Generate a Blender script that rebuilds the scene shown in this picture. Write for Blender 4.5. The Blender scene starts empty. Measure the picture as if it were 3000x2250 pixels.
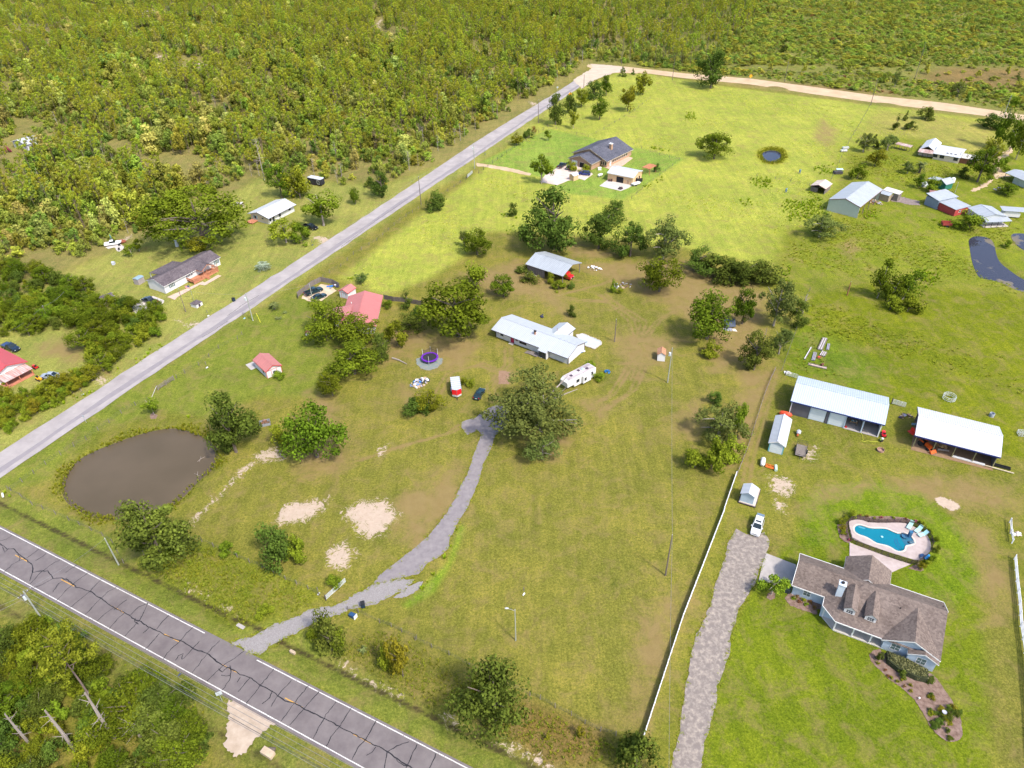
import bpy, math, random
import numpy as np
from mathutils import Vector, Matrix
R = math.radians
SC = bpy.context.scene
COL = SC.collection
rng = random.Random(7)
NR = np.random.RandomState(11)

# ---------------------------------------------------------------- camera, sky, sun, exposure
cd = bpy.data.cameras.new('camera'); cam = bpy.data.objects.new('camera', cd); COL.objects.link(cam)
cd.sensor_fit = 'HORIZONTAL'; cd.sensor_width = 36.0; cd.lens = 36.0 * 2100 / 3000
cd.clip_start = 1.0; cd.clip_end = 20000
cam.matrix_world = Matrix.Translation((0, 0, 105)) @ Matrix.Rotation(R(90 - 36.6), 4, 'X') @ Matrix.Rotation(R(-1.25), 4, 'Z')
SC.camera = cam
SUN_EL, SUN_AZ = 53.0, -48.0          # sun stands to the right of and slightly behind the viewer
sd = bpy.data.lights.new('sun', 'SUN'); sun = bpy.data.objects.new('sun', sd); COL.objects.link(sun)
sd.energy = 2.5; sd.angle = R(5.0); sd.color = (1.0, 0.955, 0.86)
sv = Vector((math.cos(R(SUN_EL)) * math.cos(R(SUN_AZ)), math.cos(R(SUN_EL)) * math.sin(R(SUN_AZ)), math.sin(R(SUN_EL))))
sun.rotation_euler = sv.to_track_quat('Z', 'Y').to_euler()
W = bpy.data.worlds.new('World'); SC.world = W; W.use_nodes = True
wn = W.node_tree.nodes; wl = W.node_tree.links
for n in list(wn): wn.remove(n)
wo = wn.new('ShaderNodeOutputWorld'); wb = wn.new('ShaderNodeBackground'); ws = wn.new('ShaderNodeTexSky')
ws.sky_type = 'NISHITA'; ws.sun_disc = False; ws.sun_elevation = R(SUN_EL); ws.sun_rotation = R(90 - SUN_AZ)
ws.air_density = 1.0; ws.dust_density = 2.5; ws.ozone_density = 1.0; ws.altitude = 100
wb.inputs['Strength'].default_value = 0.15
wl.new(ws.outputs[0], wb.inputs[0]); wl.new(wb.outputs[0], wo.inputs[0])
vs = SC.view_settings; vs.view_transform = 'Standard'; vs.look = 'None'; vs.gamma = 1.0; vs.use_curve_mapping = False
vs.exposure = 1.18
SC.render.engine = 'CYCLES'
SC.cycles.max_bounces = 6; SC.cycles.diffuse_bounces = 3; SC.cycles.glossy_bounces = 3; SC.cycles.transmission_bounces = 4; SC.cycles.transparent_max_bounces = 8
SC.cycles.use_adaptive_sampling = True; SC.cycles.adaptive_threshold = 0.03
SC.cycles.use_denoising = True
SC.cycles.sample_clamp_indirect = 4.0

# ---------------------------------------------------------------- materials
MATS = {}
def nt(m):
 m.use_nodes = True
 return m.node_tree.nodes, m.node_tree.links
def mat(name, col, rough=0.7, var=0.12, scale=1.5, metal=0.0, bump=0.0, bscale=8.0, col2=None, stretch=None, spec=0.4, coat=0.0, detail=5):
 """paint-like surface: base colour broken up by two scales of noise"""
 if name in MATS: return MATS[name]
 m = bpy.data.materials.new(name); N, L = nt(m); b = N['Principled BSDF']
 b.inputs['Roughness'].default_value = rough; b.inputs['Metallic'].default_value = metal
 b.inputs['Specular IOR Level'].default_value = spec
 if coat: b.inputs['Coat Weight'].default_value = coat; b.inputs['Coat Roughness'].default_value = 0.08
 tc = N.new('ShaderNodeTexCoord'); mp = N.new('ShaderNodeMapping')
 if stretch: mp.inputs['Scale'].default_value = stretch
 L.new(tc.outputs['Object'], mp.inputs[0])
 n1 = N.new('ShaderNodeTexNoise'); n1.inputs['Scale'].default_value = scale; n1.inputs['Detail'].default_value = detail; n1.inputs['Roughness'].default_value = 0.65
 L.new(mp.outputs[0], n1.inputs['Vector'])
 rp = N.new('ShaderNodeValToRGB'); rp.color_ramp.elements[0].position = 0.3; rp.color_ramp.elements[1].position = 0.72
 c2 = col2 if col2 else tuple(min(1, c * (1 + var)) for c in col)
 c1 = col if col2 else tuple(c * (1 - var) for c in col)
 rp.color_ramp.elements[0].color = (*c1, 1); rp.color_ramp.elements[1].color = (*c2, 1)
 L.new(n1.outputs['Fac'], rp.inputs[0]); L.new(rp.outputs[0], b.inputs['Base Color'])
 if bump:
  n2 = N.new('ShaderNodeTexNoise'); n2.inputs['Scale'].default_value = bscale; n2.inputs['Detail'].default_value = 4
  L.new(mp.outputs[0], n2.inputs['Vector'])
  bp = N.new('ShaderNodeBump'); bp.inputs['Strength'].default_value = bump; bp.inputs['Distance'].default_value = 0.05
  L.new(n2.outputs['Fac'], bp.inputs['Height']); L.new(bp.outputs[0], b.inputs['Normal'])
 MATS[name] = m; return m
def ribbed(name, col, pitch=0.3, axis='X', rough=0.4, var=0.08, stain=None, metal=0.0, amt=0.25):
 """corrugated / ribbed sheet: fine ribs as bump plus weather streaks"""
 if name in MATS: return MATS[name]
 m = bpy.data.materials.new(name); N, L = nt(m); b = N['Principled BSDF']
 b.inputs['Roughness'].default_value = rough; b.inputs['Metallic'].default_value = metal; b.inputs['Specular IOR Level'].default_value = 0.4
 tc = N.new('ShaderNodeTexCoord')
 wv = N.new('ShaderNodeTexWave'); wv.wave_type = 'BANDS'; wv.bands_direction = axis; wv.wave_profile = 'SIN'
 wv.inputs['Scale'].default_value = 2 * math.pi / (20.0 * pitch); wv.inputs['Distortion'].default_value = 0.0
 L.new(tc.outputs['Object'], wv.inputs[0])
 bp = N.new('ShaderNodeBump'); bp.inputs['Strength'].default_value = amt; bp.inputs['Distance'].default_value = 0.04
 L.new(wv.outputs['Fac'], bp.inputs['Height']); L.new(bp.outputs[0], b.inputs['Normal'])
 mp = N.new('ShaderNodeMapping'); mp.inputs['Scale'].default_value = (1.6, 0.35, 1) if axis == 'X' else (0.35, 1.6, 1)
 L.new(tc.outputs['Object'], mp.inputs[0])
 n1 = N.new('ShaderNodeTexNoise'); n1.inputs['Scale'].default_value = 0.8; n1.inputs['Detail'].default_value = 6; n1.inputs['Roughness'].default_value = 0.6
 L.new(mp.outputs[0], n1.inputs['Vector'])
 rp = N.new('ShaderNodeValToRGB'); e = rp.color_ramp.elements
 e[0].position = 0.3; e[1].position = 0.7
 e[0].color = (*[c * (1 - var * 1.8) for c in (stain or col)], 1); e[1].color = (*[min(1, c * (1 + var * .5)) for c in col], 1)
 L.new(n1.outputs['Fac'], rp.inputs[0])
 mx = N.new('ShaderNodeMixRGB'); mx.blend_type = 'MULTIPLY'; mx.inputs[0].default_value = 0.28  # rib grooves darkened in the colour too, as painted shade
 L.new(rp.outputs[0], mx.inputs[1]); L.new(wv.outputs['Fac'], mx.inputs[2]); L.new(mx.outputs[0], b.inputs['Base Color'])
 MATS[name] = m; return m
def shingle(name, col, col2, course=0.16):
 """asphalt shingles: small tabs of mixed tone in courses"""
 if name in MATS: return MATS[name]
 m = bpy.data.materials.new(name); N, L = nt(m); b = N['Principled BSDF']; b.inputs['Roughness'].default_value = 0.95; b.inputs['Specular IOR Level'].default_value = 0.15
 tc = N.new('ShaderNodeTexCoord')
 mp = N.new('ShaderNodeMapping'); mp.inputs['Scale'].default_value = (1, 1, 1.6); L.new(tc.outputs['Object'], mp.inputs[0])
 vo = N.new('ShaderNodeTexVoronoi'); vo.inputs['Scale'].default_value = 3.2; L.new(mp.outputs[0], vo.inputs['Vector'])
 n1 = N.new('ShaderNodeTexNoise'); n1.inputs['Scale'].default_value = 0.35; n1.inputs['Detail'].default_value = 6; L.new(tc.outputs['Object'], n1.inputs['Vector'])
 sp = N.new('ShaderNodeSeparateColor'); L.new(vo.outputs['Color'], sp.inputs[0])
 mx = N.new('ShaderNodeMath'); mx.operation = 'MULTIPLY_ADD'; mx.inputs[1].default_value = 0.62; L.new(sp.outputs[0], mx.inputs[0])
 m2 = N.new('ShaderNodeMath'); m2.operation = 'MULTIPLY_ADD'; m2.inputs[1].default_value = 1.1; m2.inputs[2].default_value = -0.32
 L.new(n1.outputs['Fac'], m2.inputs[0]); L.new(m2.outputs[0], mx.inputs[2])
 rp = N.new('ShaderNodeValToRGB'); rp.color_ramp.elements[0].color = (*col, 1); rp.color_ramp.elements[1].color = (*col2, 1)
 L.new(mx.outputs[0], rp.inputs[0]); L.new(rp.outputs[0], b.inputs['Base Color'])
 bp = N.new('ShaderNodeBump'); bp.inputs['Strength'].default_value = 0.35; bp.inputs['Distance'].default_value = 0.03
 L.new(sp.outputs[1], bp.inputs['Height']); L.new(bp.outputs[0], b.inputs['Normal'])
 MATS[name] = m; return m
def glass(name='window_glass', col=(0.02, 0.03, 0.04)):
 if name in MATS: return MATS[name]
 m = bpy.data.materials.new(name); N, L = nt(m); b = N['Principled BSDF']
 b.inputs['Base Color'].default_value = (*col, 1); b.inputs['Roughness'].default_value = 0.06; b.inputs['Specular IOR Level'].default_value = 0.6
 tc = N.new('ShaderNodeTexCoord'); n = N.new('ShaderNodeTexNoise'); n.inputs['Scale'].default_value = 1.2; L.new(tc.outputs['Object'], n.inputs['Vector'])
 bp = N.new('ShaderNodeBump'); bp.inputs['Strength'].default_value = 0.05; L.new(n.outputs['Fac'], bp.inputs['Height']); L.new(bp.outputs[0], b.inputs['Normal'])
 MATS[name] = m; return m
def water(name, col, rough=0.06, col2=None, wscale=0.6, wave=0.12, cov=None):
 if name in MATS: return MATS[name]
 m = bpy.data.materials.new(name); N, L = nt(m); b = N['Principled BSDF']
 b.inputs['Roughness'].default_value = rough; b.inputs['IOR'].default_value = 1.33
 tc = N.new('ShaderNodeTexCoord'); n = N.new('ShaderNodeTexNoise'); n.inputs['Scale'].default_value = wscale; n.inputs['Detail'].default_value = 5
 L.new(tc.outputs['Object'], n.inputs['Vector'])
 n2 = N.new('ShaderNodeTexNoise'); n2.inputs['Scale'].default_value = 0.09; n2.inputs['Detail'].default_value = 4; L.new(tc.outputs['Object'], n2.inputs['Vector'])
 rp = N.new('ShaderNodeValToRGB'); rp.color_ramp.elements[0].position = 0.35; rp.color_ramp.elements[1].position = 0.65
 if cov: rp.color_ramp.elements[0].position = cov[0]; rp.color_ramp.elements[1].position = cov[1]
 rp.color_ramp.elements[0].color = (*col, 1); rp.color_ramp.elements[1].color = (*(col2 or tuple(c * 1.25 for c in col)), 1)
 L.new(n2.outputs['Fac'], rp.inputs[0]); L.new(rp.outputs[0], b.inputs['Base Color'])
 if cov:
  rr = N.new('ShaderNodeValToRGB'); rr.color_ramp.elements[0].position = cov[0]; rr.color_ramp.elements[1].position = cov[1]
  rr.color_ramp.elements[0].color = (rough, rough, rough, 1); rr.color_ramp.elements[1].color = (.7, .7, .7, 1)
  L.new(n2.outputs['Fac'], rr.inputs[0]); L.new(rr.outputs[0], b.inputs['Roughness'])
 bp = N.new('ShaderNodeBump'); bp.inputs['Strength'].default_value = wave; bp.inputs['Distance'].default_value = 0.1
 L.new(n.outputs['Fac'], bp.inputs['Height']); L.new(bp.outputs[0], b.inputs['Normal'])
 MATS[name] = m; return m
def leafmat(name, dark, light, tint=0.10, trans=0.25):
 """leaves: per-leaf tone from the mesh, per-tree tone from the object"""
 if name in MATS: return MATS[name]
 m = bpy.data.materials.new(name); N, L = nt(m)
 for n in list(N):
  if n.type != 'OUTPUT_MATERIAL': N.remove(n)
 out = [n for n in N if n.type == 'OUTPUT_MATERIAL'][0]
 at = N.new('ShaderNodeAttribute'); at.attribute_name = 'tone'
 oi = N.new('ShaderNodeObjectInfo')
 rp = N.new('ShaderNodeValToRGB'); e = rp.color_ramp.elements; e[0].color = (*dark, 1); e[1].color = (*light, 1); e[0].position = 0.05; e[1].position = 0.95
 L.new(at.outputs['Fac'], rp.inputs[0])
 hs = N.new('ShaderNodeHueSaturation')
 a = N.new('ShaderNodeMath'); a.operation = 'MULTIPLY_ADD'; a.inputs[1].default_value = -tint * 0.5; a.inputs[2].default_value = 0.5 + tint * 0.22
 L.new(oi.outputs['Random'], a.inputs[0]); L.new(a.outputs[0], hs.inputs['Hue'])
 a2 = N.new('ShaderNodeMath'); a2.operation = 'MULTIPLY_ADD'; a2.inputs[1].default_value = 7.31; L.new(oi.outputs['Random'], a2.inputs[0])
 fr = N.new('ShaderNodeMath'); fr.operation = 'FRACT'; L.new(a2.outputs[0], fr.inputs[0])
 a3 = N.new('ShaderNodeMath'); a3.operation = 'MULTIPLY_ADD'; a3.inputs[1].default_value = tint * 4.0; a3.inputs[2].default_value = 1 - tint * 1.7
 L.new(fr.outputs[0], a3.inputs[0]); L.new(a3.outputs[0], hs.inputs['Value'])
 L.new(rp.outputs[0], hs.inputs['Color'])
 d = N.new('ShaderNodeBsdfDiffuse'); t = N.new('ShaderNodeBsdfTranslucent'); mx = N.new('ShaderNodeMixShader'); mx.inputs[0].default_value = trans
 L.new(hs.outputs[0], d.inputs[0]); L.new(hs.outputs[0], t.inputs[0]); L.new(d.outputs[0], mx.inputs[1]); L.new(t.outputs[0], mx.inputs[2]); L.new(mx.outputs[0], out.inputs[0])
 MATS[name] = m; return m

# ---------------------------------------------------------------- mesh helpers
class MB:
 """collects faces; build() links them as one mesh object"""
 def __init__(s): s.v = []; s.f = []; s.mi = []; s.m = 0
 def add(s, vs, fs):
  o = len(s.v); s.v += [tuple(map(float, p)) for p in vs]
  for f in fs: s.f.append([i + o for i in f]); s.mi.append(s.m)
  return s
 def box(s, x0, x1, y0, y1, z0, z1):
  return s.add([(x0, y0, z0), (x1, y0, z0), (x1, y1, z0), (x0, y1, z0), (x0, y0, z1), (x1, y0, z1), (x1, y1, z1), (x0, y1, z1)],
     [(0, 3, 2, 1), (4, 5, 6, 7), (0, 1, 5, 4), (1, 2, 6, 5), (2, 3, 7, 6), (3, 0, 4, 7)])
 def bar(s, p, q, w, h=None, up=(0, 0, 1)):
  p, q = Vector(p), Vector(q); d = (q - p); d.normalize(); u = Vector(up)
  if abs(d.dot(u)) > .98: u = Vector((1, 0, 0))
  a = d.cross(u).normalized(); b = a.cross(d).normalized(); h = h or w
  c = [a * (i * w / 2) + b * (j * h / 2) for i, j in ((-1, -1), (1, -1), (1, 1), (-1, 1))]
  return s.add([p + k for k in c] + [q + k for k in c], [(3, 2, 1, 0), (4, 5, 6, 7), (0, 1, 5, 4), (1, 2, 6, 5), (2, 3, 7, 6), (3, 0, 4, 7)])
 def tube(s, pts, rad, n=7, cap=True):
  pts = [Vector(p) for p in pts]
  if not hasattr(rad, '__len__'): rad = [rad] * len(pts)
  o = []
  for i, p in enumerate(pts):
   d = (pts[min(i + 1, len(pts) - 1)] - pts[max(i - 1, 0)]).normalized()
   u = Vector((0, 0, 1)) if abs(d.z) < .95 else Vector((1, 0, 0))
   a = d.cross(u).normalized(); b = a.cross(d)
   o += [p + (a * math.cos(2 * math.pi * k / n) + b * math.sin(2 * math.pi * k / n)) * rad[i] for k in range(n)]
  fs = [[i * n + k, i * n + (k + 1) % n, (i + 1) * n + (k + 1) % n, (i + 1) * n + k] for i in range(len(pts) - 1) for k in range(n)]
  if cap: fs += [list(range(n))[::-1], [(len(pts) - 1) * n + k for k in range(n)]]
  return s.add(o, fs)
 def lathe(s, prof, c=(0, 0), n=16, z=0):
  o = []
  for r, h in prof: o += [(c[0] + r * math.cos(2 * math.pi * k / n), c[1] + r * math.sin(2 * math.pi * k / n), z + h) for k in range(n)]
  fs = [[i * n + k, i * n + (k + 1) % n, (i + 1) * n + (k + 1) % n, (i + 1) * n + k] for i in range(len(prof) - 1) for k in range(n)]
  return s.add(o, fs)
 def prism(s, poly, t):
  """poly: 3-D polygon (ccw seen from its upper side), thickened downwards by t along z"""
  n = len(poly); lo = [(p[0], p[1], p[2] - t) for p in poly]
  return s.add(list(poly) + lo, [list(range(n)), list(range(2 * n - 1, n - 1, -1))] + [[i, i + n, (i + 1) % n + n, (i + 1) % n] for i in range(n)])
 def ext(s, prof, x0, x1, axis='x'):
  """profile of (a, z) points swept along an axis"""
  n = len(prof)
  P = (lambda u, a, z: (u, a, z)) if axis == 'x' else (lambda u, a, z: (a, u, z))
  v = [P(x0, a, z) for a, z in prof] + [P(x1, a, z) for a, z in prof]
  fs = [list(range(n)), list(range(2 * n - 1, n - 1, -1))] + [[i, i + n, (i + 1) % n + n, (i + 1) % n] for i in range(n)]
  return s.add(v, fs)
 def blob(s, c, r, seg=8, jit=0.15, sd=0):
  q = random.Random(sd); rs = max(4, seg // 2 + 1); o = []
  for i in range(rs + 1):
   th = math.pi * i / rs
   for k in range(seg):
    ph = 2 * math.pi * k / seg; j = 1 + q.uniform(-jit, jit)
    o.append((c[0] + r[0] * j * math.sin(th) * math.cos(ph), c[1] + r[1] * j * math.sin(th) * math.sin(ph), c[2] + r[2] * j * math.cos(th)))
  return s.add(o, [[i * seg + k, (i + 1) * seg + k, (i + 1) * seg + (k + 1) % seg, i * seg + (k + 1) % seg] for i in range(rs) for k in range(seg)])
 def mesh(s, name, mats, smooth=False):
  me = bpy.data.meshes.new(name); me.from_pydata(s.v, [], s.f)
  mats = mats if isinstance(mats, (list, tuple)) else [mats]
  for m in mats: me.materials.append(m)
  if len(mats) > 1: me.polygons.foreach_set('material_index', s.mi)
  if smooth: me.polygons.foreach_set('use_smooth', [True] * len(me.polygons))
  me.update(); return me
 def build(s, name, mats, parent=None, smooth=False):
  return link(name, s.mesh(name, mats, smooth), parent)
def link(name, me, parent=None):
 o = bpy.data.objects.new(name, me); COL.objects.link(o)
 if parent: o.parent = parent
 return o
def tag(o, label=None, cat=None, group=None, kind=None):
 if label: o['label'] = label
 if cat: o['category'] = cat
 if group: o['group'] = group
 if kind: o['kind'] = kind
 return o
def thing(name, label, cat, loc=(0, 0), rz=0.0, group=None, z=0.0):
 o = bpy.data.objects.new(name, None); COL.objects.link(o); o.empty_display_size = 0.3
 o.location = (loc[0], loc[1], z); o.rotation_euler = (0, 0, rz)
 return tag(o, label, cat, group)
def struct(name, me):
 o = link(name, me); o['kind'] = 'structure'; return o
def sheet(name, pts, z, m, kind='structure', parent=None):
 """flat polygon lying on the ground"""
 mb = MB(); mb.add([(p[0], p[1], z) for p in pts], [list(range(len(pts)))])
 o = mb.build(name, m, parent)
 if kind and not parent: o['kind'] = kind
 return o
def roughen(pts, step=1.0, amp=0.25, sd=1, closed=True):
 """subdivide an outline and give it an irregular edge: slow wander plus fine crumbling"""
 q = random.Random(sd); o = []; n = len(pts); fine = max(.12, step * .35); ph = [q.uniform(0, 6.28) for _ in range(6)]; s = 0.0
 for i in range(n if closed else n - 1):
  a, b = pts[i], pts[(i + 1) % n]; d = math.hypot(b[0] - a[0], b[1] - a[1]) or 1e-6; k = max(1, int(d / fine)); nx_, ny_ = -(b[1] - a[1]) / d, (b[0] - a[0]) / d
  for j in range(k):
   t = j / k; u = s + d * t
   w = amp * (.7 * math.sin(u * 1.1 / step + ph[0]) + .5 * math.sin(u * 2.7 / step + ph[1]) + .35 * math.sin(u * 5.9 / step + ph[2]) + q.gauss(0, .35))
   o.append((a[0] + (b[0] - a[0]) * t + nx_ * w, a[1] + (b[1] - a[1]) * t + ny_ * w))
  s += d
 if not closed: o.append(pts[-1])
 return o
def smooth_poly(pts, it=2):
 for _ in range(it):
  o = []
  for i in range(len(pts)):
   a, b = pts[i], pts[(i + 1) % len(pts)]
   o += [(a[0] * .75 + b[0] * .25, a[1] * .75 + b[1] * .25), (a[0] * .25 + b[0] * .75, a[1] * .25 + b[1] * .75)]
  pts = o
 return pts
def strip(name, line, w, z, m, parent=None):
 """ribbon of width w along a polyline"""
 mb = MB(); L = []
 ww = w if hasattr(w, '__len__') else [w] * len(line)
 for i, p in enumerate(line):
  a, b = line[max(i - 1, 0)], line[min(i + 1, len(line) - 1)]
  dx, dy = b[0] - a[0], b[1] - a[1]; l = math.hypot(dx, dy) or 1
  L += [(p[0] - dy / l * ww[i] / 2, p[1] + dx / l * ww[i] / 2, z), (p[0] + dy / l * ww[i] / 2, p[1] - dx / l * ww[i] / 2, z)]
 mb.add(L, [(2 * i, 2 * i + 1, 2 * i + 3, 2 * i + 2) for i in range(len(line) - 1)])
 return mb.build(name, m, parent)
def inpoly(x, y, poly):
 r = np.zeros(x.shape, bool); n = len(poly)
 for i in range(n):
  x1, y1 = poly[i]; x2, y2 = poly[(i + 1) % n]
  if y1 == y2: continue
  r ^= ((y1 > y) != (y2 > y)) & (x < (x2 - x1) * (y - y1) / (y2 - y1) + x1)
 return r
def pdist(x, y, poly, closed=True):
 d = np.full(x.shape, 1e9); n = len(poly)
 for i in range(n if closed else n - 1):
  x1, y1 = poly[i]; x2, y2 = poly[(i + 1) % n]; dx, dy = x2 - x1, y2 - y1; l = dx * dx + dy * dy + 1e-9
  t = np.clip(((x - x1) * dx + (y - y1) * dy) / l, 0, 1)
  d = np.minimum(d, np.hypot(x - x1 - t * dx, y - y1 - t * dy))
 return d
def soft(x, y, poly, w):
 """1 inside, 0 outside, blended over w metres"""
 xs = [p[0] for p in poly]; ys = [p[1] for p in poly]; r = np.zeros(x.shape)
 k = (x > min(xs) - w) & (x < max(xs) + w) & (y > min(ys) - w) & (y < max(ys) + w)
 if not k.any(): return r
 X, Y = x[k], y[k]; d = pdist(X, Y, poly); sgn = np.where(inpoly(X, Y, poly), 1, -1) * d
 t = np.clip(sgn / w * .5 + .5, 0, 1); r[k] = t * t * (3 - 2 * t); return r
def pin(x, y, poly): return bool(inpoly(np.array([x]), np.array([y]), poly)[0])

# ---------------------------------------------------------------- the setting: roads, ponds, ground
# main road frame (origin on its far edge line, u along, n away from the viewer)
RA, RB = (-101.24,97.53), (-7.95,49.7)
ru = Vector((RB[0] - RA[0], RB[1] - RA[1])).normalized(); rn = Vector((-ru.y, ru.x))
def rd(s, t): return (RA[0] + ru.x * s + rn.x * t, RA[1] + ru.y * s + rn.y * t)
# side road frame (centre line)
SA, SB = (-111.6,116.02), (15.78,372.65)
su = Vector((SB[0] - SA[0], SB[1] - SA[1])).normalized(); sn = Vector((-su.y, su.x))
def sdp(s, t): return (SA[0] + su.x * s + sn.x * t, SA[1] + su.y * s + sn.y * t)

POND = smooth_poly([(-94.4,109),(-95.4,112.3),(-95.1,116.6),(-93.3,119.3),(-89.5,122.3),(-86,124.8),(-82.2,126.6),(-78.9,127.3),(-74.3,126.3),(-69.5,123.5),(-66.3,120.2),(-64.7,116.6),(-64.9,113.7),(-67,110),(-68,106.4),(-69.9,103),(-71.9,101),(-74.8,99.6),(-79.8,99.9),(-84.6,100.8),(-88.6,102.9),(-92,105.4)], 2)
POND2 = smooth_poly([(107.7,300),(109.4,303.8),(113.5,306.5),(116.3,304.7),(116,299.5),(113.9,294.9),(110,291.8),(107.5,293.1)], 2)
POND3 = smooth_poly([(151.5,215.4),(154.3,217.8),(156.6,218),(158.4,216.2),(157.8,212.2),(153.9,204),(152.4,199.4),(152.5,194.9),(152.8,190.8),(153.9,187.8),(150.8,180.6),(148.2,182.4),(147.3,184.8),(145.8,188.1),(143.3,189.4),(141.7,190.7),(142.7,194.7),(145.3,201.7),(149,209.8)], 2)
POND4 = smooth_poly([(167.2,219.1),(170.2,219.7),(173.2,218.8),(171.1,211.5),(165.7,206.2),(164.6,209),(165.1,214)], 2)
POOL = smooth_poly([(64.55,92.57),(65.14,93.34),(66.03,93.63),(66.84,93.29),(67.59,92.8),(68.69,92.61),(70.12,92.65),(70.95,92.39),(71.81,91.67),(72.29,90.89),(72.49,89.52),(72.45,88.11),(72.21,87.38),(71.69,86.85),(70.76,86.69),(70.1,87),(69.55,87.82),(68.94,88.28),(67.62,88.69),(67.01,89.15),(66.6,89.84),(65.93,90.46),(64.95,90.95),(64.44,91.57)], 2)
DITCH = [rd(s, 4.6) for s in range(-150, 200, 10)]
DITCH2 = [rd(s, -11.5) for s in range(-150, 200, 10)]

def axis(segs):
 o = [segs[0][0]]
 for a, b, h0, h1 in segs:
  x = a; 
  while x < b - 1e-6:
   t = (x - a) / (b - a); x = min(b, x + h0 + (h1 - h0) * t); o.append(x)
 return np.array(o)
gx = axis([(-4000, -600, 250, 60), (-600, -130, 14, 1.6), (-130, 110, .62, .62), (110, 300, .8, 2.6), (300, 600, 5, 60), (600, 4000, 60, 300)])
gy = axis([(-900, 30, 120, 4), (30, 215, .62, .62), (215, 470, .8, 2.0), (470, 800, 3, 12), (800, 5000, 20, 400)])
GX, GY = np.meshgrid(gx, gy); GX, GY = GX.ravel(), GY.ravel()

def C(*v): return np.array(v)
base = C(.142, .136, .024)                     # mown, drying grass of the front lot
gcol = np.tile(base, (GX.size, 1)); 
sand = np.zeros(GX.size); dry = np.zeros(GX.size); wet = np.zeros(GX.size)
def zone(poly, col, w):
 global gcol
 k = soft(GX, GY, poly, w)[:, None]; gcol = gcol * (1 - k) + np.array(col) * k
zone([(-4000, -900), (4000, -900), (4000, 30), (-4000, 30)], (.10, .11, .02), 10)
zone([(-600.7,988.5),(594.5,795.2),(282.3,309.5),(230.3,338.6),(68.4,452.3),(53.2,465.2),(-18.9,305.2),(-49.1,277.5),(-101.1,285.7),(-109.9,259.9),(-127,228.6),(-144.2,202.7),(-144.8,175.2),(-191.1,105.3),(-511.6,302.1)] + [(-2000, 900), (-2000, 4000), (3000, 4000), (3000, 500)], (.165, .150, .048), 5)
zone([(43.2,480.7),(70.2,466),(111.6,448.4),(248.1,349.8),(282.3,309.5),(594.5,795.2),(293.1,844)], (.130, .138, .030), 8)          # scrub beyond the dirt road
zone([(225.9,407.2),(271.3,389.4),(273.7,359.5),(318.3,429.9),(257.9,440.8),(235.1,426.6)], (.15, .105, .038), 10)
zone([(128.7,410.5),(203.8,385.9),(207.7,394.6),(132,423.1)], (.15, .11, .042), 5)
zone([(-144.2,202.7),(-127,228.6),(-109.5,264.3),(-101.1,285.7),(-48.8,275.1),(-17.1,308),(47.2,432.5),(50.8,417),(-16.3,287.4),(-34.5,259.2),(-59.4,208.1),(-76.4,174.9),(-84.3,163.2),(-102.1,139.4),(-113.2,118.9),(-124.3,117),(-160.9,175.9)], (.190, .198, .046), 3)   # house lots beyond the side road
zone([(-145.1,273.4),(-137.7,268.2),(-125.8,265.3),(-115.2,260.2),(-90.4,252.3),(-89.3,241.9),(-93.1,232.4),(-101.9,234.7),(-117.8,247.5),(-142.2,266.2)], (.16, .18, .03), 3)
zone([(-210.1,311.5),(-203.8,311.1),(-193.9,293.9),(-195.7,286.2)], (.19, .20, .04), 2)
zone([(-52.5,198.5),(-33,242.9),(-15.9,277.1),(35.7,404),(64.5,443.8),(82.9,440),(118.5,410.4),(230.3,338.6),(212.3,296.2),(144.2,300.6),(110.9,231.4),(94.3,224.7),(79.1,192.5),(71.9,205.1),(57.6,214.1),(11.3,228.9),(-7.8,229.9),(-15,210.9),(-24.4,197.2),(-37.2,186.3)], (.236, .258, .042), 2.5)  # hay field, its stronger sun partly put into the colour
zone([(144.2,300.6),(138.1,289.7),(112.3,235.2),(92.8,224.8),(77.5,189.6),(86.3,180.9),(110.2,188.2),(147.4,178.2),(192.4,187.3),(263.1,310.8),(233.4,332.7),(192.3,350.1)], (.132, .158, .012), 16)
zone([(159.7,324.3),(182.6,358.5),(227.2,333.1),(200.7,285.7),(185,316.1)], (.225, .215, .05), 6)
zone([(66.3,144.7),(86.3,180.9),(110.2,188.2),(147.4,178.2),(171.7,177.2),(120.5,102.4),(104.4,111.9),(90.7,127.3),(67.7,141.7)], (.112, .132, .006), 2)      # paddock behind the barns
zone([(75.5,166.1),(85,161),(92.2,145.7),(85.2,134.5),(69.7,144.5)], (.092, .132, .010), 6)
zone([(-110.9,114.8),(-90.1,152.2),(-64.7,192.6),(-51.9,184.2),(-58.4,176.6),(-45.2,161.7),(-46.5,137.4),(-61.4,138.8),(-71,130.3),(-82.9,133.3),(-94,126.1),(-98.1,111.2),(-106.4,106.7),(-112.1,100.4),(-116.9,108.3)], (.122, .145, .020), 2)  # lawn round the red-roofed shed
zone([(-11.8,298),(19.8,342.2),(75,298.1),(42.7,254.9),(22.6,262.4),(12.8,280.4)], (.160, .225, .036), 1.0)          # brick house lawn
zone([(46.1,107.4),(66.5,141.7),(87.6,127.4),(85.7,116.2),(104.5,106.9),(109,98.9),(76.7,47.8),(66.4,48),(84.4,85.6),(83,102.2),(74.5,106.5),(58.5,104.3),(46.5,92.2),(33.4,67.8),(22.9,46.4),(15.8,46.5)], (.128, .132, .018), 2)
zone([(22.2,46.4),(33.4,67.8),(44,83.5),(53.1,90.9),(56.7,101.1),(62.5,104.8),(74.4,106.2),(82.9,102),(85.1,93.5),(83.7,83.5),(78.2,71),(65.6,45.5)], (.102, .132, .007), 1.2)    # kept lawn of the pale blue house
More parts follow.
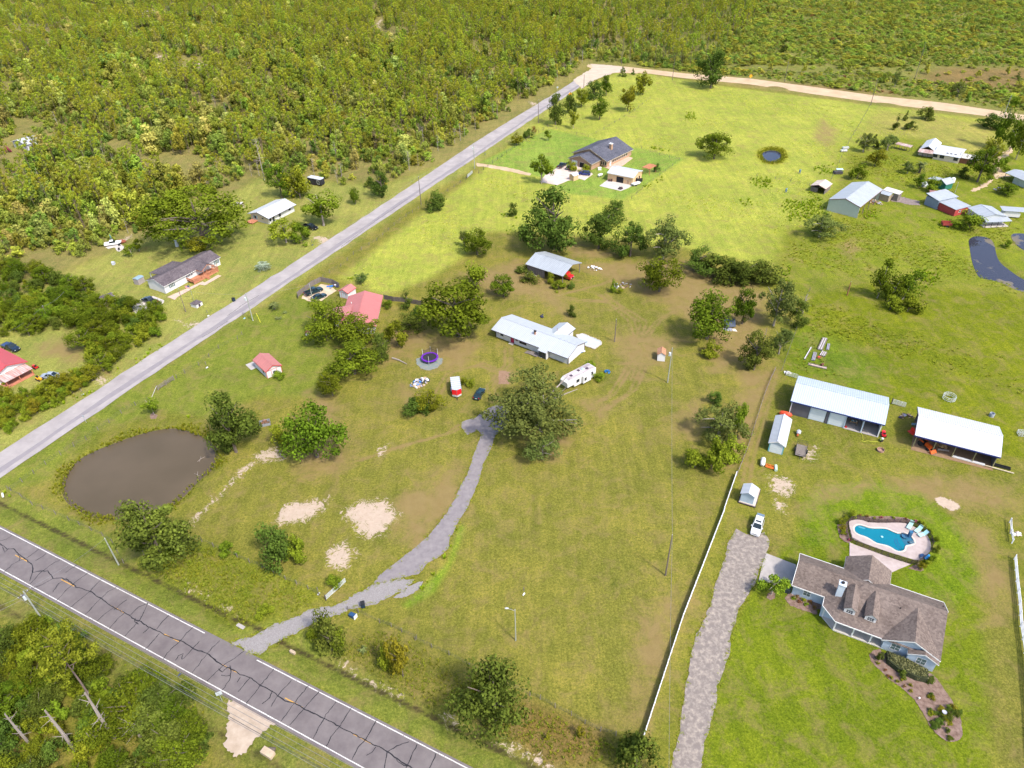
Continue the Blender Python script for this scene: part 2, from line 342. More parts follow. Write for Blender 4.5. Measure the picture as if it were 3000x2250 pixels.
zone([(83.6,82.4),(89.4,85.4),(82,66.6),(75.1,45.3),(66.2,45.5),(76.3,66.8)], (.118, .118, .022), 3)
zone([(57.9,99.8),(63.2,104.1),(74,105.1),(82.5,101.2),(84.8,91.1),(82,79.4),(74.7,74.8),(67.5,79.8),(77.1,88),(78.6,94.8),(65.8,96.4),(59.2,88.5),(54.1,88.6)], (.098, .142, .007), 1.0)
zone([rd(s, 0.2) for s in (-160, 60, 200)] + [rd(s, 8) for s in (200, 60, -160)], (.120, .140, .022), 1.5)      # verges
zone([rd(s, -6.6) for s in (-160, 60, 200)] + [rd(s, -13) for s in (200, 60, -160)], (.120, .132, .026), 2)
zone([(-73,87.5),(-63.4,93.5),(-55.3,91.4),(-40.4,83.8),(-34.2,80.6),(-36.1,76.8),(-47.1,73.4),(-51.5,74.7),(-57.2,79.9),(-65.8,84.5)], (.118, .132, .014), 1.5)
zone([(-29.4,70.8),(-23.3,73.4),(-16.4,69.9),(-8.6,65.6),(1.2,60.1),(12.5,55),(18.9,52.1),(17.3,49.1),(3.1,49.4),(-5.9,54.9),(-15.4,59.2),(-28.7,67.1)], (.118, .112, .022), 2)
zone([(0.9,59.6),(12.5,54.5),(10.8,49.2),(3.7,49.4),(-1.7,54.6)], (.135, .095, .028), 2)
# lush strip beside the drive
zone([(-10.7,95.9),(-12.5,86.5),(-16.4,81.8),(-19.8,77.6),(-18.9,77),(-14.6,80.1),(-11.7,86.9),(-9.8,95.1)], (.130, .190, .016), .8)
# bare sand and dry patches
for p in ([(-48.1,99.8),(-45.6,102.9),(-37.4,103.9),(-38.8,99.3),(-41.9,96.9),(-46.4,96.7)], [(-34.7,99.6),(-32,102.7),(-26,103.6),(-22.6,99),(-24.2,94.3),(-28.5,92.3)], [(-36,90),(-32.5,92.4),(-29.4,89.3),(-31.7,85),(-35.3,86.2)],
  [(-30.7,119),(-27.6,120.4),(-27.9,116.1),(-29.6,116.2)], [(-65.2,97.2),(-60.9,105.3),(-58.5,113.5),(-56.9,116.3),(-55.4,114.8),(-58.8,107.9),(-62.1,100.2),(-64,96.3)], [(-57.1,117.1),(-52.4,120.7),(-49.2,116.1),(-54.9,114.8)],
  [(-4.5,53.5),(-2.2,53.8),(1.4,52),(4.9,49.7),(3.7,49.4),(-0.2,51.2)], [(-60.5,83.6),(-57.9,82.6),(-57.9,80.9),(-59.9,81.9)], [(-56.7,81.5),(-54.6,81.1),(-54.6,80.1),(-56.4,80.5)], [(-52,78.8),(-48.1,77.4),(-48.3,76.5),(-51.4,77.8)],
  [(-28.7,67),(-27,66),(-20.6,62.4),(-17.5,61),(-18.4,60.5),(-23.1,62.7),(-28.5,66)], [(-12,58.2),(-9.2,57.6),(-8.6,55.7),(-10.8,56.2)], [(-85.5,71.4),(-83.5,70.4),(-82.4,68.7),(-84,69)],
  [(52.9,107.3),(54.7,107.5),(56.4,107.2),(57.3,105),(56.8,102.7),(55.3,100.8),(53,101.7),(51.6,102.9)], [(50.7,99.9),(52.3,100.6),(53.9,99.5),(52.8,97.2),(51.8,97.7)],
  [(-97.2,176.6),(-91.4,173.9),(-87.2,174.6),(-85.8,172.8),(-89.8,170.6),(-94.2,174.4)], [(-68.3,229.3),(-61.9,228.9),(-59.9,224),(-63.1,221.8)], [(62.9,115),(66.6,116.9),(64,111.5),(61.4,111.6)],
  [(-103.4,258.7),(-99.9,259.7),(-97.9,255.9),(-100.7,254.1)], [(-107.2,149.6),(-101,147),(-101.1,143.8),(-105.4,146.5)], [(-135.5,227.6),(-134.2,229.3),(-131.8,234.5),(-130.7,233.1),(-130,230.4),(-133.1,227.9),(-134.9,222.6),(-136.4,223.8)],
  [(-334.4,573.8),(-329.9,576),(-320.8,564.6),(-325.1,559.9)], [(-201.9,496.9),(-189.2,491.5),(-183.1,478.7),(-192,479.5)], [(-327.1,696.3),(-302.4,694.7),(-291.8,680.9),(-313.5,676.3)], [(-235.5,522),(-228.1,519),(-224,505.3),(-231,510.4)],
  [(-99.3,614.6),(-97.6,635),(-95.4,630.1),(-96,608.1),(-90.5,583.8),(-83.9,563.7),(-66.6,546.2),(-65.9,528.8),(-80,550.2),(-91.4,578.2)], [(-2.1,383.4),(1,377.6),(-0.6,372.3)], [(20.3,482.4),(24.3,484.1),(23,476.8)], [(10.9,390.9),(17.1,384.7),(13.7,379.4)]):
 sand = np.maximum(sand, soft(GX, GY, p, 3.0))
for p in ([(83.7,100.1),(85.4,100.5),(87.7,98.3),(87.4,97.1),(85.4,96.7),(83.5,98.4)],):
 sand = np.maximum(sand, 1.3 * soft(GX, GY, p, .6))
for p in ([(-14.5,199.8),(4.4,208.3),(13.7,189.7),(17.5,168.5),(7.9,184.3),(-5.7,184.9)], [(20.4,204.4),(55.9,205.9),(75,181.4),(65.4,157.3),(50.4,167.1),(42.5,180.1)], [(27.1,163.4),(46.5,160.3),(38,147.7),(28.4,146.1)],
  [(39.3,130.8),(46.1,132.3),(40,119.2),(36.6,122.5)], [(54.2,167),(66.9,171.4),(62.3,146.8),(50.3,145.3)], [(57.2,145),(66.3,144.7),(46.8,110.1),(42,110.3),(52.3,126.9)], [(-3.3,147),(-0.2,147.2),(-0.8,141.4),(-3.3,141.5)],
  [(-35.4,166),(-24.8,171.1),(-22.3,160.9),(-27.5,155.2),(-32.6,151.2)], [(16.5,134),(21.5,132.6),(20.3,128.6),(17.7,130.4)], [(3,122.1),(11.2,120.8),(9.3,112.8),(4.8,114.9)], [(-26.9,143),(-23.6,140.3),(-24.5,134.3),(-27,136.7)],
  [(-21.9,165.4),(-6.7,160.2),(-12.3,147.6),(-24.3,150.1)], [(-48.3,125.4),(-39,126.7),(-34.6,112.7),(-45.6,108.8)], [(-23.6,102.8),(-12.9,113.5),(-10.3,99.9),(-18.7,90.7),(-22.6,94.2)], [(21.2,73.5),(28.5,79.6),(23,63.5),(18.3,53.7),(18.2,57.2)],
  [(28.9,77.6),(31.6,80.2),(30,75.1),(28,73.3)], [(85.5,96.3),(88.9,91.5),(86.6,80.7),(80.9,71.9),(81.9,78.2),(85.8,91.2)], [(57.7,98.8),(60.1,101.2),(64.4,103.7),(73.6,104.8),(80.7,102.3),(82.6,99.7),(79.6,101.3),(73,103.9),(64.5,102.4),(59.8,99.5),(56.8,97.2)],
  [(73.6,104.8),(88.8,106.1),(99.6,102.6),(97.5,96.3),(88.8,97),(82.8,100.1)], [(-127.8,163.5),(-122.9,167.9),(-114.8,161.5),(-113,154.2),(-123.4,158.9)], [(-49.7,140),(-43.8,138.6),(-38.8,124),(-41.9,111.6),(-43,125.2)],
  [(18.3,221.3),(26.1,216.2),(34.3,209.2),(20.5,209.9)], [(150.5,348.2),(150.8,329.4),(138.9,306.8),(136.7,319.4)], [(108.9,214.4),(113.3,216.5),(113.6,209.7),(107.4,207.7)], [(53.9,199.8),(64.3,193.3),(73.5,188),(74.3,184.2),(64.9,186.5),(50.7,184.4)]):
 dry = np.maximum(dry, soft(GX, GY, p, 3.5))
for ln in ([(36.8,168.6),(32.3,155.8),(28.8,145.5),(23.8,136.1),(19.3,132.7)], [(37.5,155.6),(33.3,147.3),(29.2,137.8),(21.2,130.3)], [(27.5,184.5),(33.5,169.5),(34.3,155.7),(30.2,142.2)], [(6.7,187.2),(18.2,182.2),(29.2,179.9),(36.5,169.4)], [(37.7,198.5),(28.3,191),(18.6,186.7),(7,180.9)], [(-2.1,146),(-8,150.2),(-15.7,146.5),(-18.2,137.6)], [(49.1,176.4),(40.7,169.2),(34.7,158.6)], [(-4,134.7),(-5.5,140.9),(-0.9,150),(-0.9,157.1)], [(47,104.2),(50.8,113.4),(55.7,123.5),(61.2,134.8),(65,143.5)], [(-128.6,165.1),(-123.2,161.1),(-117.7,161.6),(-111.8,157),(-102.1,147.7)], [(-33.8,114.7),(-24.4,119.4),(-14.4,123.2),(-11,126.9)]):
 for off in (-.8, .8):
  l2 = [(p[0] + off, p[1] + off * .3) for p in ln]; k = (GX > min(p[0] for p in l2) - 4) & (GX < max(p[0] for p in l2) + 4) & (GY > min(p[1] for p in l2) - 4) & (GY < max(p[1] for p in l2) + 4)
  dry[k] = np.maximum(dry[k], 0.95 * np.exp(-(pdist(GX[k], GY[k], l2, False) / .42) ** 2))
dm = pdist(GX, GY, DITCH, False); d2 = pdist(GX, GY, DITCH2, False)
wet = np.maximum(wet, 1.25 * np.exp(-(dm / .6) ** 2)); wet = np.maximum(wet, .9 * np.exp(-(d2 / .8) ** 2))
# relief: pond basins, ditches, gentle swells
gz = np.zeros(GX.size)
near = (np.abs(GX) < 300) & (GY > 20) & (GY < 480)
gz[near] += .06 * np.sin(GX[near] * .11 + 1.3 * np.sin(GY[near] * .05)) * np.sin(GY[near] * .09)
gz -= .75 * np.exp(-(dm / 1.6) ** 2) * (np.hypot(GX - rd(62, 4.6)[0], GY - rd(62, 4.6)[1]) > 4.5)
gz -= .6 * np.exp(-(d2 / 1.7) ** 2)
for p, dpt in ((POND, 1.1), (POND2, .9), (POND3, .9), (POND4, .8)):
 k = soft(GX, GY, p, 2.4); gz -= dpt * k; wet = np.maximum(wet, .7 * soft(GX, GY, p, 1.2))
SPAB = [(72.24,91.04),(73.31,91.35),(74.15,91.14),(74.73,90.36),(74.8,89.31),(74.46,88.64),(73.74,88.22),(72.79,88.14),(72.03,88.49)]
gz -= 2.6 * ((soft(GX, GY, POOL, .8) > .3) | (soft(GX, GY, SPAB, .8) > .3))
flat = [(28.7,48.8),(44,83.5),(44.9,99.5),(64.4,131.6),(107.2,109.6),(76.7,47.8)]
ring = soft(GX, GY, [(-97.5,108.7),(-99.1,113.8),(-98.7,119.2),(-96.6,124.9),(-93.3,128.6),(-87.5,130.9),(-80.7,132.1),(-72.3,131),(-62.3,117.1),(-61.8,111.2),(-64.6,105.9),(-66.6,100.8),(-71.6,99.3),(-74.7,98),(-80.5,98.8),(-86.9,100.6),(-92.3,102.8),(-95.3,105.1)], 1.5)
gcol = gcol * (1 - ring[:, None] * .45) + C(.120, .128, .014) * ring[:, None] * .45
r2 = soft(GX, GY, smooth_poly([(104.8,299.3),(108.6,307.8),(114.4,311.5),(119.7,309.1),(119.5,300.2),(115.3,291.1),(109.5,286.9),(104.7,289.9)], 2), 2)
gcol = gcol * (1 - r2[:, None] * .8) + C(.21, .205, .010) * r2[:, None] * .8

nx, ny = len(gx), len(gy)
gm = bpy.data.meshes.new('ground')
gm.vertices.add(nx * ny); gm.vertices.foreach_set('co', np.stack([GX, GY, gz], 1).ravel().astype(np.float32))
ii, jj = np.meshgrid(np.arange(nx - 1), np.arange(ny - 1)); a0 = (jj * nx + ii).ravel()
quads = np.stack([a0, a0 + 1, a0 + 1 + nx, a0 + nx], 1)
nq = len(quads); gm.loops.add(nq * 4); gm.loops.foreach_set('vertex_index', quads.ravel().astype(np.int32))
gm.polygons.add(nq); gm.polygons.foreach_set('loop_start', (np.arange(nq) * 4).astype(np.int32)); gm.polygons.foreach_set('loop_total', np.full(nq, 4, np.int32))
gm.polygons.foreach_set('use_smooth', np.ones(nq, bool))
at = gm.attributes.new('soil', 'FLOAT_COLOR', 'POINT'); at.data.foreach_set('color', np.concatenate([gcol, np.ones((GX.size, 1))], 1).ravel().astype(np.float32))
at = gm.attributes.new('cover', 'FLOAT_COLOR', 'POINT'); at.data.foreach_set('color', np.stack([sand, dry, wet, np.ones(GX.size)], 1).ravel().astype(np.float32))
gm.update(); gm.validate()

def groundmat():
 m = bpy.data.materials.new('grass_ground'); N, L = nt(m); b = N['Principled BSDF']; b.inputs['Roughness'].default_value = 1.0; b.inputs['Specular IOR Level'].default_value = 0.1
 tc = N.new('ShaderNodeTexCoord')
 def noise(scale, det=4, rough=.6, vec=None, dist=0):
  n = N.new('ShaderNodeTexNoise'); n.inputs['Scale'].default_value = scale; n.inputs['Detail'].default_value = det; n.inputs['Roughness'].default_value = rough; n.inputs['Distortion'].default_value = dist
  L.new(vec or tc.outputs['Object'], n.inputs['Vector']); return n.outputs['Fac']
 def ramp(v, p0, p1, c0, c1):
  r = N.new('ShaderNodeValToRGB'); e = r.color_ramp.elements; e[0].position = p0; e[1].position = p1; e[0].color = (*c0, 1); e[1].color = (*c1, 1); L.new(v, r.inputs[0]); return r.outputs[0]
 def mix(t, f, a, b_):
  x = N.new('ShaderNodeMixRGB'); x.blend_type = t
  for k, v in ((0, f), (1, a), (2, b_)):
   if isinstance(v, (int, float)): x.inputs[k].default_value = v
   elif isinstance(v, tuple): x.inputs[k].default_value = (*v, 1)
   else: L.new(v, x.inputs[k])
  return x.outputs[0]
 def mth(op, a, b_, c=None):
  x = N.new('ShaderNodeMath'); x.operation = op; x.use_clamp = op == 'MULTIPLY_ADD' and False
  for k, v in ((0, a), (1, b_), (2, c)):
   if v is None: continue
   if isinstance(v, (int, float)): x.inputs[k].default_value = v
   else: L.new(v, x.inputs[k])
  return x.outputs[0]
 soil = N.new('ShaderNodeAttribute'); soil.attribute_name = 'soil'
 cov = N.new('ShaderNodeAttribute'); cov.attribute_name = 'cover'
 sp = N.new('ShaderNodeSeparateColor'); L.new(cov.outputs['Color'], sp.inputs[0])
 # tone at several scales: broad patches, tufts, blades
 c = soil.outputs['Color']
 c = mix('MULTIPLY', 1.0, c, ramp(noise(.045, 5, .65), .3, .7, (.78, .84, .8), (1.2, 1.14, 1.15)))
 c = mix('MULTIPLY', 1.0, c, ramp(noise(.33, 5, .7, dist=.6), .3, .72, (.78, .84, .76), (1.22, 1.15, 1.2)))
 c = mix('MULTIPLY', 1.0, c, ramp(noise(1.7, 4, .75), .3, .7, (.72, .76, .68), (1.30, 1.25, 1.31)))
 c = mix('MULTIPLY', 1.0, c, ramp(noise(6.0, 3, .8), .3, .7, (.66, .69, .62), (1.36, 1.33, 1.36)))
 c = mix('MULTIPLY', 1.0, c, ramp(noise(2.9, 2, .6), .34, .66, (.78, .81, .75), (1.24, 1.2, 1.25)))
 # mowing lanes along the long side of the lots
 mp = N.new('ShaderNodeMapping'); mp.inputs['Rotation'].default_value = (0, 0, R(27.5)); mp.inputs['Scale'].default_value = (.62, .05, 1)
 L.new(tc.outputs['Object'], mp.inputs[0])
 c = mix('MULTIPLY', 1.0, c, ramp(noise(1.0, 3, .6, mp.outputs[0], .5), .34, .66, (.87, .9, .86), (1.11, 1.09, 1.1)))
 # straw-coloured dead grass
 dn = mth('MULTIPLY_ADD', noise(.22, 6, .7, dist=.8), 1.0, mth('MULTIPLY', sp.outputs[1], .31))
 dn = mth('MULTIPLY_ADD', noise(2.2, 4, .7), .25, dn)
 c = mix('MIX', ramp(dn, .60, .95, (0, 0, 0), (.85, .85, .85)), c, mix('MIX', noise(.5, 4), (.170, .112, .045), (.240, .172, .078)))
 # bare sand
 sn_ = mth('MULTIPLY_ADD', noise(.55, 8, .8, dist=1.8), 1.15, mth('MULTIPLY', sp.outputs[0], .40))
 c = mix('MIX', ramp(sn_, .81, .89, (0, 0, 0), (1, 1, 1)), c, mix('MIX', noise(1.1, 5, .7), (.30, .215, .155), (.47, .385, .31)))
 # small scattered bare spots
 sc = noise(.9, 6, .8, dist=1.2)
 c = mix('MIX', ramp(sc, .66, .76, (0, 0, 0), (.7, .7, .7)), c, (.27, .19, .115))
 # damp ditch bottoms and banks
 wn_ = mth('MULTIPLY', sp.outputs[2], mth('MULTIPLY_ADD', noise(.5, 5, .7), 1.6, -.15))
 c = mix('MIX', ramp(wn_, .3, .75, (0, 0, 0), (.85, .85, .85)), c, (.036, .026, .014))
 L.new(c, b.inputs['Base Color'])
 bp = N.new('ShaderNodeBump'); bp.inputs['Strength'].default_value = .8; bp.inputs['Distance'].default_value = .22
 L.new(mth('MULTIPLY_ADD', noise(4.5, 3, .8), .5, noise(1.1, 4, .7)), bp.inputs['Height']); L.new(bp.outputs[0], b.inputs['Normal'])
 return m
gm.materials.append(groundmat())
struct('ground', gm)

# main road: worn asphalt slab with tar-sealed cracks, edge lines and centre dashes
M_ROAD = mat('worn_asphalt', (.108, .090, .092), .9, col2=(.165, .142, .140), scale=.35, bump=.25, bscale=14, detail=9)
M_TAR = mat('tar_seal', (.012, .011, .014), .55, .2)
M_WHITE = mat('road_white', (.42, .40, .38), .8, col2=(.60, .58, .56), scale=3)
M_YEL = mat('road_yellow', (.46, .25, .04), .8, .15, scale=3)
mb = MB(); n = 60
L0 = [rd(-170 + i * 400 / n, .45) for i in range(n + 1)]; L1 = [rd(-170 + i * 400 / n, -6.95) for i in range(n + 1)]
for i in range(n):
 mb.add([(*L1[i], .10), (*L1[i + 1], .10), (*rd(-170 + (i + 1) * 400 / n, -3.2), .16), (*rd(-170 + i * 400 / n, -3.2), .16)], [(0, 1, 2, 3)])
 mb.add([(*rd(-170 + i * 400 / n, -3.2), .16), (*rd(-170 + (i + 1) * 400 / n, -3.2), .16), (*L0[i + 1], .10), (*L0[i], .10)], [(0, 1, 2, 3)])
 mb.add([(*L1[i], -.3), (*L1[i + 1], -.3), (*L1[i + 1], .10), (*L1[i], .10)], [(0, 1, 2, 3)])
 mb.add([(*L0[i + 1], -.3), (*L0[i], -.3), (*L0[i], .10), (*L0[i + 1], .10)], [(0, 1, 2, 3)])
road = struct('main_road', mb.mesh('main_road', M_ROAD))
def rz(t): return .16 - .06 * abs(t + 3.2) / 3.7
def worn(mb, s0, s1, t, w, sd):
 q = random.Random(sd); s = s0
 while s < s1:
  e = min(s1, s + q.uniform(.8, 3.2)); g_ = q.uniform(.0, .10); a, b_ = t - w / 2 * q.uniform(.75, 1.1), t + w / 2 * q.uniform(.75, 1.1)
  mb.add([(*rd(s, a), rz(a) + .005), (*rd(e, a), rz(a) + .005), (*rd(e, b_), rz(b_) + .005), (*rd(s, b_), rz(b_) + .005)], [(0, 1, 2, 3)]); s = e + g_
for t, seg in ((0.02, [(-170, 54.5), (66, 225)]), (-6.45, [(-170, 225)])):
 mb = MB()
 for k, (a, b_) in enumerate(seg): worn(mb, a, b_, t, .17, int(t) + k)
 mb.build('edge_line', M_WHITE, road)
for k in range(-12, 18):
 s = 9.3 + 13.05 * k; mb = MB(); worn(mb, s, s + 3.5, -3.1, .15, k + 90); mb.build('centre_dash', M_YEL, road)
def crack(pts, w, sd, closed=False):
 """tar line over a crack: wobbling ribbon just above the road"""
 q = random.Random(sd); P = []
 for i in range(len(pts) - 1):
  a, b_ = pts[i], pts[i + 1]; d = math.hypot(b_[0] - a[0], b_[1] - a[1]); k = max(1, int(d / .45))
  for j in range(k): P.append((a[0] + (b_[0] - a[0]) * j / k + q.gauss(0, .045), a[1] + (b_[1] - a[1]) * j / k + q.gauss(0, .045)))
 P.append(pts[-1]); mb = MB(); V = []
 for i, p in enumerate(P):
  a, b_ = P[max(i - 1, 0)], P[min(i + 1, len(P) - 1)]; dx, dy = b_[0] - a[0], b_[1] - a[1]; l = math.hypot(dx, dy) or 1; ww = w * q.uniform(.6, 1.25) / 2
  for sgn in (1, -1):
   x, y = p[0] - sgn * dy / l * ww, p[1] + sgn * dx / l * ww
   t = (x - RA[0]) * rn.x + (y - RA[1]) * rn.y; V.append((x, y, rz(t) + .011))
 mb.add(V, [(2 * i, 2 * i + 2, 2 * i + 3, 2 * i + 1) for i in range(len(P) - 1)])
 mb.build('crack_seal', M_TAR, road)
LONG = [(-99,93.6),(-96.7,92),(-95.6,92.1),(-93.1,90.2),(-91,88.9),(-89.9,88.1),(-88.8,86.3),(-87.7,86.6),(-86.3,86.6),(-84.4,84.8),(-82.9,84.9),(-81.5,84.4),(-79.1,82.8),(-77.1,82.1),(-75.7,81.5),(-73.8,80.3),(-71.8,79),(-70.1,78),(-67.4,76.8),(-65.9,75.7),(-64.5,75.2),(-62.9,74.2),(-61,73.3),(-59.4,72.5),(-56.1,71.2),(-54.8,70.5),(-53.6,69.7),(-51.1,68.8),(-48.9,67.3),(-47.6,66.5),(-46.2,65.9),(-44.4,64.9),(-42.5,64.2),(-40.7,62.9),(-38.7,62),(-37.5,61.1),(-36.2,60.3),(-34.6,59.9),(-32.7,58.8),(-30.1,57.6),(-28.3,56.7),(-26.7,55.8),(-25.2,55.1),(-22.9,53.9),(-21,53),(-19.3,52.1),(-17.8,51.1),(-16.3,50.1),(-14.1,49.1)]
CR = [(LONG, .17)]
for p in ([(-94.3,86.6),(-93.7,88.2),(-92.8,89.1),(-91.7,89.8),(-90.6,92)], [(-99.3,94.1),(-98.3,94.5),(-97.7,95.5)], [(-88.1,83.5),(-87.3,86.4),(-86.2,88.2),(-85.2,89.2)], [(-87.1,82.7),(-85.6,83.6),(-84.4,84.8)], [(-81.3,80),(-80.7,82.1),(-79.7,84.2),(-78.6,86)], [(-78.2,78.4),(-77.2,80.1),(-76.5,81.4),(-76.1,82.4),(-75.4,84.6)],
  [(-74.8,76.9),(-73.7,80),(-73,81.6),(-71.9,82.6)], [(-72.2,75.4),(-71.5,76.9),(-70.5,78.1)], [(-69.4,73.9),(-68.8,75.7),(-68.1,77)], [(-66.1,72.4),(-65.4,74.4),(-64.8,75.6),(-64.8,79)], [(-66.8,76.6),(-66.1,78.2),(-64.8,79)], [(-61.6,69.8),(-61,71.3),(-60.4,72.8)], [(-61.2,73.6),(-60.7,75.2),(-60.1,76.4)],
  [(-57.9,68),(-57.3,69.8),(-56.3,71.2),(-55.8,72.7),(-55.1,74)], [(-52.4,65.4),(-51.6,67.1),(-51,68.8),(-50.5,69.9),(-49.7,71.2)], [(-49.5,63.8),(-48.5,65.4),(-47.5,66.8),(-46.3,67.8),(-45.1,69.1)], [(-46.6,62.3),(-45.9,64),(-46,65.4),(-46.6,66.5)], [(-47.6,64.9),(-46.6,64.7),(-46,64.8)],
  [(-42.1,60.1),(-41.3,61.6),(-40.7,62.9),(-40,64.2),(-39.3,65.8)], [(-43.9,61.9),(-43.4,63.2),(-42.7,64.2)], [(-36,57.1),(-35.1,58.9),(-34.3,60.7),(-33.1,62.7)], [(-34.5,56.5),(-33.3,58.4),(-32.3,60.1),(-31.2,61.7)], [(-30.6,54.2),(-29.9,56.4),(-29.4,57.8),(-28.2,59.9)], [(-28.4,53.1),(-27.7,54.9),(-26.8,56.3)],
  [(-39.6,59.9),(-38.7,60.8),(-38.5,62)], [(-38.1,59.4),(-37.7,60.7),(-37.5,61.1)], [(-37.5,61.1),(-36.9,62.2),(-36,63.7)], [(-55.8,67.7),(-55.6,68.6),(-55,68.9),(-54.9,67.9)], [(-54.8,67.8),(-53.9,69.4),(-53.1,71.1)], [(-63.2,72.9),(-62.6,74)], [(-70.2,77.6),(-69.6,78.9),(-68.8,79.8)], [(-82.9,81.8),(-82.8,83.6),(-81.8,84.9)],
  [(-94,90.8),(-93,89.8),(-92.9,89.1)], [(-89.8,89),(-88.9,90.1),(-88.7,90.8)], [(-97.9,92.6),(-96.8,91.2),(-96.5,92.2)], [(-26.8,56.4),(-26.3,57.5),(-25.7,59)], [(-24.3,51.1),(-23.7,52.8),(-22.7,54),(-22.2,55.3),(-21.6,56.9)], [(-19.3,52.1),(-18,52.9),(-16.3,53.5)], [(-19.3,52.1),(-19.4,50.9),(-19.5,49.4)],
  [(-22.3,51.6),(-21.5,52.1),(-21.1,52.8)], [(-17.9,51),(-17.1,50.3),(-16.1,50)], [(-16.5,49.1),(-16,50.6),(-15.1,53.1)], [(-13.1,49.3),(-12.6,50.6),(-12.2,51.8)], [(-88.5,84.4),(-88.7,85.4),(-89.2,86.8)], [(-82.7,86.1),(-81.8,87.4),(-81.5,87.9)], [(-65.7,75.8),(-65.7,75.2),(-64.7,74.7)], [(-50.6,68.6),(-49.8,67.9),(-49.2,67.6)], [(-44.5,63.6),(-44.3,64.4)], [(-48.3,66),(-47.5,65.4),(-46.8,66.2)]):
 CR.append((p, .13))
for k, (p, w) in enumerate(CR): crack(p, w, k + 5)
q = random.Random(4)
for s in [x for x in range(-160, -4, 6)] + [x for x in range(112, 225, 6)]:
 crack([rd(s + q.uniform(-1, 1), .1), rd(s + q.uniform(-1, 2), -3), rd(s + q.uniform(-1, 3), -6.5)], .12, s)

# side road: pale chip-sealed asphalt running up the left
M_SIDE = mat('chip_seal', (.225, .198, .200), .9, col2=(.345, .312, .300), scale=.22, bump=.2, bscale=10, detail=9, stretch=(1, 1, 1))
mb = MB(); q = random.Random(3); P = []
for i in range(0, 110):
 s = -70 + i * 4.05; wl_ = 3.75 + q.gauss(0, .14) + (1.8 * math.exp(-((s - 235) / 60) ** 2)); wr_ = 3.95 + q.gauss(0, .14)
 P.append((sdp(s, wl_), sdp(s, -wr_)))
for (a, b_), (c_, d_) in zip(P, P[1:]): mb.add([(*b_, .07), (*d_, .07), (*c_, .07), (*a, .07)], [(0, 1, 2, 3)])
side = struct('side_road', mb.mesh('side_road', M_SIDE))
mb = MB(); P = []
for i in range(0, 90):
 s = -60 + i * 4.6; P.append(sdp(s, -1.75 + .35 * math.sin(s * .05) + q.gauss(0, .08)))
strip('wheel_wear', P, [1.5 + .4 * math.sin(i * .7) for i in range(len(P))], .078, mat('worn_lane', (.185, .165, .180), .9, col2=(.235, .21, .215), scale=.5, detail=8), side)
for k, pts in enumerate(([(-80.8,176.9),(-79.6,179.2),(-78.5,182.6),(-76.7,185.4),(-74.8,188.5)], [(-84.3,165.7),(-81.9,169.7),(-79.8,174.1)], [(-56,220.3),(-48.3,238.4),(-38,260.3)])):
 P2 = roughen(pts, 1.0, .06, k, False); strip('crack_seal', P2, .14, .086, M_TAR, side)
# pale sandy dirt road across the back
M_DIRT = mat('sandy_dirt', (.36, .25, .15), 1.0, col2=(.47, .35, .23), scale=.18, bump=.3, bscale=6, detail=8)
DL = [(52.1,471.3),(54.3,465.1),(68.8,460.7),(85.7,450.7),(102.9,440),(138,424.7),(167.3,404.1),(191.9,385.4),(220.1,369.6),(246.7,347.4),(260.2,335.5)]
DR_ = [(49.3,461.6),(53.1,452.9),(63,444.6),(84,440.6),(100.7,429.3),(134.6,412.6),(162.3,390.1),(186.6,372.7),(213.4,356.2),(241.6,338.7),(254.6,326.6)]
mb = MB()
for i in range(len(DL) - 1): mb.add([(*DR_[i], .05), (*DR_[i + 1], .05), (*DL[i + 1], .05), (*DL[i], .05)], [(0, 1, 2, 3)])
struct('dirt_road', mb.mesh('dirt_road', M_DIRT))
struct('road_bend', MB().add([(*p, .09) for p in roughen([(38.3,429.8),(47,446.8),(52.6,457.5),(52.2,467.3),(59.9,464.6),(70.4,459),(72.5,447.5),(62.9,443.5),(51.6,430.4),(41.9,411.3)], 2, .3, 5)], [list(range(len(roughen([(38.3,429.8),(47,446.8),(52.6,457.5),(52.2,467.3),(59.9,464.6),(70.4,459),(72.5,447.5),(62.9,443.5),(51.6,430.4),(41.9,411.3)], 2, .3, 5))))]).mesh('road_bend', mat('pale_gravel', (.36, .29, .22), 1, col2=(.46, .38, .30), scale=.3, detail=8)))
# drives
M_DRV = mat('old_drive_asphalt', (.150, .130, .138), .95, col2=(.225, .20, .20), scale=.9, bump=.35, bscale=10, detail=9)
M_GRV = mat('pale_stone_gravel', (.16, .142, .135), 1, col2=(.27, .25, .25), scale=5, bump=.3, bscale=12, detail=9)
UP = [(-25.8,82),(-24.7,84.1),(-21,88.2),(-18.1,91.1),(-16.8,93),(-13.3,99.2),(-10.9,106.9),(-10,109.2),(-8,118.8),(-7.2,123),(-8.1,124.1),(-10.3,122.5),(-11.8,125.3),(-11.7,127.2),(-8.6,128.5),(-6.1,131.8),(-3.6,133.2),(-0.4,131.1),(-0.4,127.7),(-1.5,125.5),(-3.9,122.3),(-4.7,118.7),(-6.5,112.8),(-7.4,107.7),(-8.5,103.3),(-9.9,99.1),(-11,97.1),(-11.5,94.8),(-12.6,92.1),(-12.7,89.8),(-14.1,88),(-16.2,86.6),(-17.7,84.2),(-21,83.3),(-23.1,82.5)]
sheet('asphalt_drive', roughen(UP, 1.6, .10, 2), .075, M_DRV)
LO = [(-47.7,70.7),(-44.4,72.1),(-42,73.7),(-36.1,76.8),(-30.7,78.2),(-29,79.5),(-25.8,82.1),(-23.1,82.6),(-20.4,83.3),(-18.4,82.9),(-19.6,80.9),(-21.9,79.4),(-24.2,78.2),(-26.5,77.3),(-30.3,76.2),(-33.1,75),(-37.7,72.2),(-40.8,70),(-42.4,68.4),(-44.6,69.1)]
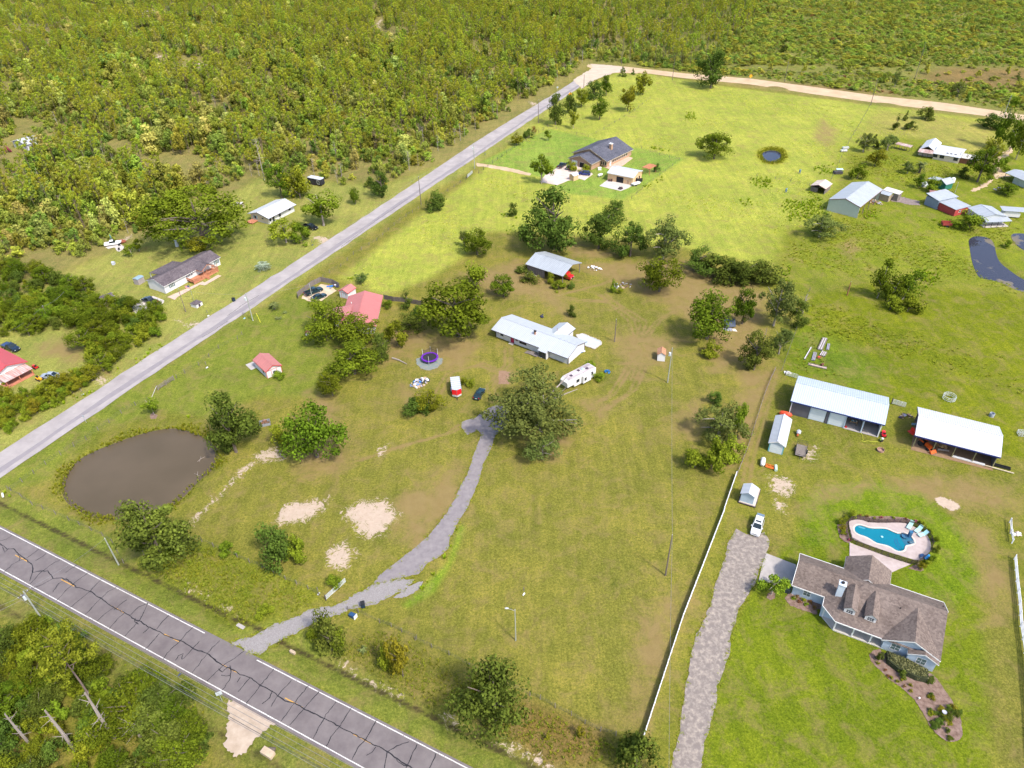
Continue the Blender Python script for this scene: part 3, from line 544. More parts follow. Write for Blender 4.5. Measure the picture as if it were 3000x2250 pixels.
sheet('gravel_drive', roughen(LO, 1.2, .22, 3), .066, M_GRV)
sheet('gravel_spill', roughen([(-21.6,79),(-19.4,81.5),(-16.7,82.5),(-17.4,80.5),(-19.5,79.2)], 1.0, .12, 4), .058, M_GRV)
RD = [(42.5,93.2),(40.2,90.2),(37.8,85.2),(33.5,76.6),(30,70.5),(28.3,67.4),(26.7,63.4),(25.3,58.8),(23.1,52.9),(22.1,51.1),(21,48.1),(25,47.6),(26.2,50.2),(28.1,54.6),(29.4,57),(30.7,60.4),(31.9,62.5),(33.7,65.6),(35.3,70.1),(38.1,74.9),(39.5,77),(43,81.6),(45.4,85.3),(46.6,87.4),(47.6,90),(47.5,92.3),(44.9,91.4)]
M_RDV = mat('weathered_drive', (.165, .138, .125), .95, col2=(.32, .27, .225), scale=1.3, bump=.3, bscale=9, detail=10)
M_RDV.node_tree.nodes['Color Ramp'].color_ramp.elements[0].position = .44; M_RDV.node_tree.nodes['Color Ramp'].color_ramp.elements[1].position = .68
sheet('house_drive', roughen(RD, 2.2, .16, 5), .06, M_RDV)
M_CONC = mat('concrete', (.28, .25, .235), .9, col2=(.37, .335, .315), scale=.6, bump=.15, detail=8)
M_CONC2 = mat('bright_concrete', (.38, .34, .31), .9, col2=(.48, .435, .40), scale=.6, bump=.15, detail=8)
ap = [(42.9,80.5),(44.7,84.3),(46.3,87.1),(50.9,84.3),(48.9,79.7),(46,80.6)]
struct('garage_apron', MB().prism([(*p, .11) for p in ap][::-1], .15).mesh('garage_apron', M_CONC))
struct('parking_pad', MB().prism([(*p, .11) for p in [(-111,183.7),(-109.6,188.3),(-106.7,189.3),(-102.5,186.6),(-102.2,185.5),(-102.7,183.3),(-106.1,178.3),(-108.3,179.4)]][::-1], .15).mesh('parking_pad', M_CONC2))
struct('brick_house_pad', MB().prism([(*p, .1) for p in [(15.1,281.9),(20.3,289.7),(25.1,292.6),(30.4,291.6),(34.5,282.1),(30.4,275.3),(28.6,277.4),(23.8,275.3),(19.4,271),(12.8,274.7)]][::-1], .15).mesh('brick_house_pad', mat('pinkish_concrete', (.42, .33, .28), .9, col2=(.55, .46, .41), scale=.5, detail=7)))
struct('garage_slab', MB().prism([(*p, .1) for p in [(39.4,275.1),(48.6,269.3),(46.4,266.3),(43.2,263.6),(35.6,269.1)]][::-1], .15).mesh('garage_slab', M_CONC2))
struct('brick_patio', MB().prism([(*p, .08) for p in [(44.1,299.3),(50.8,302.3),(53.3,299.8),(48,291.2),(42,286.6),(39,291.1)]][::-1], .12).mesh('brick_patio', mat('salmon_pavers', (.42, .26, .19), .9, col2=(.52, .36, .28), scale=1, detail=7)))
sheet('sandy_drive', roughen([(-13.3,298.2),(-8.7,296.1),(1.6,290.9),(9.6,284.2),(8.9,281.7),(0.3,287.4),(-9.3,293),(-12.5,293.9)], 1.2, .2, 8), .05, M_DIRT)
sheet('sand_lane', roughen([(216.5,305),(211.8,299.6),(207.9,296.6),(201.4,289.4),(195.2,281.1),(190.1,272),(189.3,267.6),(194.9,269.7),(196,270.4),(195.9,276.1),(197.5,281),(204.5,289.2),(211.7,296.4),(216.6,304.6)], 1.5, .4, 9), .05, M_DIRT)
sheet('sand_track', roughen([(187.4,267),(185.9,266.7),(183,263.8),(175.9,258.5),(172.8,256.1),(173.5,255.4),(177.9,257.7),(183.9,262.6)], 1.2, .4, 10), .045, M_DIRT)
sheet('sandy_turnout', roughen([(-45.1,60.7),(-41.2,60.3),(-36.1,57),(-38.5,55.6),(-40,52.9),(-41.5,51.8),(-43.7,53.9),(-43.9,56.7)], .6, .25, 11), .05, mat('pale_sand', (.30, .23, .17), 1, col2=(.42, .34, .27), scale=.8, bump=.4, detail=9))
sheet('pen_floor', roughen([(-61.9,187.3),(-57.6,194.6),(-53.8,192.9),(-52.2,190.2),(-53,188.7),(-55.5,184.4),(-58.3,183.8),(-61.7,186.2)], 1, .15, 12), .05, mat('tan_sand', (.40, .29, .18), 1, col2=(.52, .42, .31), scale=.6, detail=7))
sheet('front_walk', [(-102.4,188.6),(-94.9,198),(-92.6,195.9),(-95.1,196),(-99.3,188.4),(-99.4,186.8),(-101.2,188)], .05, mat('peach_pavers', (.42, .29, .22), .9, col2=(.50, .38, .31), scale=1.2, detail=6))
sheet('porch_walk', [(-94.8,195.8),(-91.5,202.1),(-90.1,201.4),(-93.3,195.4)], .055, mat('peach_pavers', (.42, .29, .22)))

# water
M_POND = water('pond_water', (.080, .060, .036), .08, (.094, .070, .044), 1.2, .10)
M_POND_B = water('dark_pond_water', (.022, .024, .042), .05, (.03, .032, .05), 1.0, .08)
M_POND_L = water('lily_pond_water', (.030, .030, .046), .05, (.13, .11, .085), 1.0, .08, cov=(.56, .60))
for nm, p, m, z in (('front_pond', POND, M_POND, -.38), ('field_pond', POND2, M_POND_B, -.30), ('back_pond', POND3, M_POND_L, -.30), ('corner_pond', POND4, M_POND_L, -.28)):
 cx = sum(a[0] for a in p) / len(p); cy = sum(a[1] for a in p) / len(p)
 sheet(nm, [(cx + (a[0] - cx) * 1.07, cy + (a[1] - cy) * 1.07) for a in p], z, m)

# ---------------------------------------------------------------- plants: shared meshes (leaf cards spread through the crown volume)
def leafmesh(name, centres, normals, size, tone, mats, extra=None, aspect=1.0):
 """one quad per leaf clump, each with its own tone; extra = (MB) for wood in the second material slot"""
 n = len(centres); c = np.array(centres); nn = np.array(normals); nn /= np.linalg.norm(nn, axis=1)[:, None] + 1e-9
 r = NR.normal(size=(n, 3)); a = np.cross(nn, r); a /= np.linalg.norm(a, axis=1)[:, None] + 1e-9; b = np.cross(nn, a)
 s = (np.asarray(size) * np.ones(n))[:, None]; a = a * s * aspect; b = b * s
 k = .35
 v = np.stack([c - a - b * k, c + a * k - b, c + a + b * k, c - a * k + b], 1).reshape(-1, 3)
 ev, ef = (extra.v, extra.f) if extra else ([], [])
 me = bpy.data.meshes.new(name)
 allv = np.concatenate([v, np.array(ev).reshape(-1, 3)]) if len(ev) else v
 if not ef:
  me.vertices.add(n * 4); me.vertices.foreach_set('co', v.astype(np.float32).ravel()); me.loops.add(n * 4); me.loops.foreach_set('vertex_index', np.arange(n * 4, dtype=np.int32))
  me.polygons.add(n); me.polygons.foreach_set('loop_start', np.arange(n, dtype=np.int32) * 4); me.polygons.foreach_set('loop_total', np.full(n, 4, np.int32)); me.update()
 else: me.from_pydata(allv.tolist(), [], np.arange(n * 4).reshape(-1, 4).tolist() + [[i + n * 4 for i in f] for f in ef])
 for m in mats: me.materials.append(m)
 if ef: me.polygons.foreach_set('material_index', [0] * n + [1] * len(ef))
 t = np.concatenate([np.repeat(tone, 4), np.full(len(ev), .3)])
 at = me.attributes.new('tone', 'FLOAT', 'POINT'); at.data.foreach_set('value', t.astype(np.float32))
 me.update(); return me
def crown(nl, per, zlo, zhi, wfun, lobe, size, sd, upbias=.35, fill=.25, squash=.8, nm=9):
 """a few big uneven masses carry small lobes; leaves sit on and inside each lobe"""
 q = np.random.RandomState(sd); C_, N_, T_ = [], [], []; M_ = []
 for i in range(nm):
  u = (i + q.rand()) / nm; rr = .5 * wfun(u); ang = i * 2.39996 + q.rand() * 1.4; rad = rr * q.uniform(.2, .78)
  M_.append((np.array([rad * math.cos(ang), rad * math.sin(ang), zlo + (zhi - zlo) * u]), max(.09, rr * q.uniform(.34, .66)), q.uniform(-.12, .12)))
 wt = np.array([m[1] ** 2 for m in M_]); wt /= wt.sum()
 for i in range(nl):
  c0, mr, mt = M_[q.choice(nm, p=wt)]; d0 = q.normal(size=3) + np.array([0, 0, .25]); d0 /= np.linalg.norm(d0)
  lc = c0 + d0 * mr * q.uniform(.5, 1.0) * np.array([1, 1, .8]); lr = lobe * q.uniform(.45, 1.1); lt = mt + q.uniform(-.16, .16)
  d = q.normal(size=(per, 3)); d /= np.linalg.norm(d, axis=1)[:, None]; rad_ = np.where(q.rand(per) < fill, q.rand(per) ** .5, q.uniform(.75, 1.2, per))
  C_.append(lc + d * rad_[:, None] * lr * np.array([1, 1, squash])); N_.append(d + np.array([0, 0, upbias]) + q.normal(size=(per, 3)) * .5)
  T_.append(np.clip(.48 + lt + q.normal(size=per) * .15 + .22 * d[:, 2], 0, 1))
 C_ = np.concatenate(C_); N_ = np.concatenate(N_); T_ = np.concatenate(T_)
 C_[:, :2] *= .5 / np.percentile(np.hypot(C_[:, 0], C_[:, 1]), 97); C_[:, 2] *= 1 / C_[:, 2].max()
 k = C_[:, 2] > .01
 return C_[k], N_[k], size * q.uniform(.65, 1.35, k.sum()), T_[k]
def wood(h, r, limbs, sd, zsplit=.3, spread=.36, top=.8):
 q = random.Random(sd); mb = MB()
 mb.tube([(0, 0, -.02), (q.uniform(-.01, .01), 0, zsplit), (q.uniform(-.02, .02), q.uniform(-.02, .02), top)], [r * 1.3, r, r * .25], 6)
 for i in range(limbs):
  a = i * 2.4 + q.random(); z0 = zsplit + (top - zsplit) * q.uniform(0, .6); s = spread * q.uniform(.5, 1)
  mb.tube([(0, 0, z0), (s * .5 * math.cos(a), s * .5 * math.sin(a), z0 + .12), (s * math.cos(a), s * math.sin(a), z0 + q.uniform(.15, .32))], [r * .6, r * .4, r * .12], 5)
 return mb
M_BARK = mat('bark', (.085, .062, .048), .95, col2=(.16, .13, .105), scale=6, bump=.4, stretch=(1, 1, .25))
M_BARKP = mat('pale_bark', (.21, .17, .145), .95, col2=(.31, .27, .24), scale=6, bump=.4, stretch=(1, 1, .25))
M_PBARK = mat('pine_bark', (.12, .080, .066), .95, col2=(.20, .145, .125), scale=5, bump=.4, stretch=(1, 1, .2))
LV = dict(
 oak=leafmat('oak_leaves', (.036, .056, .005), (.160, .215, .016)),
 dark=leafmat('dark_leaves', (.030, .046, .009), (.125, .172, .026)),
 grey=leafmat('grey_green_leaves', (.055, .074, .018), (.175, .215, .050)),
 light=leafmat('light_leaves', (.055, .080, .006), (.225, .280, .022)),
 yel=leafmat('yellowing_leaves', (.070, .076, .006), (.260, .262, .020)),
 pine=leafmat('pine_needles', (.135, .165, .014), (.430, .475, .046), trans=.4),
 forest=leafmat('forest_leaves', (.135, .165, .022), (.430, .485, .066), tint=.17, trans=.4),
 forestg=leafmat('deep_forest_leaves', (.098, .128, .022), (.330, .400, .072), tint=.15, trans=.4),
 foresty=leafmat('pale_forest_leaves', (.175, .190, .040), (.510, .525, .125), tint=.16, trans=.4),
 rust=leafmat('rust_foliage', (.07, .035, .012), (.28, .14, .045)),
 flower=leafmat('pink_blossom', (.12, .03, .04), (.52, .14, .18), tint=.04),
 palm=leafmat('palm_fronds', (.05, .07, .02), (.20, .24, .08), tint=.05),
 silver=leafmat('silver_palm_fronds', (.10, .13, .09), (.36, .42, .30), tint=.03))
dome = lambda u: math.sqrt(max(.04, 1 - (2 * u - .9) ** 2 * .8))
egg = lambda u: max(.18, math.sin(math.pi * min(1, .18 + u * .74)) ** .7)
cone = lambda u: max(.12, 1.02 - u * .85)
hemi = lambda u: math.sqrt(max(.03, 1 - u ** 2))
colm = lambda u: max(.25, .95 - .6 * u)
PROTO = {}
def proto(kind, leaf, crown_args, wood_args, bark=M_BARK, aspect=1.0):
 c, n_, s, t = crown(*crown_args)
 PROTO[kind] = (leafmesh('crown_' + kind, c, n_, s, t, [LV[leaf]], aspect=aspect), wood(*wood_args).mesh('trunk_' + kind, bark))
#                     nl per zlo zhi  shape lobe size  seed
for i in range(3):
 proto('oak%d' % i, 'oak', (54, 105, .24, .95, dome, .150, .0150, 10 + i, .4, .2, .8), (1, .026, 7, i))
 proto('dark%d' % i, 'dark', (54, 100, .14, .95, egg, .150, .0155, 20 + i, .4, .2, .85), (1, .024, 6, i + 3))
 proto('bush%d' % i, 'light', (24, 90, .12, .85, hemi, .21, .026, 30 + i, .4, .25, .8), (1, .018, 4, i + 6, .05, .3, .6))
 proto('dbush%d' % i, 'dark', (26, 95, .12, .85, hemi, .20, .024, 40 + i, .4, .25, .8), (1, .018, 4, i + 9, .05, .3, .6))
 proto('grey%d' % i, 'grey', (58, 95, .25, .93, dome, .135, .0145, 50 + i, .35, .2, .8), (1, .028, 8, i + 12, .22, .42), M_BARKP)
 proto('small%d' % i, 'light', (26, 85, .34, .93, dome, .17, .022, 60 + i, .35, .2, .85), (1, .022, 5, i + 15, .36, .3), M_BARKP)
 proto('forest%d' % i, ('forest', 'forestg', 'foresty')[i], (26, 52, .2, .94, (egg, dome, cone)[i], .16, .031, 70 + i, .4, .2, .9, 6), (1, .018, 3, i + 18))
 proto('conif%d' % i, 'dark', (30, 70, .08, .97, cone, .15, .022, 80 + i, .25, .2, .8), (1, .022, 3, i + 21))
 proto('yel%d' % i, 'yel', (30, 80, .22, .94, egg, .18, .022, 90 + i, .4, .2, .85), (1, .02, 4, i + 24))
 proto('pop%d' % i, 'oak', (30, 75, .2, .97, colm, .22, .021, 100 + i, .3, .2, .55), (1, .02, 3, i + 27), M_BARKP)
proto('live', 'grey', (120, 95, .22, .93, dome, .105, .0105, 501, .35, .2, .8, 15), (1, .022, 12, 40, .2, .45), M_BARKP)
proto('great', 'oak', (120, 95, .2, .93, dome, .105, .0105, 502, .35, .2, .8, 15), (1, .022, 12, 41, .2, .45))
def pineproto(kind, sd, nt_, z0, leaf='pine', per=85, sz=.0125, spread=.42):
 q = np.random.RandomState(sd); C_, N_, T_ = [], [], []; mb = MB()
 mb.tube([(0, 0, -.02), (.004, 0, .35), (-.006, .004, .7), (.003, 0, .97)], [.0135, .0115, .008, .003], 6)
 for i in range(nt_):
  u = (i + q.rand()) / nt_; z = z0 + (.98 - z0) * u; a = i * 2.4 + q.rand(); rr = spread * (.25 + .75 * math.sin(math.pi * min(1, .25 + .72 * u))) * q.uniform(.5, 1)
  p = np.array([rr * math.cos(a), rr * math.sin(a), z + .03]); mb.tube([(0, 0, z - .05), tuple(p * np.array([.6, .6, 1]) - np.array([0, 0, .03])), tuple(p)], [.005, .003, .001], 4, False)
  for k in range(3):
   o = p + q.normal(size=3) * np.array([.06, .06, .02]); d = q.normal(size=(per // 3, 3)); d /= np.linalg.norm(d, axis=1)[:, None]
   C_.append(o + d * np.array([.075, .075, .032]) * q.uniform(.5, 1.1, per // 3)[:, None]); N_.append(d + np.array([0, 0, .4]) + q.normal(size=d.shape) * .5)
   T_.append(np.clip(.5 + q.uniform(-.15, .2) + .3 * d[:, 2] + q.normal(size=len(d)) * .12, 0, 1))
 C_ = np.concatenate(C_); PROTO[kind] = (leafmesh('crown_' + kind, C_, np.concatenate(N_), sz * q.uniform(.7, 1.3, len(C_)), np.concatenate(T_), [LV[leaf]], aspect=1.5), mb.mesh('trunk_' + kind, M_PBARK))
for i in range(3): pineproto('pine%d' % i, 200 + i, 16, .52 + .06 * i)
LV['bigpine'] = leafmat('big_pine_needles', (.060, .080, .006), (.240, .255, .024), tint=.02)
pineproto('bigpine', 214, 17, .56, 'bigpine', 330, .0075, .30)
def snagproto(kind, sd, n_=12, lean=0, tw=1.0):
 q = random.Random(sd); mb = MB(); mb.tube([(0, 0, -.02), (.006, 0, .5), (-.004, .004, 1)], [.021, .016, .008], 7)
 for i in range(n_):
  z = q.uniform(.35, .98); a = q.uniform(0, 6.28); l = q.uniform(.02, .12) * tw
  mb.tube([(0, 0, z), (l * math.cos(a), l * math.sin(a), z + l * q.uniform(0, .6))], [.005, .0015], 4)
 PROTO[kind] = (None, mb.mesh('trunk_' + kind, M_BARKP))
snagproto('snag0', 1); snagproto('snag1', 2, 7); snagproto('snag2', 3, 26, 0, 2.6)
def palmproto(kind, leaf, nf=34, trunk=.45, sd=1, skirt=False):
 q = np.random.RandomState(sd); C_, N_, S_, T_ = [], [], [], []; mb = MB(); mb.tube([(0, 0, -.02), (0, 0, trunk)], [.075, .06], 8)
 for i in range(nf):
  a = i * 2.4; el = q.uniform(-.5, 1.25); l = .52
  for k in range(7):
   t = (k + .5) / 7; x = l * t * math.cos(el); z = trunk + l * t * math.sin(el) - .28 * t * t
   for sgn in (-1, 1):
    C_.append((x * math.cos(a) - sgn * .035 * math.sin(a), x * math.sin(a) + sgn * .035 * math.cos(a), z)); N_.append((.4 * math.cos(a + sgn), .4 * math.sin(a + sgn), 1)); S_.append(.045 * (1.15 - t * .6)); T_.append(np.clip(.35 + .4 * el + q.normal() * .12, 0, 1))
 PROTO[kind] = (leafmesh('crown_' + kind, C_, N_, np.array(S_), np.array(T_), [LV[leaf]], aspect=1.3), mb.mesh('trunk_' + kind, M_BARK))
palmproto('palm', 'palm'); palmproto('silver', 'silver', 40, .35, 3); palmproto('sago', 'palm', 30, .12, 4)
c, n_, s_, t_ = crown(24, 80, .12, .85, hemi, .21, .026, 301); PROTO['flower'] = (leafmesh('crown_flower', c, n_, s_, t_, [LV['flower']]), PROTO['bush0'][1])
c, n_, s_, t_ = crown(20, 60, .12, .85, hemi, .21, .022, 302); PROTO['rust'] = (leafmesh('crown_rust', c, n_, s_, t_, [LV['rust']]), PROTO['bush0'][1])

def plant(kind, x, y, h, w, label, cat='tree', group=None, name=None, lean=None, z=None):
 nm = name or {'tree': 'tree', 'bush': 'bush', 'palm': 'palm_tree', 'pine': 'pine_tree', 'snag': 'dead_tree'}.get(cat, 'tree')
 o = bpy.data.objects.new(nm, None); COL.objects.link(o); o.location = (x, y, -.05 if z is None else z)
 o.rotation_euler = (lean[0] if lean else 0, lean[1] if lean else 0, rng.uniform(0, 6.28) if not lean else 0); o.scale = (w, w, h)
 cr, tr_ = PROTO[kind]
 if tr_: link('trunk', tr_, o)
 if cr: link('crown', cr, o)
 tag(o, label, cat, group); return o
def scatter(name, pts, kinds, label, cat, joined=True):
 """one object that places instances of plant meshes on points; pts rows: x y z sx sz rot kind"""
 cl = bpy.data.collections.new(name + '_source')
 for i, k in enumerate(kinds):
  me = k if not isinstance(k, str) else None
  if me is None:
   cr, tr_ = PROTO[k]
   src = [m for m in (cr, tr_) if m]
   me = bpy.data.meshes.new('%s_%s' % (name, k)); V, Fc, MI, T_, mats = [], [], [], [], []
   for m in src:
    o0 = sum(len(v) for v in V); v = np.zeros(len(m.vertices) * 3); m.vertices.foreach_get('co', v); V.append(v.reshape(-1, 3))
    Fc += [[a + o0 for a in p.vertices] for p in m.polygons]; MI += [len(mats)] * len(m.polygons); mats.append(m.materials[0])
    t = np.full(len(m.vertices), .3, np.float32)
    if 'tone' in m.attributes: m.attributes['tone'].data.foreach_get('value', t)
    T_.append(t)
   me.from_pydata(np.concatenate(V).tolist(), [], Fc)
   for m in mats: me.materials.append(m)
   me.polygons.foreach_set('material_index', MI)
   at = me.attributes.new('tone', 'FLOAT', 'POINT'); at.data.foreach_set('value', np.concatenate(T_)); me.update()
  so = bpy.data.objects.new('src_%03d_%s' % (i, name), me); cl.objects.link(so)
 P = np.array(pts, float); me = bpy.data.meshes.new(name); me.vertices.add(len(P)); me.vertices.foreach_set('co', P[:, :3].astype(np.float32).ravel())
 a = me.attributes.new('sc', 'FLOAT_VECTOR', 'POINT'); a.data.foreach_set('vector', np.stack([P[:, 3], P[:, 3], P[:, 4]], 1).astype(np.float32).ravel())
 a = me.attributes.new('rot', 'FLOAT_VECTOR', 'POINT'); a.data.foreach_set('vector', np.stack([0 * P[:, 5], 0 * P[:, 5], P[:, 5]], 1).astype(np.float32).ravel())
 a = me.attributes.new('pick', 'INT', 'POINT'); a.data.foreach_set('value', P[:, 6].astype(np.int32))
 me.update(); o = link(name, me); tag(o, label, cat, None, 'stuff')
 gt = bpy.data.node_groups.new(name + '_nodes', 'GeometryNodeTree'); gt.interface.new_socket('Geometry', in_out='INPUT', socket_type='NodeSocketGeometry'); gt.interface.new_socket('Geometry', in_out='OUTPUT', socket_type='NodeSocketGeometry')
 N, L = gt.nodes, gt.links; gi, go = N.new('NodeGroupInput'), N.new('NodeGroupOutput'); ip = N.new('GeometryNodeInstanceOnPoints'); ci = N.new('GeometryNodeCollectionInfo')
 ci.inputs['Collection'].default_value = cl; ci.inputs['Separate Children'].default_value = True; ci.inputs['Reset Children'].default_value = True
 def na(nm, ty):
  n = N.new('GeometryNodeInputNamedAttribute'); n.data_type = ty; n.inputs['Name'].default_value = nm; return n.outputs['Attribute']
 L.new(gi.outputs[0], ip.inputs['Points']); L.new(ci.outputs[0], ip.inputs['Instance']); ip.inputs['Pick Instance'].default_value = True
 L.new(na('pick', 'INT'), ip.inputs['Instance Index']); L.new(na('rot', 'FLOAT_VECTOR'), ip.inputs['Rotation']); L.new(na('sc', 'FLOAT_VECTOR'), ip.inputs['Scale'])
 L.new(ip.outputs[0], go.inputs[0]); md = o.modifiers.new('place', 'NODES'); md.node_group = gt
 return o
def fill(poly, step, sd, jit=.45):
 """jittered points inside a polygon"""
 q = np.random.RandomState(sd); xs = [p[0] for p in poly]; ys = [p[1] for p in poly]
 X, Y = np.meshgrid(np.arange(min(xs), max(xs), step), np.arange(min(ys), max(ys), step)); X = X.ravel() + q.uniform(-jit, jit, X.size) * step; Y = Y.ravel() + q.uniform(-jit, jit, Y.size) * step
 k = inpoly(X, Y, poly); return np.stack([X[k], Y[k]], 1)

# ---------------------------------------------------------------- woods, scrub, thickets
CLEAR = [[(-188.6,334.8),(-179.7,337.5),(-169.2,329.2),(-156.8,319),(-132.6,314.5),(-126.2,295.1),(-123.7,274.5),(-131.1,276.6),(-143.3,290.8),(-153.9,301.4),(-166.2,308.8),(-181.8,319.6)], [(-248.8,374.8),(-239.5,374.1),(-219.3,336.9),(-227.1,337.4)], [(-239.5,339),(-234.4,343.6),(-234.2,351.9),(-228.8,351.5),(-217,341.5),(-210.7,330.6),(-206.7,315.9),(-207,302.6),(-217.7,308.9),(-228.3,319.3)],
  [(-338.5,579.6),(-324.5,576.5),(-308.1,543.2),(-319.4,544.4)], [(-239.5,527),(-226.9,521.2),(-188.5,495.6),(-173.1,462.4),(-185.3,459.7),(-227,495)], [(-340.8,709.4),(-297,701.7),(-278.1,654.7),(-316.7,659.2)], [(-398.3,645.3),(-372.2,636),(-343,577.4),(-365.4,585.1)], [(-103.1,624.5),(-99.2,647.2),(-92.7,633.1),(-90,598.3),(-82.3,569),(-64.9,551.2),(-60.6,507.4),(-79.1,525.4),(-93.1,562)], [(-21.8,526.8),(-4,525),(-1.9,493),(-18.8,494.6)],
  [(14.5,403.5),(53.1,462.9),(55.1,457.3),(16.9,378.9),(13.4,375.3)]]
FOREST = [(-177.1,184.3),(-167,197.8),(-166.8,214.4),(-157.4,220.7),(-141,217.6),(-138.9,224.3),(-131.5,234.4),(-125.2,232.2),(-128.7,246.7),(-124.8,259.2),(-114.1,269.2),(-112.1,280.4),(-99.2,288.2),(-82.3,288.9),(-66.1,276.9),(-56.1,271.4),(-44.9,269.2)] + [sdp(s, 12.5) for s in range(165, 372, 12)] + [(44, 462), (56, 490), (70, 600), (60, 980), (-760, 980), (-760, 300)]
EAST = [(55.1,472.2),(69.6,466.9),(86.9,457.5),(104.4,447.2),(119.9,455.2),(146.6,494),(191.8,599.8),(214.2,706.1),(304.4,878.9),(84.3,915.9),(44.3,532.3)]
SCRUB = [(78.1,461),(103.9,444.7),(139.2,429.1),(168.7,408.2),(193.7,389.7),(222.4,374.4),(249.5,352.2),(273.9,334.5),(558.2,758.2),(224.4,809.6),(188.4,613),(134,495.2)]
q = np.random.RandomState(5); FT = []
pts = fill(FOREST, 3.6, 1)
cl = np.zeros(len(pts), bool)
for p in CLEAR: cl |= inpoly(pts[:, 0], pts[:, 1], p)
pts = pts[~cl]
def lumpy(x, y): return np.sin(x * .043 + 1.7 * np.sin(y * .031)) * np.sin(y * .052 + 1.1 * np.sin(x * .037)) + .5 * np.sin(x * .13 + y * .11)
dn = lumpy(pts[:, 0], pts[:, 1]); far = np.hypot(pts[:, 0], pts[:, 1])
keep = (q.rand(len(pts)) < np.clip(.95 - .55 * (dn < -.7), 0, 1)) & (q.rand(len(pts)) < np.clip(1.25 - far / 1500, .55, 1)); pts = pts[keep]; dn = dn[keep]
pinep = np.clip(.10 + .0007 * (pts[:, 1] - 250) + .12 * (pts[:, 0] > -120) + .1 * lumpy(pts[:, 1] + 90, pts[:, 0]), .04, .5)
edges_ = pdist(pts[:, 0], pts[:, 1], FOREST)
for (x, y), d, pp, edge in zip(pts, dn, pinep, edges_):
 r = q.rand()
 if r < pp and edge > 3: k = 3 + q.randint(3); h = q.uniform(9, 16); w = h * q.uniform(.32, .46)
 elif r < pp + .02: k = 6; h = q.uniform(5, 8.5); w = h * .75
 elif r < pp + .42 or edge < 5: k = 7 + q.randint(2); h = q.uniform(2.6, 5.0); w = h * q.uniform(.9, 1.35)
 elif r < pp + .36: k = 9; h = q.uniform(6, 10); w = h * .5
 else: k = q.randint(3); h = (q.uniform(4.0, 7.5) if q.rand() < .7 else q.uniform(7.5, 12)) * (1 + .15 * d); w = h * q.uniform(.55, 1.0)
 FT.append((x, y, -.05, w, h, q.uniform(0, 6.28), k))
FT.sort(key=lambda t: math.hypot(t[0], t[1]) - (25 if t[6] < 6 else 0))
FK = ['forest0', 'forest1', 'forest2', 'pine0', 'pine1', 'pine2', 'snag2', 'fbush0', 'fbush1', 'conif1']
for i in range(2):
 c, n_, s_, t_ = crown(18, 54, .12, .85, hemi, .20, .036, 400 + i, nm=6); PROTO['fbush%d' % i] = (leafmesh('crown_fbush%d' % i, c, n_, s_, t_, [LV[('forest', 'forestg')[i]]]), PROTO['bush0'][1])
NI = {'tree': 0, 'pine': 0, 'snag': 0, 'bush': 0}; REST = []
for t in FT:
 k = FK[t[6]]; cat = 'pine' if k.startswith('pine') else 'snag' if k.startswith('snag') else 'bush' if 'bush' in k else 'tree'
 if NI[cat] < {'tree': 300, 'pine': 300, 'snag': 40, 'bush': 150}[cat]:
  NI[cat] += 1
  lab = {'tree': 'leafy tree on the near side of the big woods', 'pine': 'tall bare-stemmed pine rising above the near side of the big woods', 'snag': 'grey leafless dead tree in the near side of the big woods', 'bush': 'shrub filling the near edge of the big woods'}[cat]
  o = plant(k, t[0], t[1], t[4], t[3], lab, cat, {'tree': 'leafy trees of the big woods', 'pine': 'pines of the big woods', 'snag': 'dead trees in the big woods', 'bush': 'shrubs of the woodland edge'}[cat], {'tree': 'woodland_tree', 'pine': 'pine_tree', 'snag': 'dead_tree', 'bush': 'woodland_shrub'}[cat])
 else: REST.append(t)
scatter('woodland', REST, FK, 'dense mixed woods of pine and hardwood filling the upper left', 'woods')
# the open pine stand and its undergrowth beyond the dirt road
ET = []
for x, y in fill(EAST, 4.6, 3):
 r = q.rand()
 if r < .26: h = q.uniform(13, 19); ET.append((x, y, -.05, h * .34, h, q.uniform(0, 6.28), q.randint(3)))
 elif r < .85: h = q.uniform(1.4, 4.2); ET.append((x, y, -.05, h * q.uniform(.9, 1.5), h, q.uniform(0, 6.28), 3 + q.randint(2)))
 elif r < .93: h = q.uniform(5, 8); ET.append((x, y, -.05, h * .6, h, q.uniform(0, 6.28), 5))
scatter('pine_stand', ET, ['pine0', 'pine1', 'pine2', 'fbush0', 'fbush1', 'forest1'], 'thin stand of tall pines over low brush beyond the road bend', 'woods')
ST = []
bare = [[(220.3,442.4),(239.3,444.4),(308.8,440),(284.9,386.8),(265.1,394.5),(237.5,404.6),(219.8,421)], [(132,456.1),(221.9,446),(220.1,431.5),(164.4,436.4),(131.5,446.6)]]
sp_ = fill(SCRUB, 3.2, 4); bm_ = np.any([inpoly(sp_[:, 0], sp_[:, 1], p) for p in bare], 0); sl_ = lumpy(sp_[:, 0] * 1.3, sp_[:, 1] * 1.3)
for (x, y), b_, d in zip(sp_, bm_, sl_):
 r = q.rand()
 if b_ and r < .9: continue
 if r < .06: continue
 if r > .988: h = q.uniform(3.5, 6); ST.append((x, y, -.05, h * .75, h, q.uniform(0, 6.28), 2 + (q.rand() < .12)))
 else: h = q.uniform(.7, 2.1) * (1.15 + .35 * d); ST.append((x, y, -.05, h * q.uniform(1.6, 2.8), h, q.uniform(0, 6.28), q.randint(2) if q.rand() < .99 else 4))
scatter('scrub', ST, ['fbush0', 'fbush1', 'forest0', 'conif0', 'rust'], 'low dense scrub spreading beyond the sandy dirt road', 'scrub')
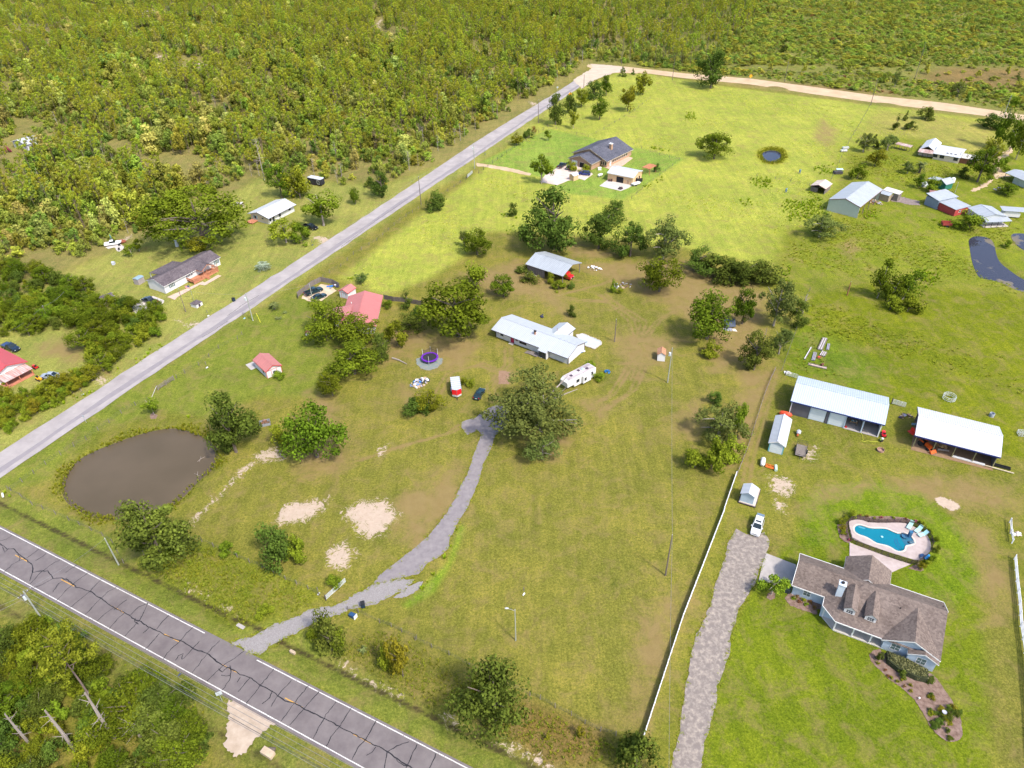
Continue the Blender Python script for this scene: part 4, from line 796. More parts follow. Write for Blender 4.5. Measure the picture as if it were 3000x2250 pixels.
# hedges and thickets along the left: every shrub its own object
T1 = [(-169.9,214.6),(-146.5,204.4),(-135.1,197.9),(-126.3,192.2),(-121.4,186.4),(-110.7,182.8),(-106.5,177.9),(-101.1,181.1),(-96.4,173.3),(-95.5,165.3),(-102.3,159.6),(-100.1,152.7),(-104.7,150.1),(-110.1,154.1),(-113.8,158.5),(-114.9,164.5),(-121.4,170.3),(-129.4,173.4),(-131.3,169.5),(-133.9,167.2),(-142.4,166.4)]
T2 = [(-103.7,144.5),(-107.4,149.9),(-111.3,149),(-116.2,143.4),(-120.8,139.2),(-128.2,141.6),(-118.8,125.1),(-115.4,126.6),(-112,132.9),(-107.2,140.5)]
T3 = [(-82.6,65.7),(-83.7,71.3),(-80.1,73.9),(-76.3,72.6),(-70.5,66.8),(-62.4,64.8),(-55.5,62.3),(-49.9,57.8),(-47.3,55.1),(-46.2,48.5),(-59.4,45.7),(-71.2,44),(-83.4,48.2),(-89.9,62.2)]
for nm, poly, st, lab, grp, mx, ks in (('thicket_shrub', T1, 3.3, 'shrub in the thicket between the silver car and the white gabled house', 'thicket below the white gabled house', (2.6, 6.4), ('bush0', 'bush1', 'dbush0', 'oak0', 'oak1', 'bush2')),
  ('hedge_shrub', T2, 2.2, 'yellow-green shrub in the roadside hedge before the porch of the red roof', 'roadside hedge by the far left porch', (2.6, 4.4), ('bush0', 'bush1', 'yel1', 'bush2')),
  ('corner_shrub', T3, 2.9, 'dense shrub in the thicket filling the bottom left corner', 'bottom left thicket', (3.2, 7.0), ('dbush0', 'dbush1', 'oak1', 'bush2', 'oak0', 'dark1', 'dbush2'))):
 for x, y in fill(poly, st, 17):
  k = ks[q.randint(len(ks))]; h = q.uniform(*mx); h *= .75 if 'bush' in k else 1.1
  plant(k, x, y, h, h * q.uniform(.85, 1.25), lab, 'bush', grp, nm)

# ---------------------------------------------------------------- trees one can tell apart
IND = [
 ('dark0', (-60.94,118.42,15.2,10.88), 'big dark tree on the upper right bank of the brown pond'),
 ('oak1', (-42.75,116.38,13.75,11.94), 'large round green tree right of the junk crate'),
 ('bush0', (-51.8,120.36,5.69,3.9), 'light green bush against the left side of the large round tree', 'bush'),
 ('dark1', (-66.04,88.81,13.83,12.85), 'wide spreading tree on the near bank of the brown pond'),
 ('bush1', (-65.53,89.7,2.44,3.31), 'bright yellow-green sprig bush low in front of the pond tree', 'bush'),
 ('dbush0', (-43.61,87.85,8.96,6.32), 'dark rounded evergreen standing in the front lot beside bare sand', 'bush'),
 ('bush2', (-40.44,88.03,6.01,4.1), 'lighter bush growing out of the right side of the dark rounded evergreen', 'bush'),
 ('small0', (-84.37,132.27,4.6,3.6), 'small lollipop tree with mulch ring above the pond'),
 ('live', (6.39,123.4,12.34,19.9), 'huge spreading live oak at the end of the grey drive beside the camper'),
 ('grey2', (6.15,114.2,5.83,7.06), 'mossy low tree just below the huge live oak'),
 ('oak2', (-14.28,163.76,15.98,17.93), 'largest leafy oak left of the long white house'),
 ('bush1', (-10.31,189.35,8.34,7.76), 'light green tree behind the top right of the largest leafy oak'),
 ('oak0', (-49.85,163.09,11.38,11.05), 'dense oak on the left side of the red metal roof'),
 ('small1', (-48.71,163.74,4.1,2.91), 'small pale tree with bare trunk below the dense oak by the red roof'),
 ('oak1', (-40.43,159.81,9.34,11.34), 'tall clumpy oak hiding the near end of the red roof'),
 ('oak2', (-39.59,147.18,8.78,12.27), 'tall dark oak directly below the red-roofed house'),
 ('oak0', (-43.51,138.26,6.72,5.91), 'round tree at the lower left foot of the oak group'),
 ('dark2', (-33.24,152.5,8.26,5.11), 'greyish young tree on the right flank of the oak group'),
 ('bush2', (-30.16,159.63,7.84,5.68), 'leafy sapling clump between red roof and trampoline', 'bush'),
 ('dbush1', (-27.49,167.61,4.51,6.32), 'dark shrub on the fence line right of the red roof', 'bush'),
 ('conif0', (-29.52,178.76,6.29,3.3), 'slim young tree beside the weathered fence right of the red roof'),
 ('dbush2', (-26.13,173.24,4.3,3.45), 'small dark shrub tucked at the left foot of the largest leafy oak', 'bush'),
 ('dbush0', (-22.55,131.07,4.21,5.74), 'left bush of the brushy heap below the trash pile', 'bush'),
 ('yel2', (-19.5,131.73,5.52,6.1), 'right bush of the brushy heap below the trash pile', 'bush'),
 ('bush0', (-23,131.56,3.24,2.16), 'bright green sprout in front of the brushy heap', 'bush'),
 ('oak2', (-1.89,184.28,7.31,6.73), 'round solitary tree left of the open hay barn'),
 ('dbush1', (17.11,172.36,3.57,2.45), 'little dark shrub alone behind the long white house', 'bush'),
 ('bush2', (19.74,148.08,1.79,2.73), 'low weedy bush right of the white gable wall', 'bush'),
 ('bush1', (-11.72,141.31,2.58,1.51), 'bright green sapling right of the red-nosed trailer', 'bush'),
 ('bush0', (-9.82,140.82,2.26,2.26), 'second green sapling between trailer and dark coupe', 'bush'),
 ('bush1', (21.55,142.46,1.92,2.85), 'bright green bush at the rear of the camper', 'bush'),
 ('dark0', (14.4,214.96,20.86,18.24), 'tallest dark tree behind the open hay barn'),
 ('dark1', (29.41,214.79,12.35,11.46), 'dark tree with a crooked top right of the tallest one'),
 ('dark2', (36.07,235.93,7.48,7.8), 'wind-bent crown leaning right over the pasture'),
 ('dark2', (38.83,208.9,10.46,10.76), 'third dark tree of the row behind the hay barn'),
 ('grey0', (48.81,206.16,13.36,11.34), 'grey-green tree right of the dark row behind the hay barn'),
 ('oak0', (44.02,185.56,10.99,10.99), 'tall full tree at the right end of the barn yard'),
 ('dbush2', (6.07,222.07,5.97,3.86), 'dark shrub at the left foot of the tallest dark tree', 'bush'),
 ('dark0', (58.08,197.46,7.96,10.36), 'first tree of the dense hedgerow below the green pasture'),
 ('dbush0', (64.67,193.35,6.91,11.15), 'second clump of the dense hedgerow'),
 ('dark1', (68.91,189.4,7.23,10.52), 'third and largest clump of the dense hedgerow'),
 ('dbush1', (75.67,189.57,6.47,10.08), 'last clump at the right end of the dense hedgerow'),
 ('oak1', (52.08,159.43,14.06,11.44), 'clumpy tree with a bare leaning trunk left of the blue tarp'),
 ('bush0', (51.2,152.13,4,4.74), 'bright green bush at the foot of the bare leaning trunk', 'bush'),
 ('oak2', (63.34,166.54,10.92,6.03), 'narrow tree right behind the blue tarp'),
 ('grey1', (71.55,165.34,13.34,8.24), 'mossy grey tree near the corner of the yard fence'),
 ('dark2', (77.79,165.19,7.71,5.61), 'dark leaning tree on the paddock fence'),
 ('dark0', (60.39,145.08,10.76,7.95), 'tallest dark tree of the fence corner group'),
 ('grey2', (68.74,151.79,7.17,5.1), 'half-dead mossy tree on the fence corner'),
 ('grey0', (45.58,120.26,7.83,10.13), 'broad grey-green tree by the right-hand fence'),
 ('bush1', (38.19,110.56,4.56,5.33), 'leftmost bush of the bright bank below the grey-green tree', 'bush'),
 ('bush2', (41.59,109.94,7.87,5.44), 'middle bush of the bright bank below the grey-green tree', 'bush'),
 ('bush0', (46.09,112.99,5.44,4.9), 'right bush of the bright bank below the grey-green tree', 'bush'),
 ('bush1', (49.45,119.45,9.39,3.35), 'bright green bush on the right flank of the grey-green tree', 'bush'),
 ('dbush0', (47.73,131.94,3.52,3.24), 'small dark bush above the grey-green tree', 'bush'),
 ('pop0', (105.61,178.98,12.03,5.67), 'tall thin tree standing alone in the wet pasture'),
 ('pop1', (107.94,177.19,8.71,6.1), 'slanting tree close right of the tall thin one'),
 ('pop2', (112.35,177.93,9.15,6.55), 'wind-swept tree leaning right in the wet pasture'),
 ('bush0', (106.26,172.32,4.19,5.59), 'bright brush at the feet of the wind-swept trees, left', 'bush'),
 ('bush1', (110.78,171.37,4.83,6.2), 'bright brush at the feet of the wind-swept trees, right', 'bush'),
 ('dark1', (-3.64,56.33,13.54,9.94), 'large feathery evergreen by the near roadside fence'),
 ('bush2', (-5.87,58.58,8.39,3), 'yellow-green limb bush leaning on the large feathery evergreen', 'bush'),
 ('yel0', (-18.32,64.07,10.37,3.7), 'yellow-tinged shrub on the roadside bank'),
 ('bush0', (-21.13,65.75,6.16,2.2), 'bright green shrub touching the yellow-tinged one', 'bush'),
 ('dbush1', (-30.61,69.05,9.38,4.51), 'dark bush at the mouth of the grey drive', 'bush'),
 ('bush1', (-33.6,70.86,3.73,2.56), 'light sprigs on the left of the bush at the drive mouth', 'bush'),
 ('bush0', (-28.79,68.93,5.63,2.2), 'light sprigs on the right of the bush at the drive mouth', 'bush'),
 ('bush1', (-32.47,81.84,2.58,2.58), 'bright green shrub behind the open pipe gate', 'bush'),
 ('bush2', (-43.49,76.43,1.89,3.05), 'low bright shrub left of the drive mouth', 'bush'),
 ('bush2', (-54.07,90.06,2.15,3.47), 'weedy bush in the fence line above the drive', 'bush'),
 ('dbush2', (16.36,48.95,9.37,5.97), 'dark bush at the near end of the white fence', 'bush'),
 ('yel1', (8.97,53.7,2.77,1.24), 'small yellow-green shrub right of the feathery evergreen', 'bush'),
 ('yel0', (4.1,53.28,1.48,1.02), 'tiny yellow-green shrub on the dry bank', 'bush'),
 ('great', (-102.26,222.64,18.57,29.95), 'massive spreading oak behind the deck house'),
 ('small2', (-75.34,224.51,8.39,9.31), 'airy pale tree in front of the white cottage'),
 ('bush2', (-69.64,223.81,6.82,6.21), 'rounded bush on the right of the airy pale tree', 'bush'),
 ('small0', (-65.31,237.77,11.44,12.38), 'airy round tree behind the black pickup by the cottage'),
 ('oak0', (-86.48,264.01,12.93,8.74), 'bright leafy tree behind the white cottage'),
 ('bush0', (-79.16,262.91,12.24,9.01), 'full green tree left of the black box trailer'),
 ('snag2', (-98.42,283.63,15.94,7.99), 'tall half-bare tree at the wood edge behind the cottage', 'snag'),
 ('yel2', (-102.98,218.9,5.22,7.39), 'yellow-green bush dotted with red flowers behind the deck house', 'bush'),
 ('bush2', (-108.65,220.74,3.17,2.57), 'small green bush right of the little lighthouse', 'bush'),
 ('small1', (-124.6,217.1,4.1,3.81), 'left of two small round garden trees by the covered boat'),
 ('small2', (-123.42,220.45,4.15,3.85), 'right of two small round garden trees by the covered boat'),
 ('oak1', (-57.15,256.7,6.41,3.91), 'small rounded tree on the lawn at the wood edge'),
 ('dark0', (-47.86,263.41,9.85,7.88), 'dark rounded tree at the corner of the woods by the side road'),
 ('dark2', (23.47,347.96,13.76,8.73), 'dark upright tree beside the upper side road'),
 ('small0', (31.42,341.77,8.16,4.32), 'thin young tree right of the dark upright one'),
 ('small1', (18.59,325.67,4.77,3.26), 'tiny tree on the brick house lawn'),
 ('oak0', (45.13,354.72,9.98,6.82), 'young shade tree in the upper pasture, nearest of three'),
 ('yel1', (60.61,367.48,11.81,7.78), 'olive bushy tree in the upper pasture'),
 ('yel0', (73.07,397.54,11.73,8.31), 'golden-leaved tree in the upper pasture'),
 ('oak2', (53.23,396.3,10.07,7.08), 'green tree closest to the road bend'),
 ('small2', (13.36,273.11,11.09,8.22), 'pale round tree beside the brick house driveway'),
 ('dbush0', (-25.72,249.06,6.74,7.46), 'rounded bush on the right verge of the side road', 'bush'),
 ('oak1', (-10.41,212.39,8.84,8.53), 'full round tree alone in the bright field'),
 ('grey2', (-14.78,218.42,5.36,3.56), 'grey sapling left of the round tree in the bright field', 'bush'),
 ('yel2', (4.41,319.51,4.85,5.61), 'brownish bush left of the brick house fence', 'bush'),
 ('dbush2', (9.83,328.67,4.65,5.04), 'darker bush left of the brick house fence', 'bush'),
 ('rust', (12.5,336.63,3.25,2.86), 'reddish bush near the utility pole by the brick house lawn', 'bush'),
 ('bush0', (26.28,286.9,3.71,4.21), 'shrub over the dark car in the brick house yard', 'bush'),
 ('bush2', (31.48,284.33,3.1,4.99), 'low shrub row against the brick gable', 'bush'),
 ('dbush1', (1.77,242.24,5.03,3.14), 'small dark bush in the bright field', 'bush'),
 ('dbush2', (60.3,282.84,3.84,2.67), 'small dark bush right of the wooden pergola', 'bush'),
 ('dbush0', (31.52,366.44,9.33,6.1), 'roadside bush in the row right of the upright tree', 'bush'),
 ('oak0', (38.38,376.76,8.7,6.63), 'second roadside bush in the row', 'bush'),
 ('dbush1', (46.25,390.36,8.89,8.04), 'third roadside bush in the row', 'bush'),
 ('conif2', (67.37,436.43,5.06,4.87), 'dark bush on the inside of the road bend', 'bush'),
 ('conif1', (73.89,439.58,3.33,2.68), 'pointed little shrub by the dirt road', 'bush'),
 ('dark1', (111.22,406.65,19.15,15.27), 'lone big tree on the edge of the sandy dirt road'),
 ('oak1', (86.82,297.03,11.04,12.82), 'lone spreading tree in the field left of the round pond'),
 ('conif0', (174.52,482.63,10.23,5.77), 'pointed dark conifer in the scrub beyond the dirt road'),
 ('yel1', (148.91,284.26,6.67,6.53), 'yellowish round tree between barn and far ranch house'),
 ('grey1', (151.13,301.03,7.56,6.5), 'pale grey bush by the pasture fence', 'bush'),
 ('conif2', (157.7,306.47,5.38,4.1), 'dark rounded cedar by the pasture fence'),
 ('grey2', (161.85,302.39,6.21,6.21), 'bleached bush left of the rusty carport', 'bush'),
 ('dbush0', (198.31,344.18,5.87,7.04), 'dark bush in the pasture above the far ranch house', 'bush'),
 ('dbush1', (220.19,328.33,6.15,9.92), 'wide bush under the dirt road at far right', 'bush'),
 ('dbush2', (183.7,328.98,4.23,5.6), 'bush above the far ranch house, left of two', 'bush'),
 ('conif0', (176.87,328.86,7.34,2.79), 'young pine in the far pasture', 'bush'),
 ('conif1', (188.01,342.75,4.44,2.54), 'small pointed pine in the far pasture', 'bush'),
 ('pop0', (208.72,302.48,19.86,7.09), 'tall poplar-like tree left of the far sand lane'),
 ('pop1', (211.35,297.86,14.34,5.12), 'tall poplar-like tree right of the far sand lane'),
 ('pop2', (208.81,288.58,16.57,5.92), 'poplar-like tree at the right picture edge'),
 ('oak0', (180.33,264.99,13.14,9.35), 'big leaning tree before the far ranch house'),
 ('yel2', (197.34,287.67,9.56,6.88), 'lighter tree behind the big leaning one'),
 ('dbush1', (177.09,269.81,3.94,4.61), 'clipped round bush at the foot of the big leaning tree', 'bush'),
 ('bush1', (195.4,275.6,5.52,4.86), 'bright bush between sand lane and far right shed', 'bush'),
 ('grey0', (103.62,220.12,7.57,10.97), 'grey-green brush clump below the big grey barn', 'bush'),
 ('grey1', (158.05,275.33,4.59,4.25), 'grey bush left of the cabbage palm', 'bush'),
 ('bush2', (136.68,270.99,5.92,6.59), 'weedy bush behind the big grey barn', 'bush'),
 ('bush0', (158.45,256.93,5.24,4.6), 'bush in front of the green shed', 'bush'),
 ('oak2', (155.61,260.08,5.34,4.07), 'low tree left of the green shed', 'bush'),
 ('oak1', (184.15,252.17,4.23,6.81), 'weedy bush right of the burn pile', 'bush'),
 ('grey2', (232.05,381.06,6.49,6.08), 'grey bush beyond the dirt road at right', 'bush'),
 ('grey0', (208.65,401.18,8.39,3.7), 'bleached dead bush beyond the dirt road', 'bush'),
 ('bush2', (159.89,209.54,2.43,2.8), 'willow bush between the two back ponds', 'bush'),
 ('bush1', (155.29,223.65,5.44,8.77), 'weedy bush bank in front of the red shed house', 'bush'),
 ('oak1', (-81.04,70.53,5.65,5.34), 'dark leafy tree left of the big pine in the bottom left corner'),
 ('dark2', (-72.26,63.81,3.75,6.06), 'deep green tree under the big pine in the bottom left corner'),
 ('small2', (44.46,78.02,4.49,4.8), 'young ornamental tree with mulch ring by the blue house drive'),
 ('bush1', (-58.26,145.96,1.91,2.91), 'foundation shrub at the corner of the red-roofed shed', 'bush'),
 ('dbush1', (6.03,193.45,3.13,5.04), 'brambles against the plank wall of the hay barn', 'bush'),
 ('bush0', (12.21,192.13,3.6,2.23), 'leafy vine bush under the hay barn eave', 'bush'),
 ('bush2', (14.39,188.26,2.5,4.04), 'low green brush in front of the hay barn', 'bush'),
 ('bush1', (17.12,194.22,2.39,1.69), 'green vine bush beside the red truck cab', 'bush'),
 ('dbush2', (18.4,188.96,2.15,2.39), 'brush at the near corner post of the hay barn', 'bush'),
 ('dbush0', (3.64,199.08,2.37,3.82), 'brush at the back left of the hay barn', 'bush'),
 ('bush0', (30.47,185.99,3.99,2), 'weeds growing through the scrap heap, left', 'bush'),
 ('bush1', (32.41,184.96,1.75,1.99), 'weeds growing through the scrap heap, right', 'bush'),
 ('grey1', (-45.47,195.21,2.82,4.33), 'grey bush behind the small red-roofed shed', 'bush'),
 ('bush1', (-35.17,179.74,2.36,2.84), 'bright green shrub at the end of the red roof', 'bush'),
]
for t in IND:
 k, (x, y, h, w), lab = t[:3]; cat = t[3] if len(t) > 3 else 'tree'
 lean = (R(-4), R(16)) if 'wind' in lab or 'slanting' in lab else None
 plant(k, x, y, h * 1.06, w * 1.16, lab, cat, lean=lean)
for k, (x, y, h, w), lab in (('silver', (-78.08,205.29,4.35,5.01), 'silver-leaved palm on the lawn of the deck house'), ('sago', (-65.7,174.78,1.84,2.61), 'lower of the two small palms by the side road'), ('sago', (-64.65,177.98,1.51,1.99), 'upper of the two small palms by the side road'),
      ('palm', (-68.01,180.19,3.26,3.55), 'bushy palm on the verge of the side road'), ('palm', (163.1,275.83,6.79,5.46), 'cabbage palm before the far ranch house'), ('sago', (-25.46,68.7,3.28,1.89), 'small palmetto with brown lower fronds on the roadside bank')):
 plant(k, x, y, h, w * 1.1, lab, 'palm')
plant('bigpine', *(-65.8,60.56,17.82), 12, 'big yellow-green pine leaning over the bottom left thicket', 'pine', z=-.1)
for (x, y, h), lab in (((-60.41,55.19,12.15), 'tallest bare pine trunk in the bottom left thicket'), ((-65.45,53.4,10.95), 'barkless snag with a broken tip in the bottom left thicket'), ((-61.93,53.32,5.1), 'short snag nearest the bottom edge'), ((-72.23,54.13,9.12), 'bare pine trunk cut by the left picture edge')):
 plant('snag1' if 'short' in lab else 'snag0', x, y, h, h * 1.25, lab, 'snag')
x, y = (-56.07,54.65)[0], (-56.07,54.65)[1]
plant('snag2', x, y, 5.5, 7.5, 'white forked dead branches sticking out of the bottom left thicket', 'snag')
for (x, y, h), lab in (((67.14,158.71,4.91), 'bleached dead stem in the fence corner group'), ((80.98,170.22,8.1), 'bare grey stem on the paddock fence'), ((-127.6,279.66,4.74), 'leaning dead stub in the woods clearing')):
 plant('snag2' if 'grey' in lab else 'snag0', x, y, h * .8, h * .8, lab, 'snag')

# ---------------------------------------------------------------- grass that nobody could count
def tuft(name, leaf, nb, sd, wid=.05, sp=.55):
 q = random.Random(sd); V, Fc, T_ = [], [], []
 for i in range(nb):
  a = q.uniform(0, 6.28); r = q.uniform(0, .32); x, y = r * math.cos(a), r * math.sin(a); l = q.uniform(.55, 1.0); o = q.uniform(.1, sp); b_ = a + q.uniform(-.8, .8); n0 = len(V)
  px, py = -math.sin(b_) * wid, math.cos(b_) * wid; t = q.random()
  V += [(x - px, y - py, 0), (x + px, y + py, 0), (x + o * .45 * math.cos(b_) + px * .7, y + o * .45 * math.sin(b_) + py * .7, l * .65), (x + o * .45 * math.cos(b_) - px * .7, y + o * .45 * math.sin(b_) - py * .7, l * .65), (x + o * math.cos(b_), y + o * math.sin(b_), l)]
  Fc += [(n0, n0 + 1, n0 + 2, n0 + 3), (n0 + 3, n0 + 2, n0 + 4)]; T_ += [t * .7, t * .7, t * .9, t * .9, min(1, t + .2)]
 me = bpy.data.meshes.new(name); me.from_pydata(V, [], Fc); me.materials.append(LV[leaf]); a = me.attributes.new('tone', 'FLOAT', 'POINT'); a.data.foreach_set('value', np.array(T_, np.float32)); me.update(); return me
LV['grass'] = leafmat('grass_blades', (.135, .160, .012), (.270, .295, .030), tint=.08)
LV['hay'] = leafmat('field_grass', (.320, .355, .030), (.500, .540, .085), tint=.07)
LV['reed'] = leafmat('pond_reeds', (.150, .160, .010), (.280, .290, .024), tint=.08)
LV['weed'] = leafmat('bright_weeds', (.150, .230, .008), (.300, .390, .022), tint=.06)
TG = [tuft('grass_tuft', 'grass', 20, i) for i in range(2)]; TH = [tuft('field_tuft', 'hay', 20, i + 4) for i in range(2)]; TRD = [tuft('reed_tuft', 'reed', 26, i + 8, .04, .35) for i in range(2)]; TW = [tuft('weed_tuft', 'weed', 24, i + 12, .07, .4) for i in range(2)]
def tufts(name, polys, step, hr, wr, meshes, label, cat, sd, no=(), lump=0):
 q = np.random.RandomState(sd); out = []
 for p in polys:
  pp = fill(p, step, sd); k = np.ones(len(pp), bool)
  for z_ in no: k &= ~inpoly(pp[:, 0], pp[:, 1], z_)
  pp = pp[k]; e_ = pdist(pp[:, 0], pp[:, 1], p); pp = pp[q.rand(len(pp)) < np.clip(e_ / (3.2 * step + .8) + .05, 0, 1)]
  if lump: 
   k = lumpy(pp[:, 0] * lump, pp[:, 1] * lump) + q.normal(size=len(pp)) * .25 > .1; pp = pp[k]
  for x, y in pp:
   h = q.uniform(*hr); out.append((x, y, -.03, h * q.uniform(*wr), h, q.uniform(0, 6.28), q.randint(len(meshes))))
 scatter(name, out, meshes, label, cat)
PCX, PCY = sum(a[0] for a in POND) / len(POND), sum(a[1] for a in POND) / len(POND)
PR = [(p[0] + (p[0] - PCX) / math.hypot(p[0] - PCX, p[1] - PCY) * (2.2 + 1.0 * math.sin(i * .45)), p[1] + (p[1] - PCY) / math.hypot(p[0] - PCX, p[1] - PCY) * (2.2 + 1.0 * math.sin(i * .45))) for i, p in enumerate(POND)]
PI = [(sum(a[0] for a in POND) / len(POND) + (p[0] - sum(a[0] for a in POND) / len(POND)) * .985, sum(a[1] for a in POND) / len(POND) + (p[1] - sum(a[1] for a in POND) / len(POND)) * .985) for p in POND]
tufts('pond_reeds', [PR, smooth_poly([(104.8,299.3),(108.6,307.8),(114.4,311.5),(119.7,309.1),(119.5,300.2),(115.3,291.1),(109.5,286.9),(104.7,289.9)], 2)], .5, (.35, .85), (.7, 1.2), TRD, 'olive reeds ringing the ponds', 'reeds', 3, (PI, POND2))
HAY = [(-51.8,199.1),(-32.2,243.7),(-15.1,279),(18,327.5),(21.5,333.9),(74.1,293.7),(41.4,251.5),(24.8,256.8),(9.7,271.6),(-11.7,293.5),(34.9,394.9),(63.5,425.9),(116.4,402),(225.2,333.3),(144.2,300.6),(110.9,231.4),(94.3,224.7),(79.1,192.5),(57.6,214.1),(11.3,228.9),(-7.8,229.9),(-15,210.9),(-24.4,197.2),(-37.2,186.3)]
PAD = [(68.1,146.6),(86.1,178.2),(110,187.6),(147.4,178.2),(157.2,175.2),(114.7,108),(105.3,111.9),(91.1,128.1),(89.8,132.5),(70.9,144.5)]
FR = [(94.3,224.7),(110.9,231.4),(143.1,297.8),(208.9,293.5),(152.3,178),(110,187.6),(87,180.9),(79.8,192.4)]
FSHED = [[(125,274.7),(146.4,273.4),(149.7,245.5),(121.9,234.7),(113.6,243.3)], [(179.9,322.9),(214,320.6),(192.4,280.9),(164,288)], [(160.4,253.6),(187,252.1),(171.1,224.4),(150.3,233.2)], POND3, POND2, POND4, [(18.4,297.2),(51,338.7),(54.8,306.4),(55.4,273.9),(40.9,260.4),(11.7,276.4)]]
tufts('field_grass', [HAY], 1.6, (.16, .4), (1.4, 3.0), TH, 'long yellow-green grass of the bright hay field', 'grass', 5, FSHED, .9)
tufts('paddock_grass', [PAD, FR], 1.1, (.18, .5), (1.4, 2.8), TG, 'rough grass of the paddock behind the metal barns', 'grass', 6, FSHED, 1.3)
tufts('bank_grass', [[(-72.9,87.1),(-63.3,93.1),(-55.2,91),(-40.3,83.4),(-34.1,80.3),(-36.1,76.8),(-47.2,73.5),(-51.5,74.8),(-57.3,80),(-65.8,84.5)], [(-29.4,71.1),(-23.2,73.1),(-16.4,69.7),(-8.6,65.3),(1.2,59.8),(12.5,54.7),(18.9,51.9),(17.3,49.1),(3.1,49.4),(-5.8,54.5),(-15.4,58.7),(-28.7,66.9)], [(-76.5,72.9),(-70.2,67.3),(-62.7,65.5),(-55.5,62.8),(-49.8,58.3),(-46.2,58),(-58.4,65.4),(-71,71.3)]], .55, (.2, .55), (.9, 1.6), TG, 'tall rough grass on the roadside banks and ditches', 'grass', 7, (), 0)
WP = [[(88,366.9),(94.2,363.8),(91.6,350.1),(84.2,348.2)], [(95.1,274.8),(101.5,277),(105.3,269.3),(101.7,261.6),(93.1,264.4)], [(122.2,284.4),(134.5,288.1),(130,276.1),(123.5,273.1)], [(-3.7,246.2),(1,245.9),(4.6,242.3),(3.7,239),(-2.9,242.7)], [(-2.1,225.9),(-0.5,233.3),(2,234.5),(0.8,225.8)], [(85.2,252.7),(90.4,254.6),(91,248.7),(85.6,245.5)], [(111.8,260.2),(116.1,260.7),(115.7,254.7),(110.7,252)], [(148.6,235.9),(150.2,229.3),(163.5,236.5),(161.6,228.7),(146.6,222),(144.9,227)],
 [(99.6,251.2),(116.8,254.6),(113.5,236.5),(103.2,231.8),(95.3,232.2)], [(50,262.9),(52.5,269.7),(56.5,270.8),(56.3,267),(53,261.5)], [(57.4,273.4),(62.2,278.4),(62.3,273.7),(56.8,266.9)], [(62.3,314.9),(71.6,310.3),(70.2,306.4),(61.6,310.9)], [(-11.6,95.5),(-10.4,96.3),(-11.3,90.5),(-13.9,85.5),(-15.8,81.4),(-18.7,77.6),(-19.8,77.6),(-16.9,81.5),(-14,86.6)], [(-53.4,198.8),(-48.8,198.6),(-47.8,195),(-52.9,196.8)], [(-46,195.3),(-43.3,195.2),(-43,193.2),(-45.2,192.9)],
 [(124.2,245.5),(133.3,239.4),(127.3,231.8),(121.5,234.7)], [(137.1,207.6),(141.3,207.4),(137.4,200.8),(132.7,199.7)], [(122.7,196.3),(133.2,197.1),(127,184.5),(117.3,182.1)], [(84.8,200.4),(91.9,204.3),(83.8,188.5),(80.5,186.8)], [(-77.6,132.6),(-74.6,132.5),(-73.8,130.2),(-76.4,130.3)], [(-106.2,108),(-103.5,107.9),(-103.2,106.2),(-105.2,106.2)], [(-102.9,149.7),(-99.4,154.4),(-95.7,161.5),(-93.5,164.5),(-91.9,161.4),(-97.5,150.9)], [(-106.8,139.6),(-103.7,144.5),(-102.1,142.5),(-104.4,137.7),(-110.8,131.4),(-111.4,132.6)]]
eo = []
qe = np.random.RandomState(21)
for ln, dens in ((RD, 3.5), (UP, 3.5), (LO, 5)):
 for a, b_ in zip(ln, ln[1:] + ln[:1]):
  d = math.hypot(b_[0] - a[0], b_[1] - a[1]); nx_, ny_ = -(b_[1] - a[1]) / (d + 1e-6), (b_[0] - a[0]) / (d + 1e-6)
  for k in range(int(d * dens)):
   t_ = qe.rand(); o_ = qe.normal() * .28; h = qe.uniform(.06, .22); eo.append((a[0] + (b_[0] - a[0]) * t_ + nx_ * o_, a[1] + (b_[1] - a[1]) * t_ + ny_ * o_, .02, h * qe.uniform(2, 4), h, qe.uniform(0, 6.28), qe.randint(2)))
scatter('drive_edge_grass', eo, TG, 'low grass creeping over the edges of the drives', 'grass')
tufts('tall_weeds', WP, .95, (.3, .95), (.8, 1.6), TW, 'patches of bright tall weeds in the fields and along the fences', 'weeds', 8)

# ---------------------------------------------------------------- buildings
M_SIDING = mat('pale_blue_siding', (.36, .43, .50), .7, .06, scale=.8)
M_WSID = mat('white_siding', (.56, .55, .545), .7, .05, scale=.7)
M_TRIM = mat('white_trim', (.62, .61, .60), .6, .04)
M_DTRIM = mat('dark_trim', (.05, .03, .05), .6, .1)
M_BLUE = mat('navy_trim', (.012, .022, .14), .45, .1)
M_CREAM = mat('cream_siding', (.55, .47, .36), .75, .07, scale=.8)
M_TAN = mat('tan_stucco', (.52, .34, .19), .8, .07, scale=.8)
M_GREYW = mat('grey_charcoal_siding', (.085, .082, .095), .8, .1, scale=1)
M_WOODG = mat('weathered_plank', (.115, .095, .085), .95, col2=(.22, .185, .165), scale=1.2, bump=.3, stretch=(4, 4, .4), detail=7)
M_WOODR = mat('red_stained_timber', (.36, .135, .070), .8, col2=(.47, .20, .115), scale=1.5, stretch=(3, 3, 1), detail=6)
M_BRICK = mat('tan_brick', (.28, .17, .105), .9, col2=(.42, .27, .175), scale=3, bump=.2, detail=8)
M_GLASS = glass()
M_GLASSG = glass('pale_window_glass', (.10, .14, .13))
M_DOORW = mat('white_door', (.50, .55, .58), .6, .05)
M_ROOFB = shingle('brown_shingle', (.085, .064, .056), (.185, .145, .126))
M_ROOFD = shingle('dark_shingle', (.060, .048, .056), (.135, .112, .120))
M_ROOFG = shingle('slate_grey_shingle', (.042, .044, .060), (.110, .110, .135))
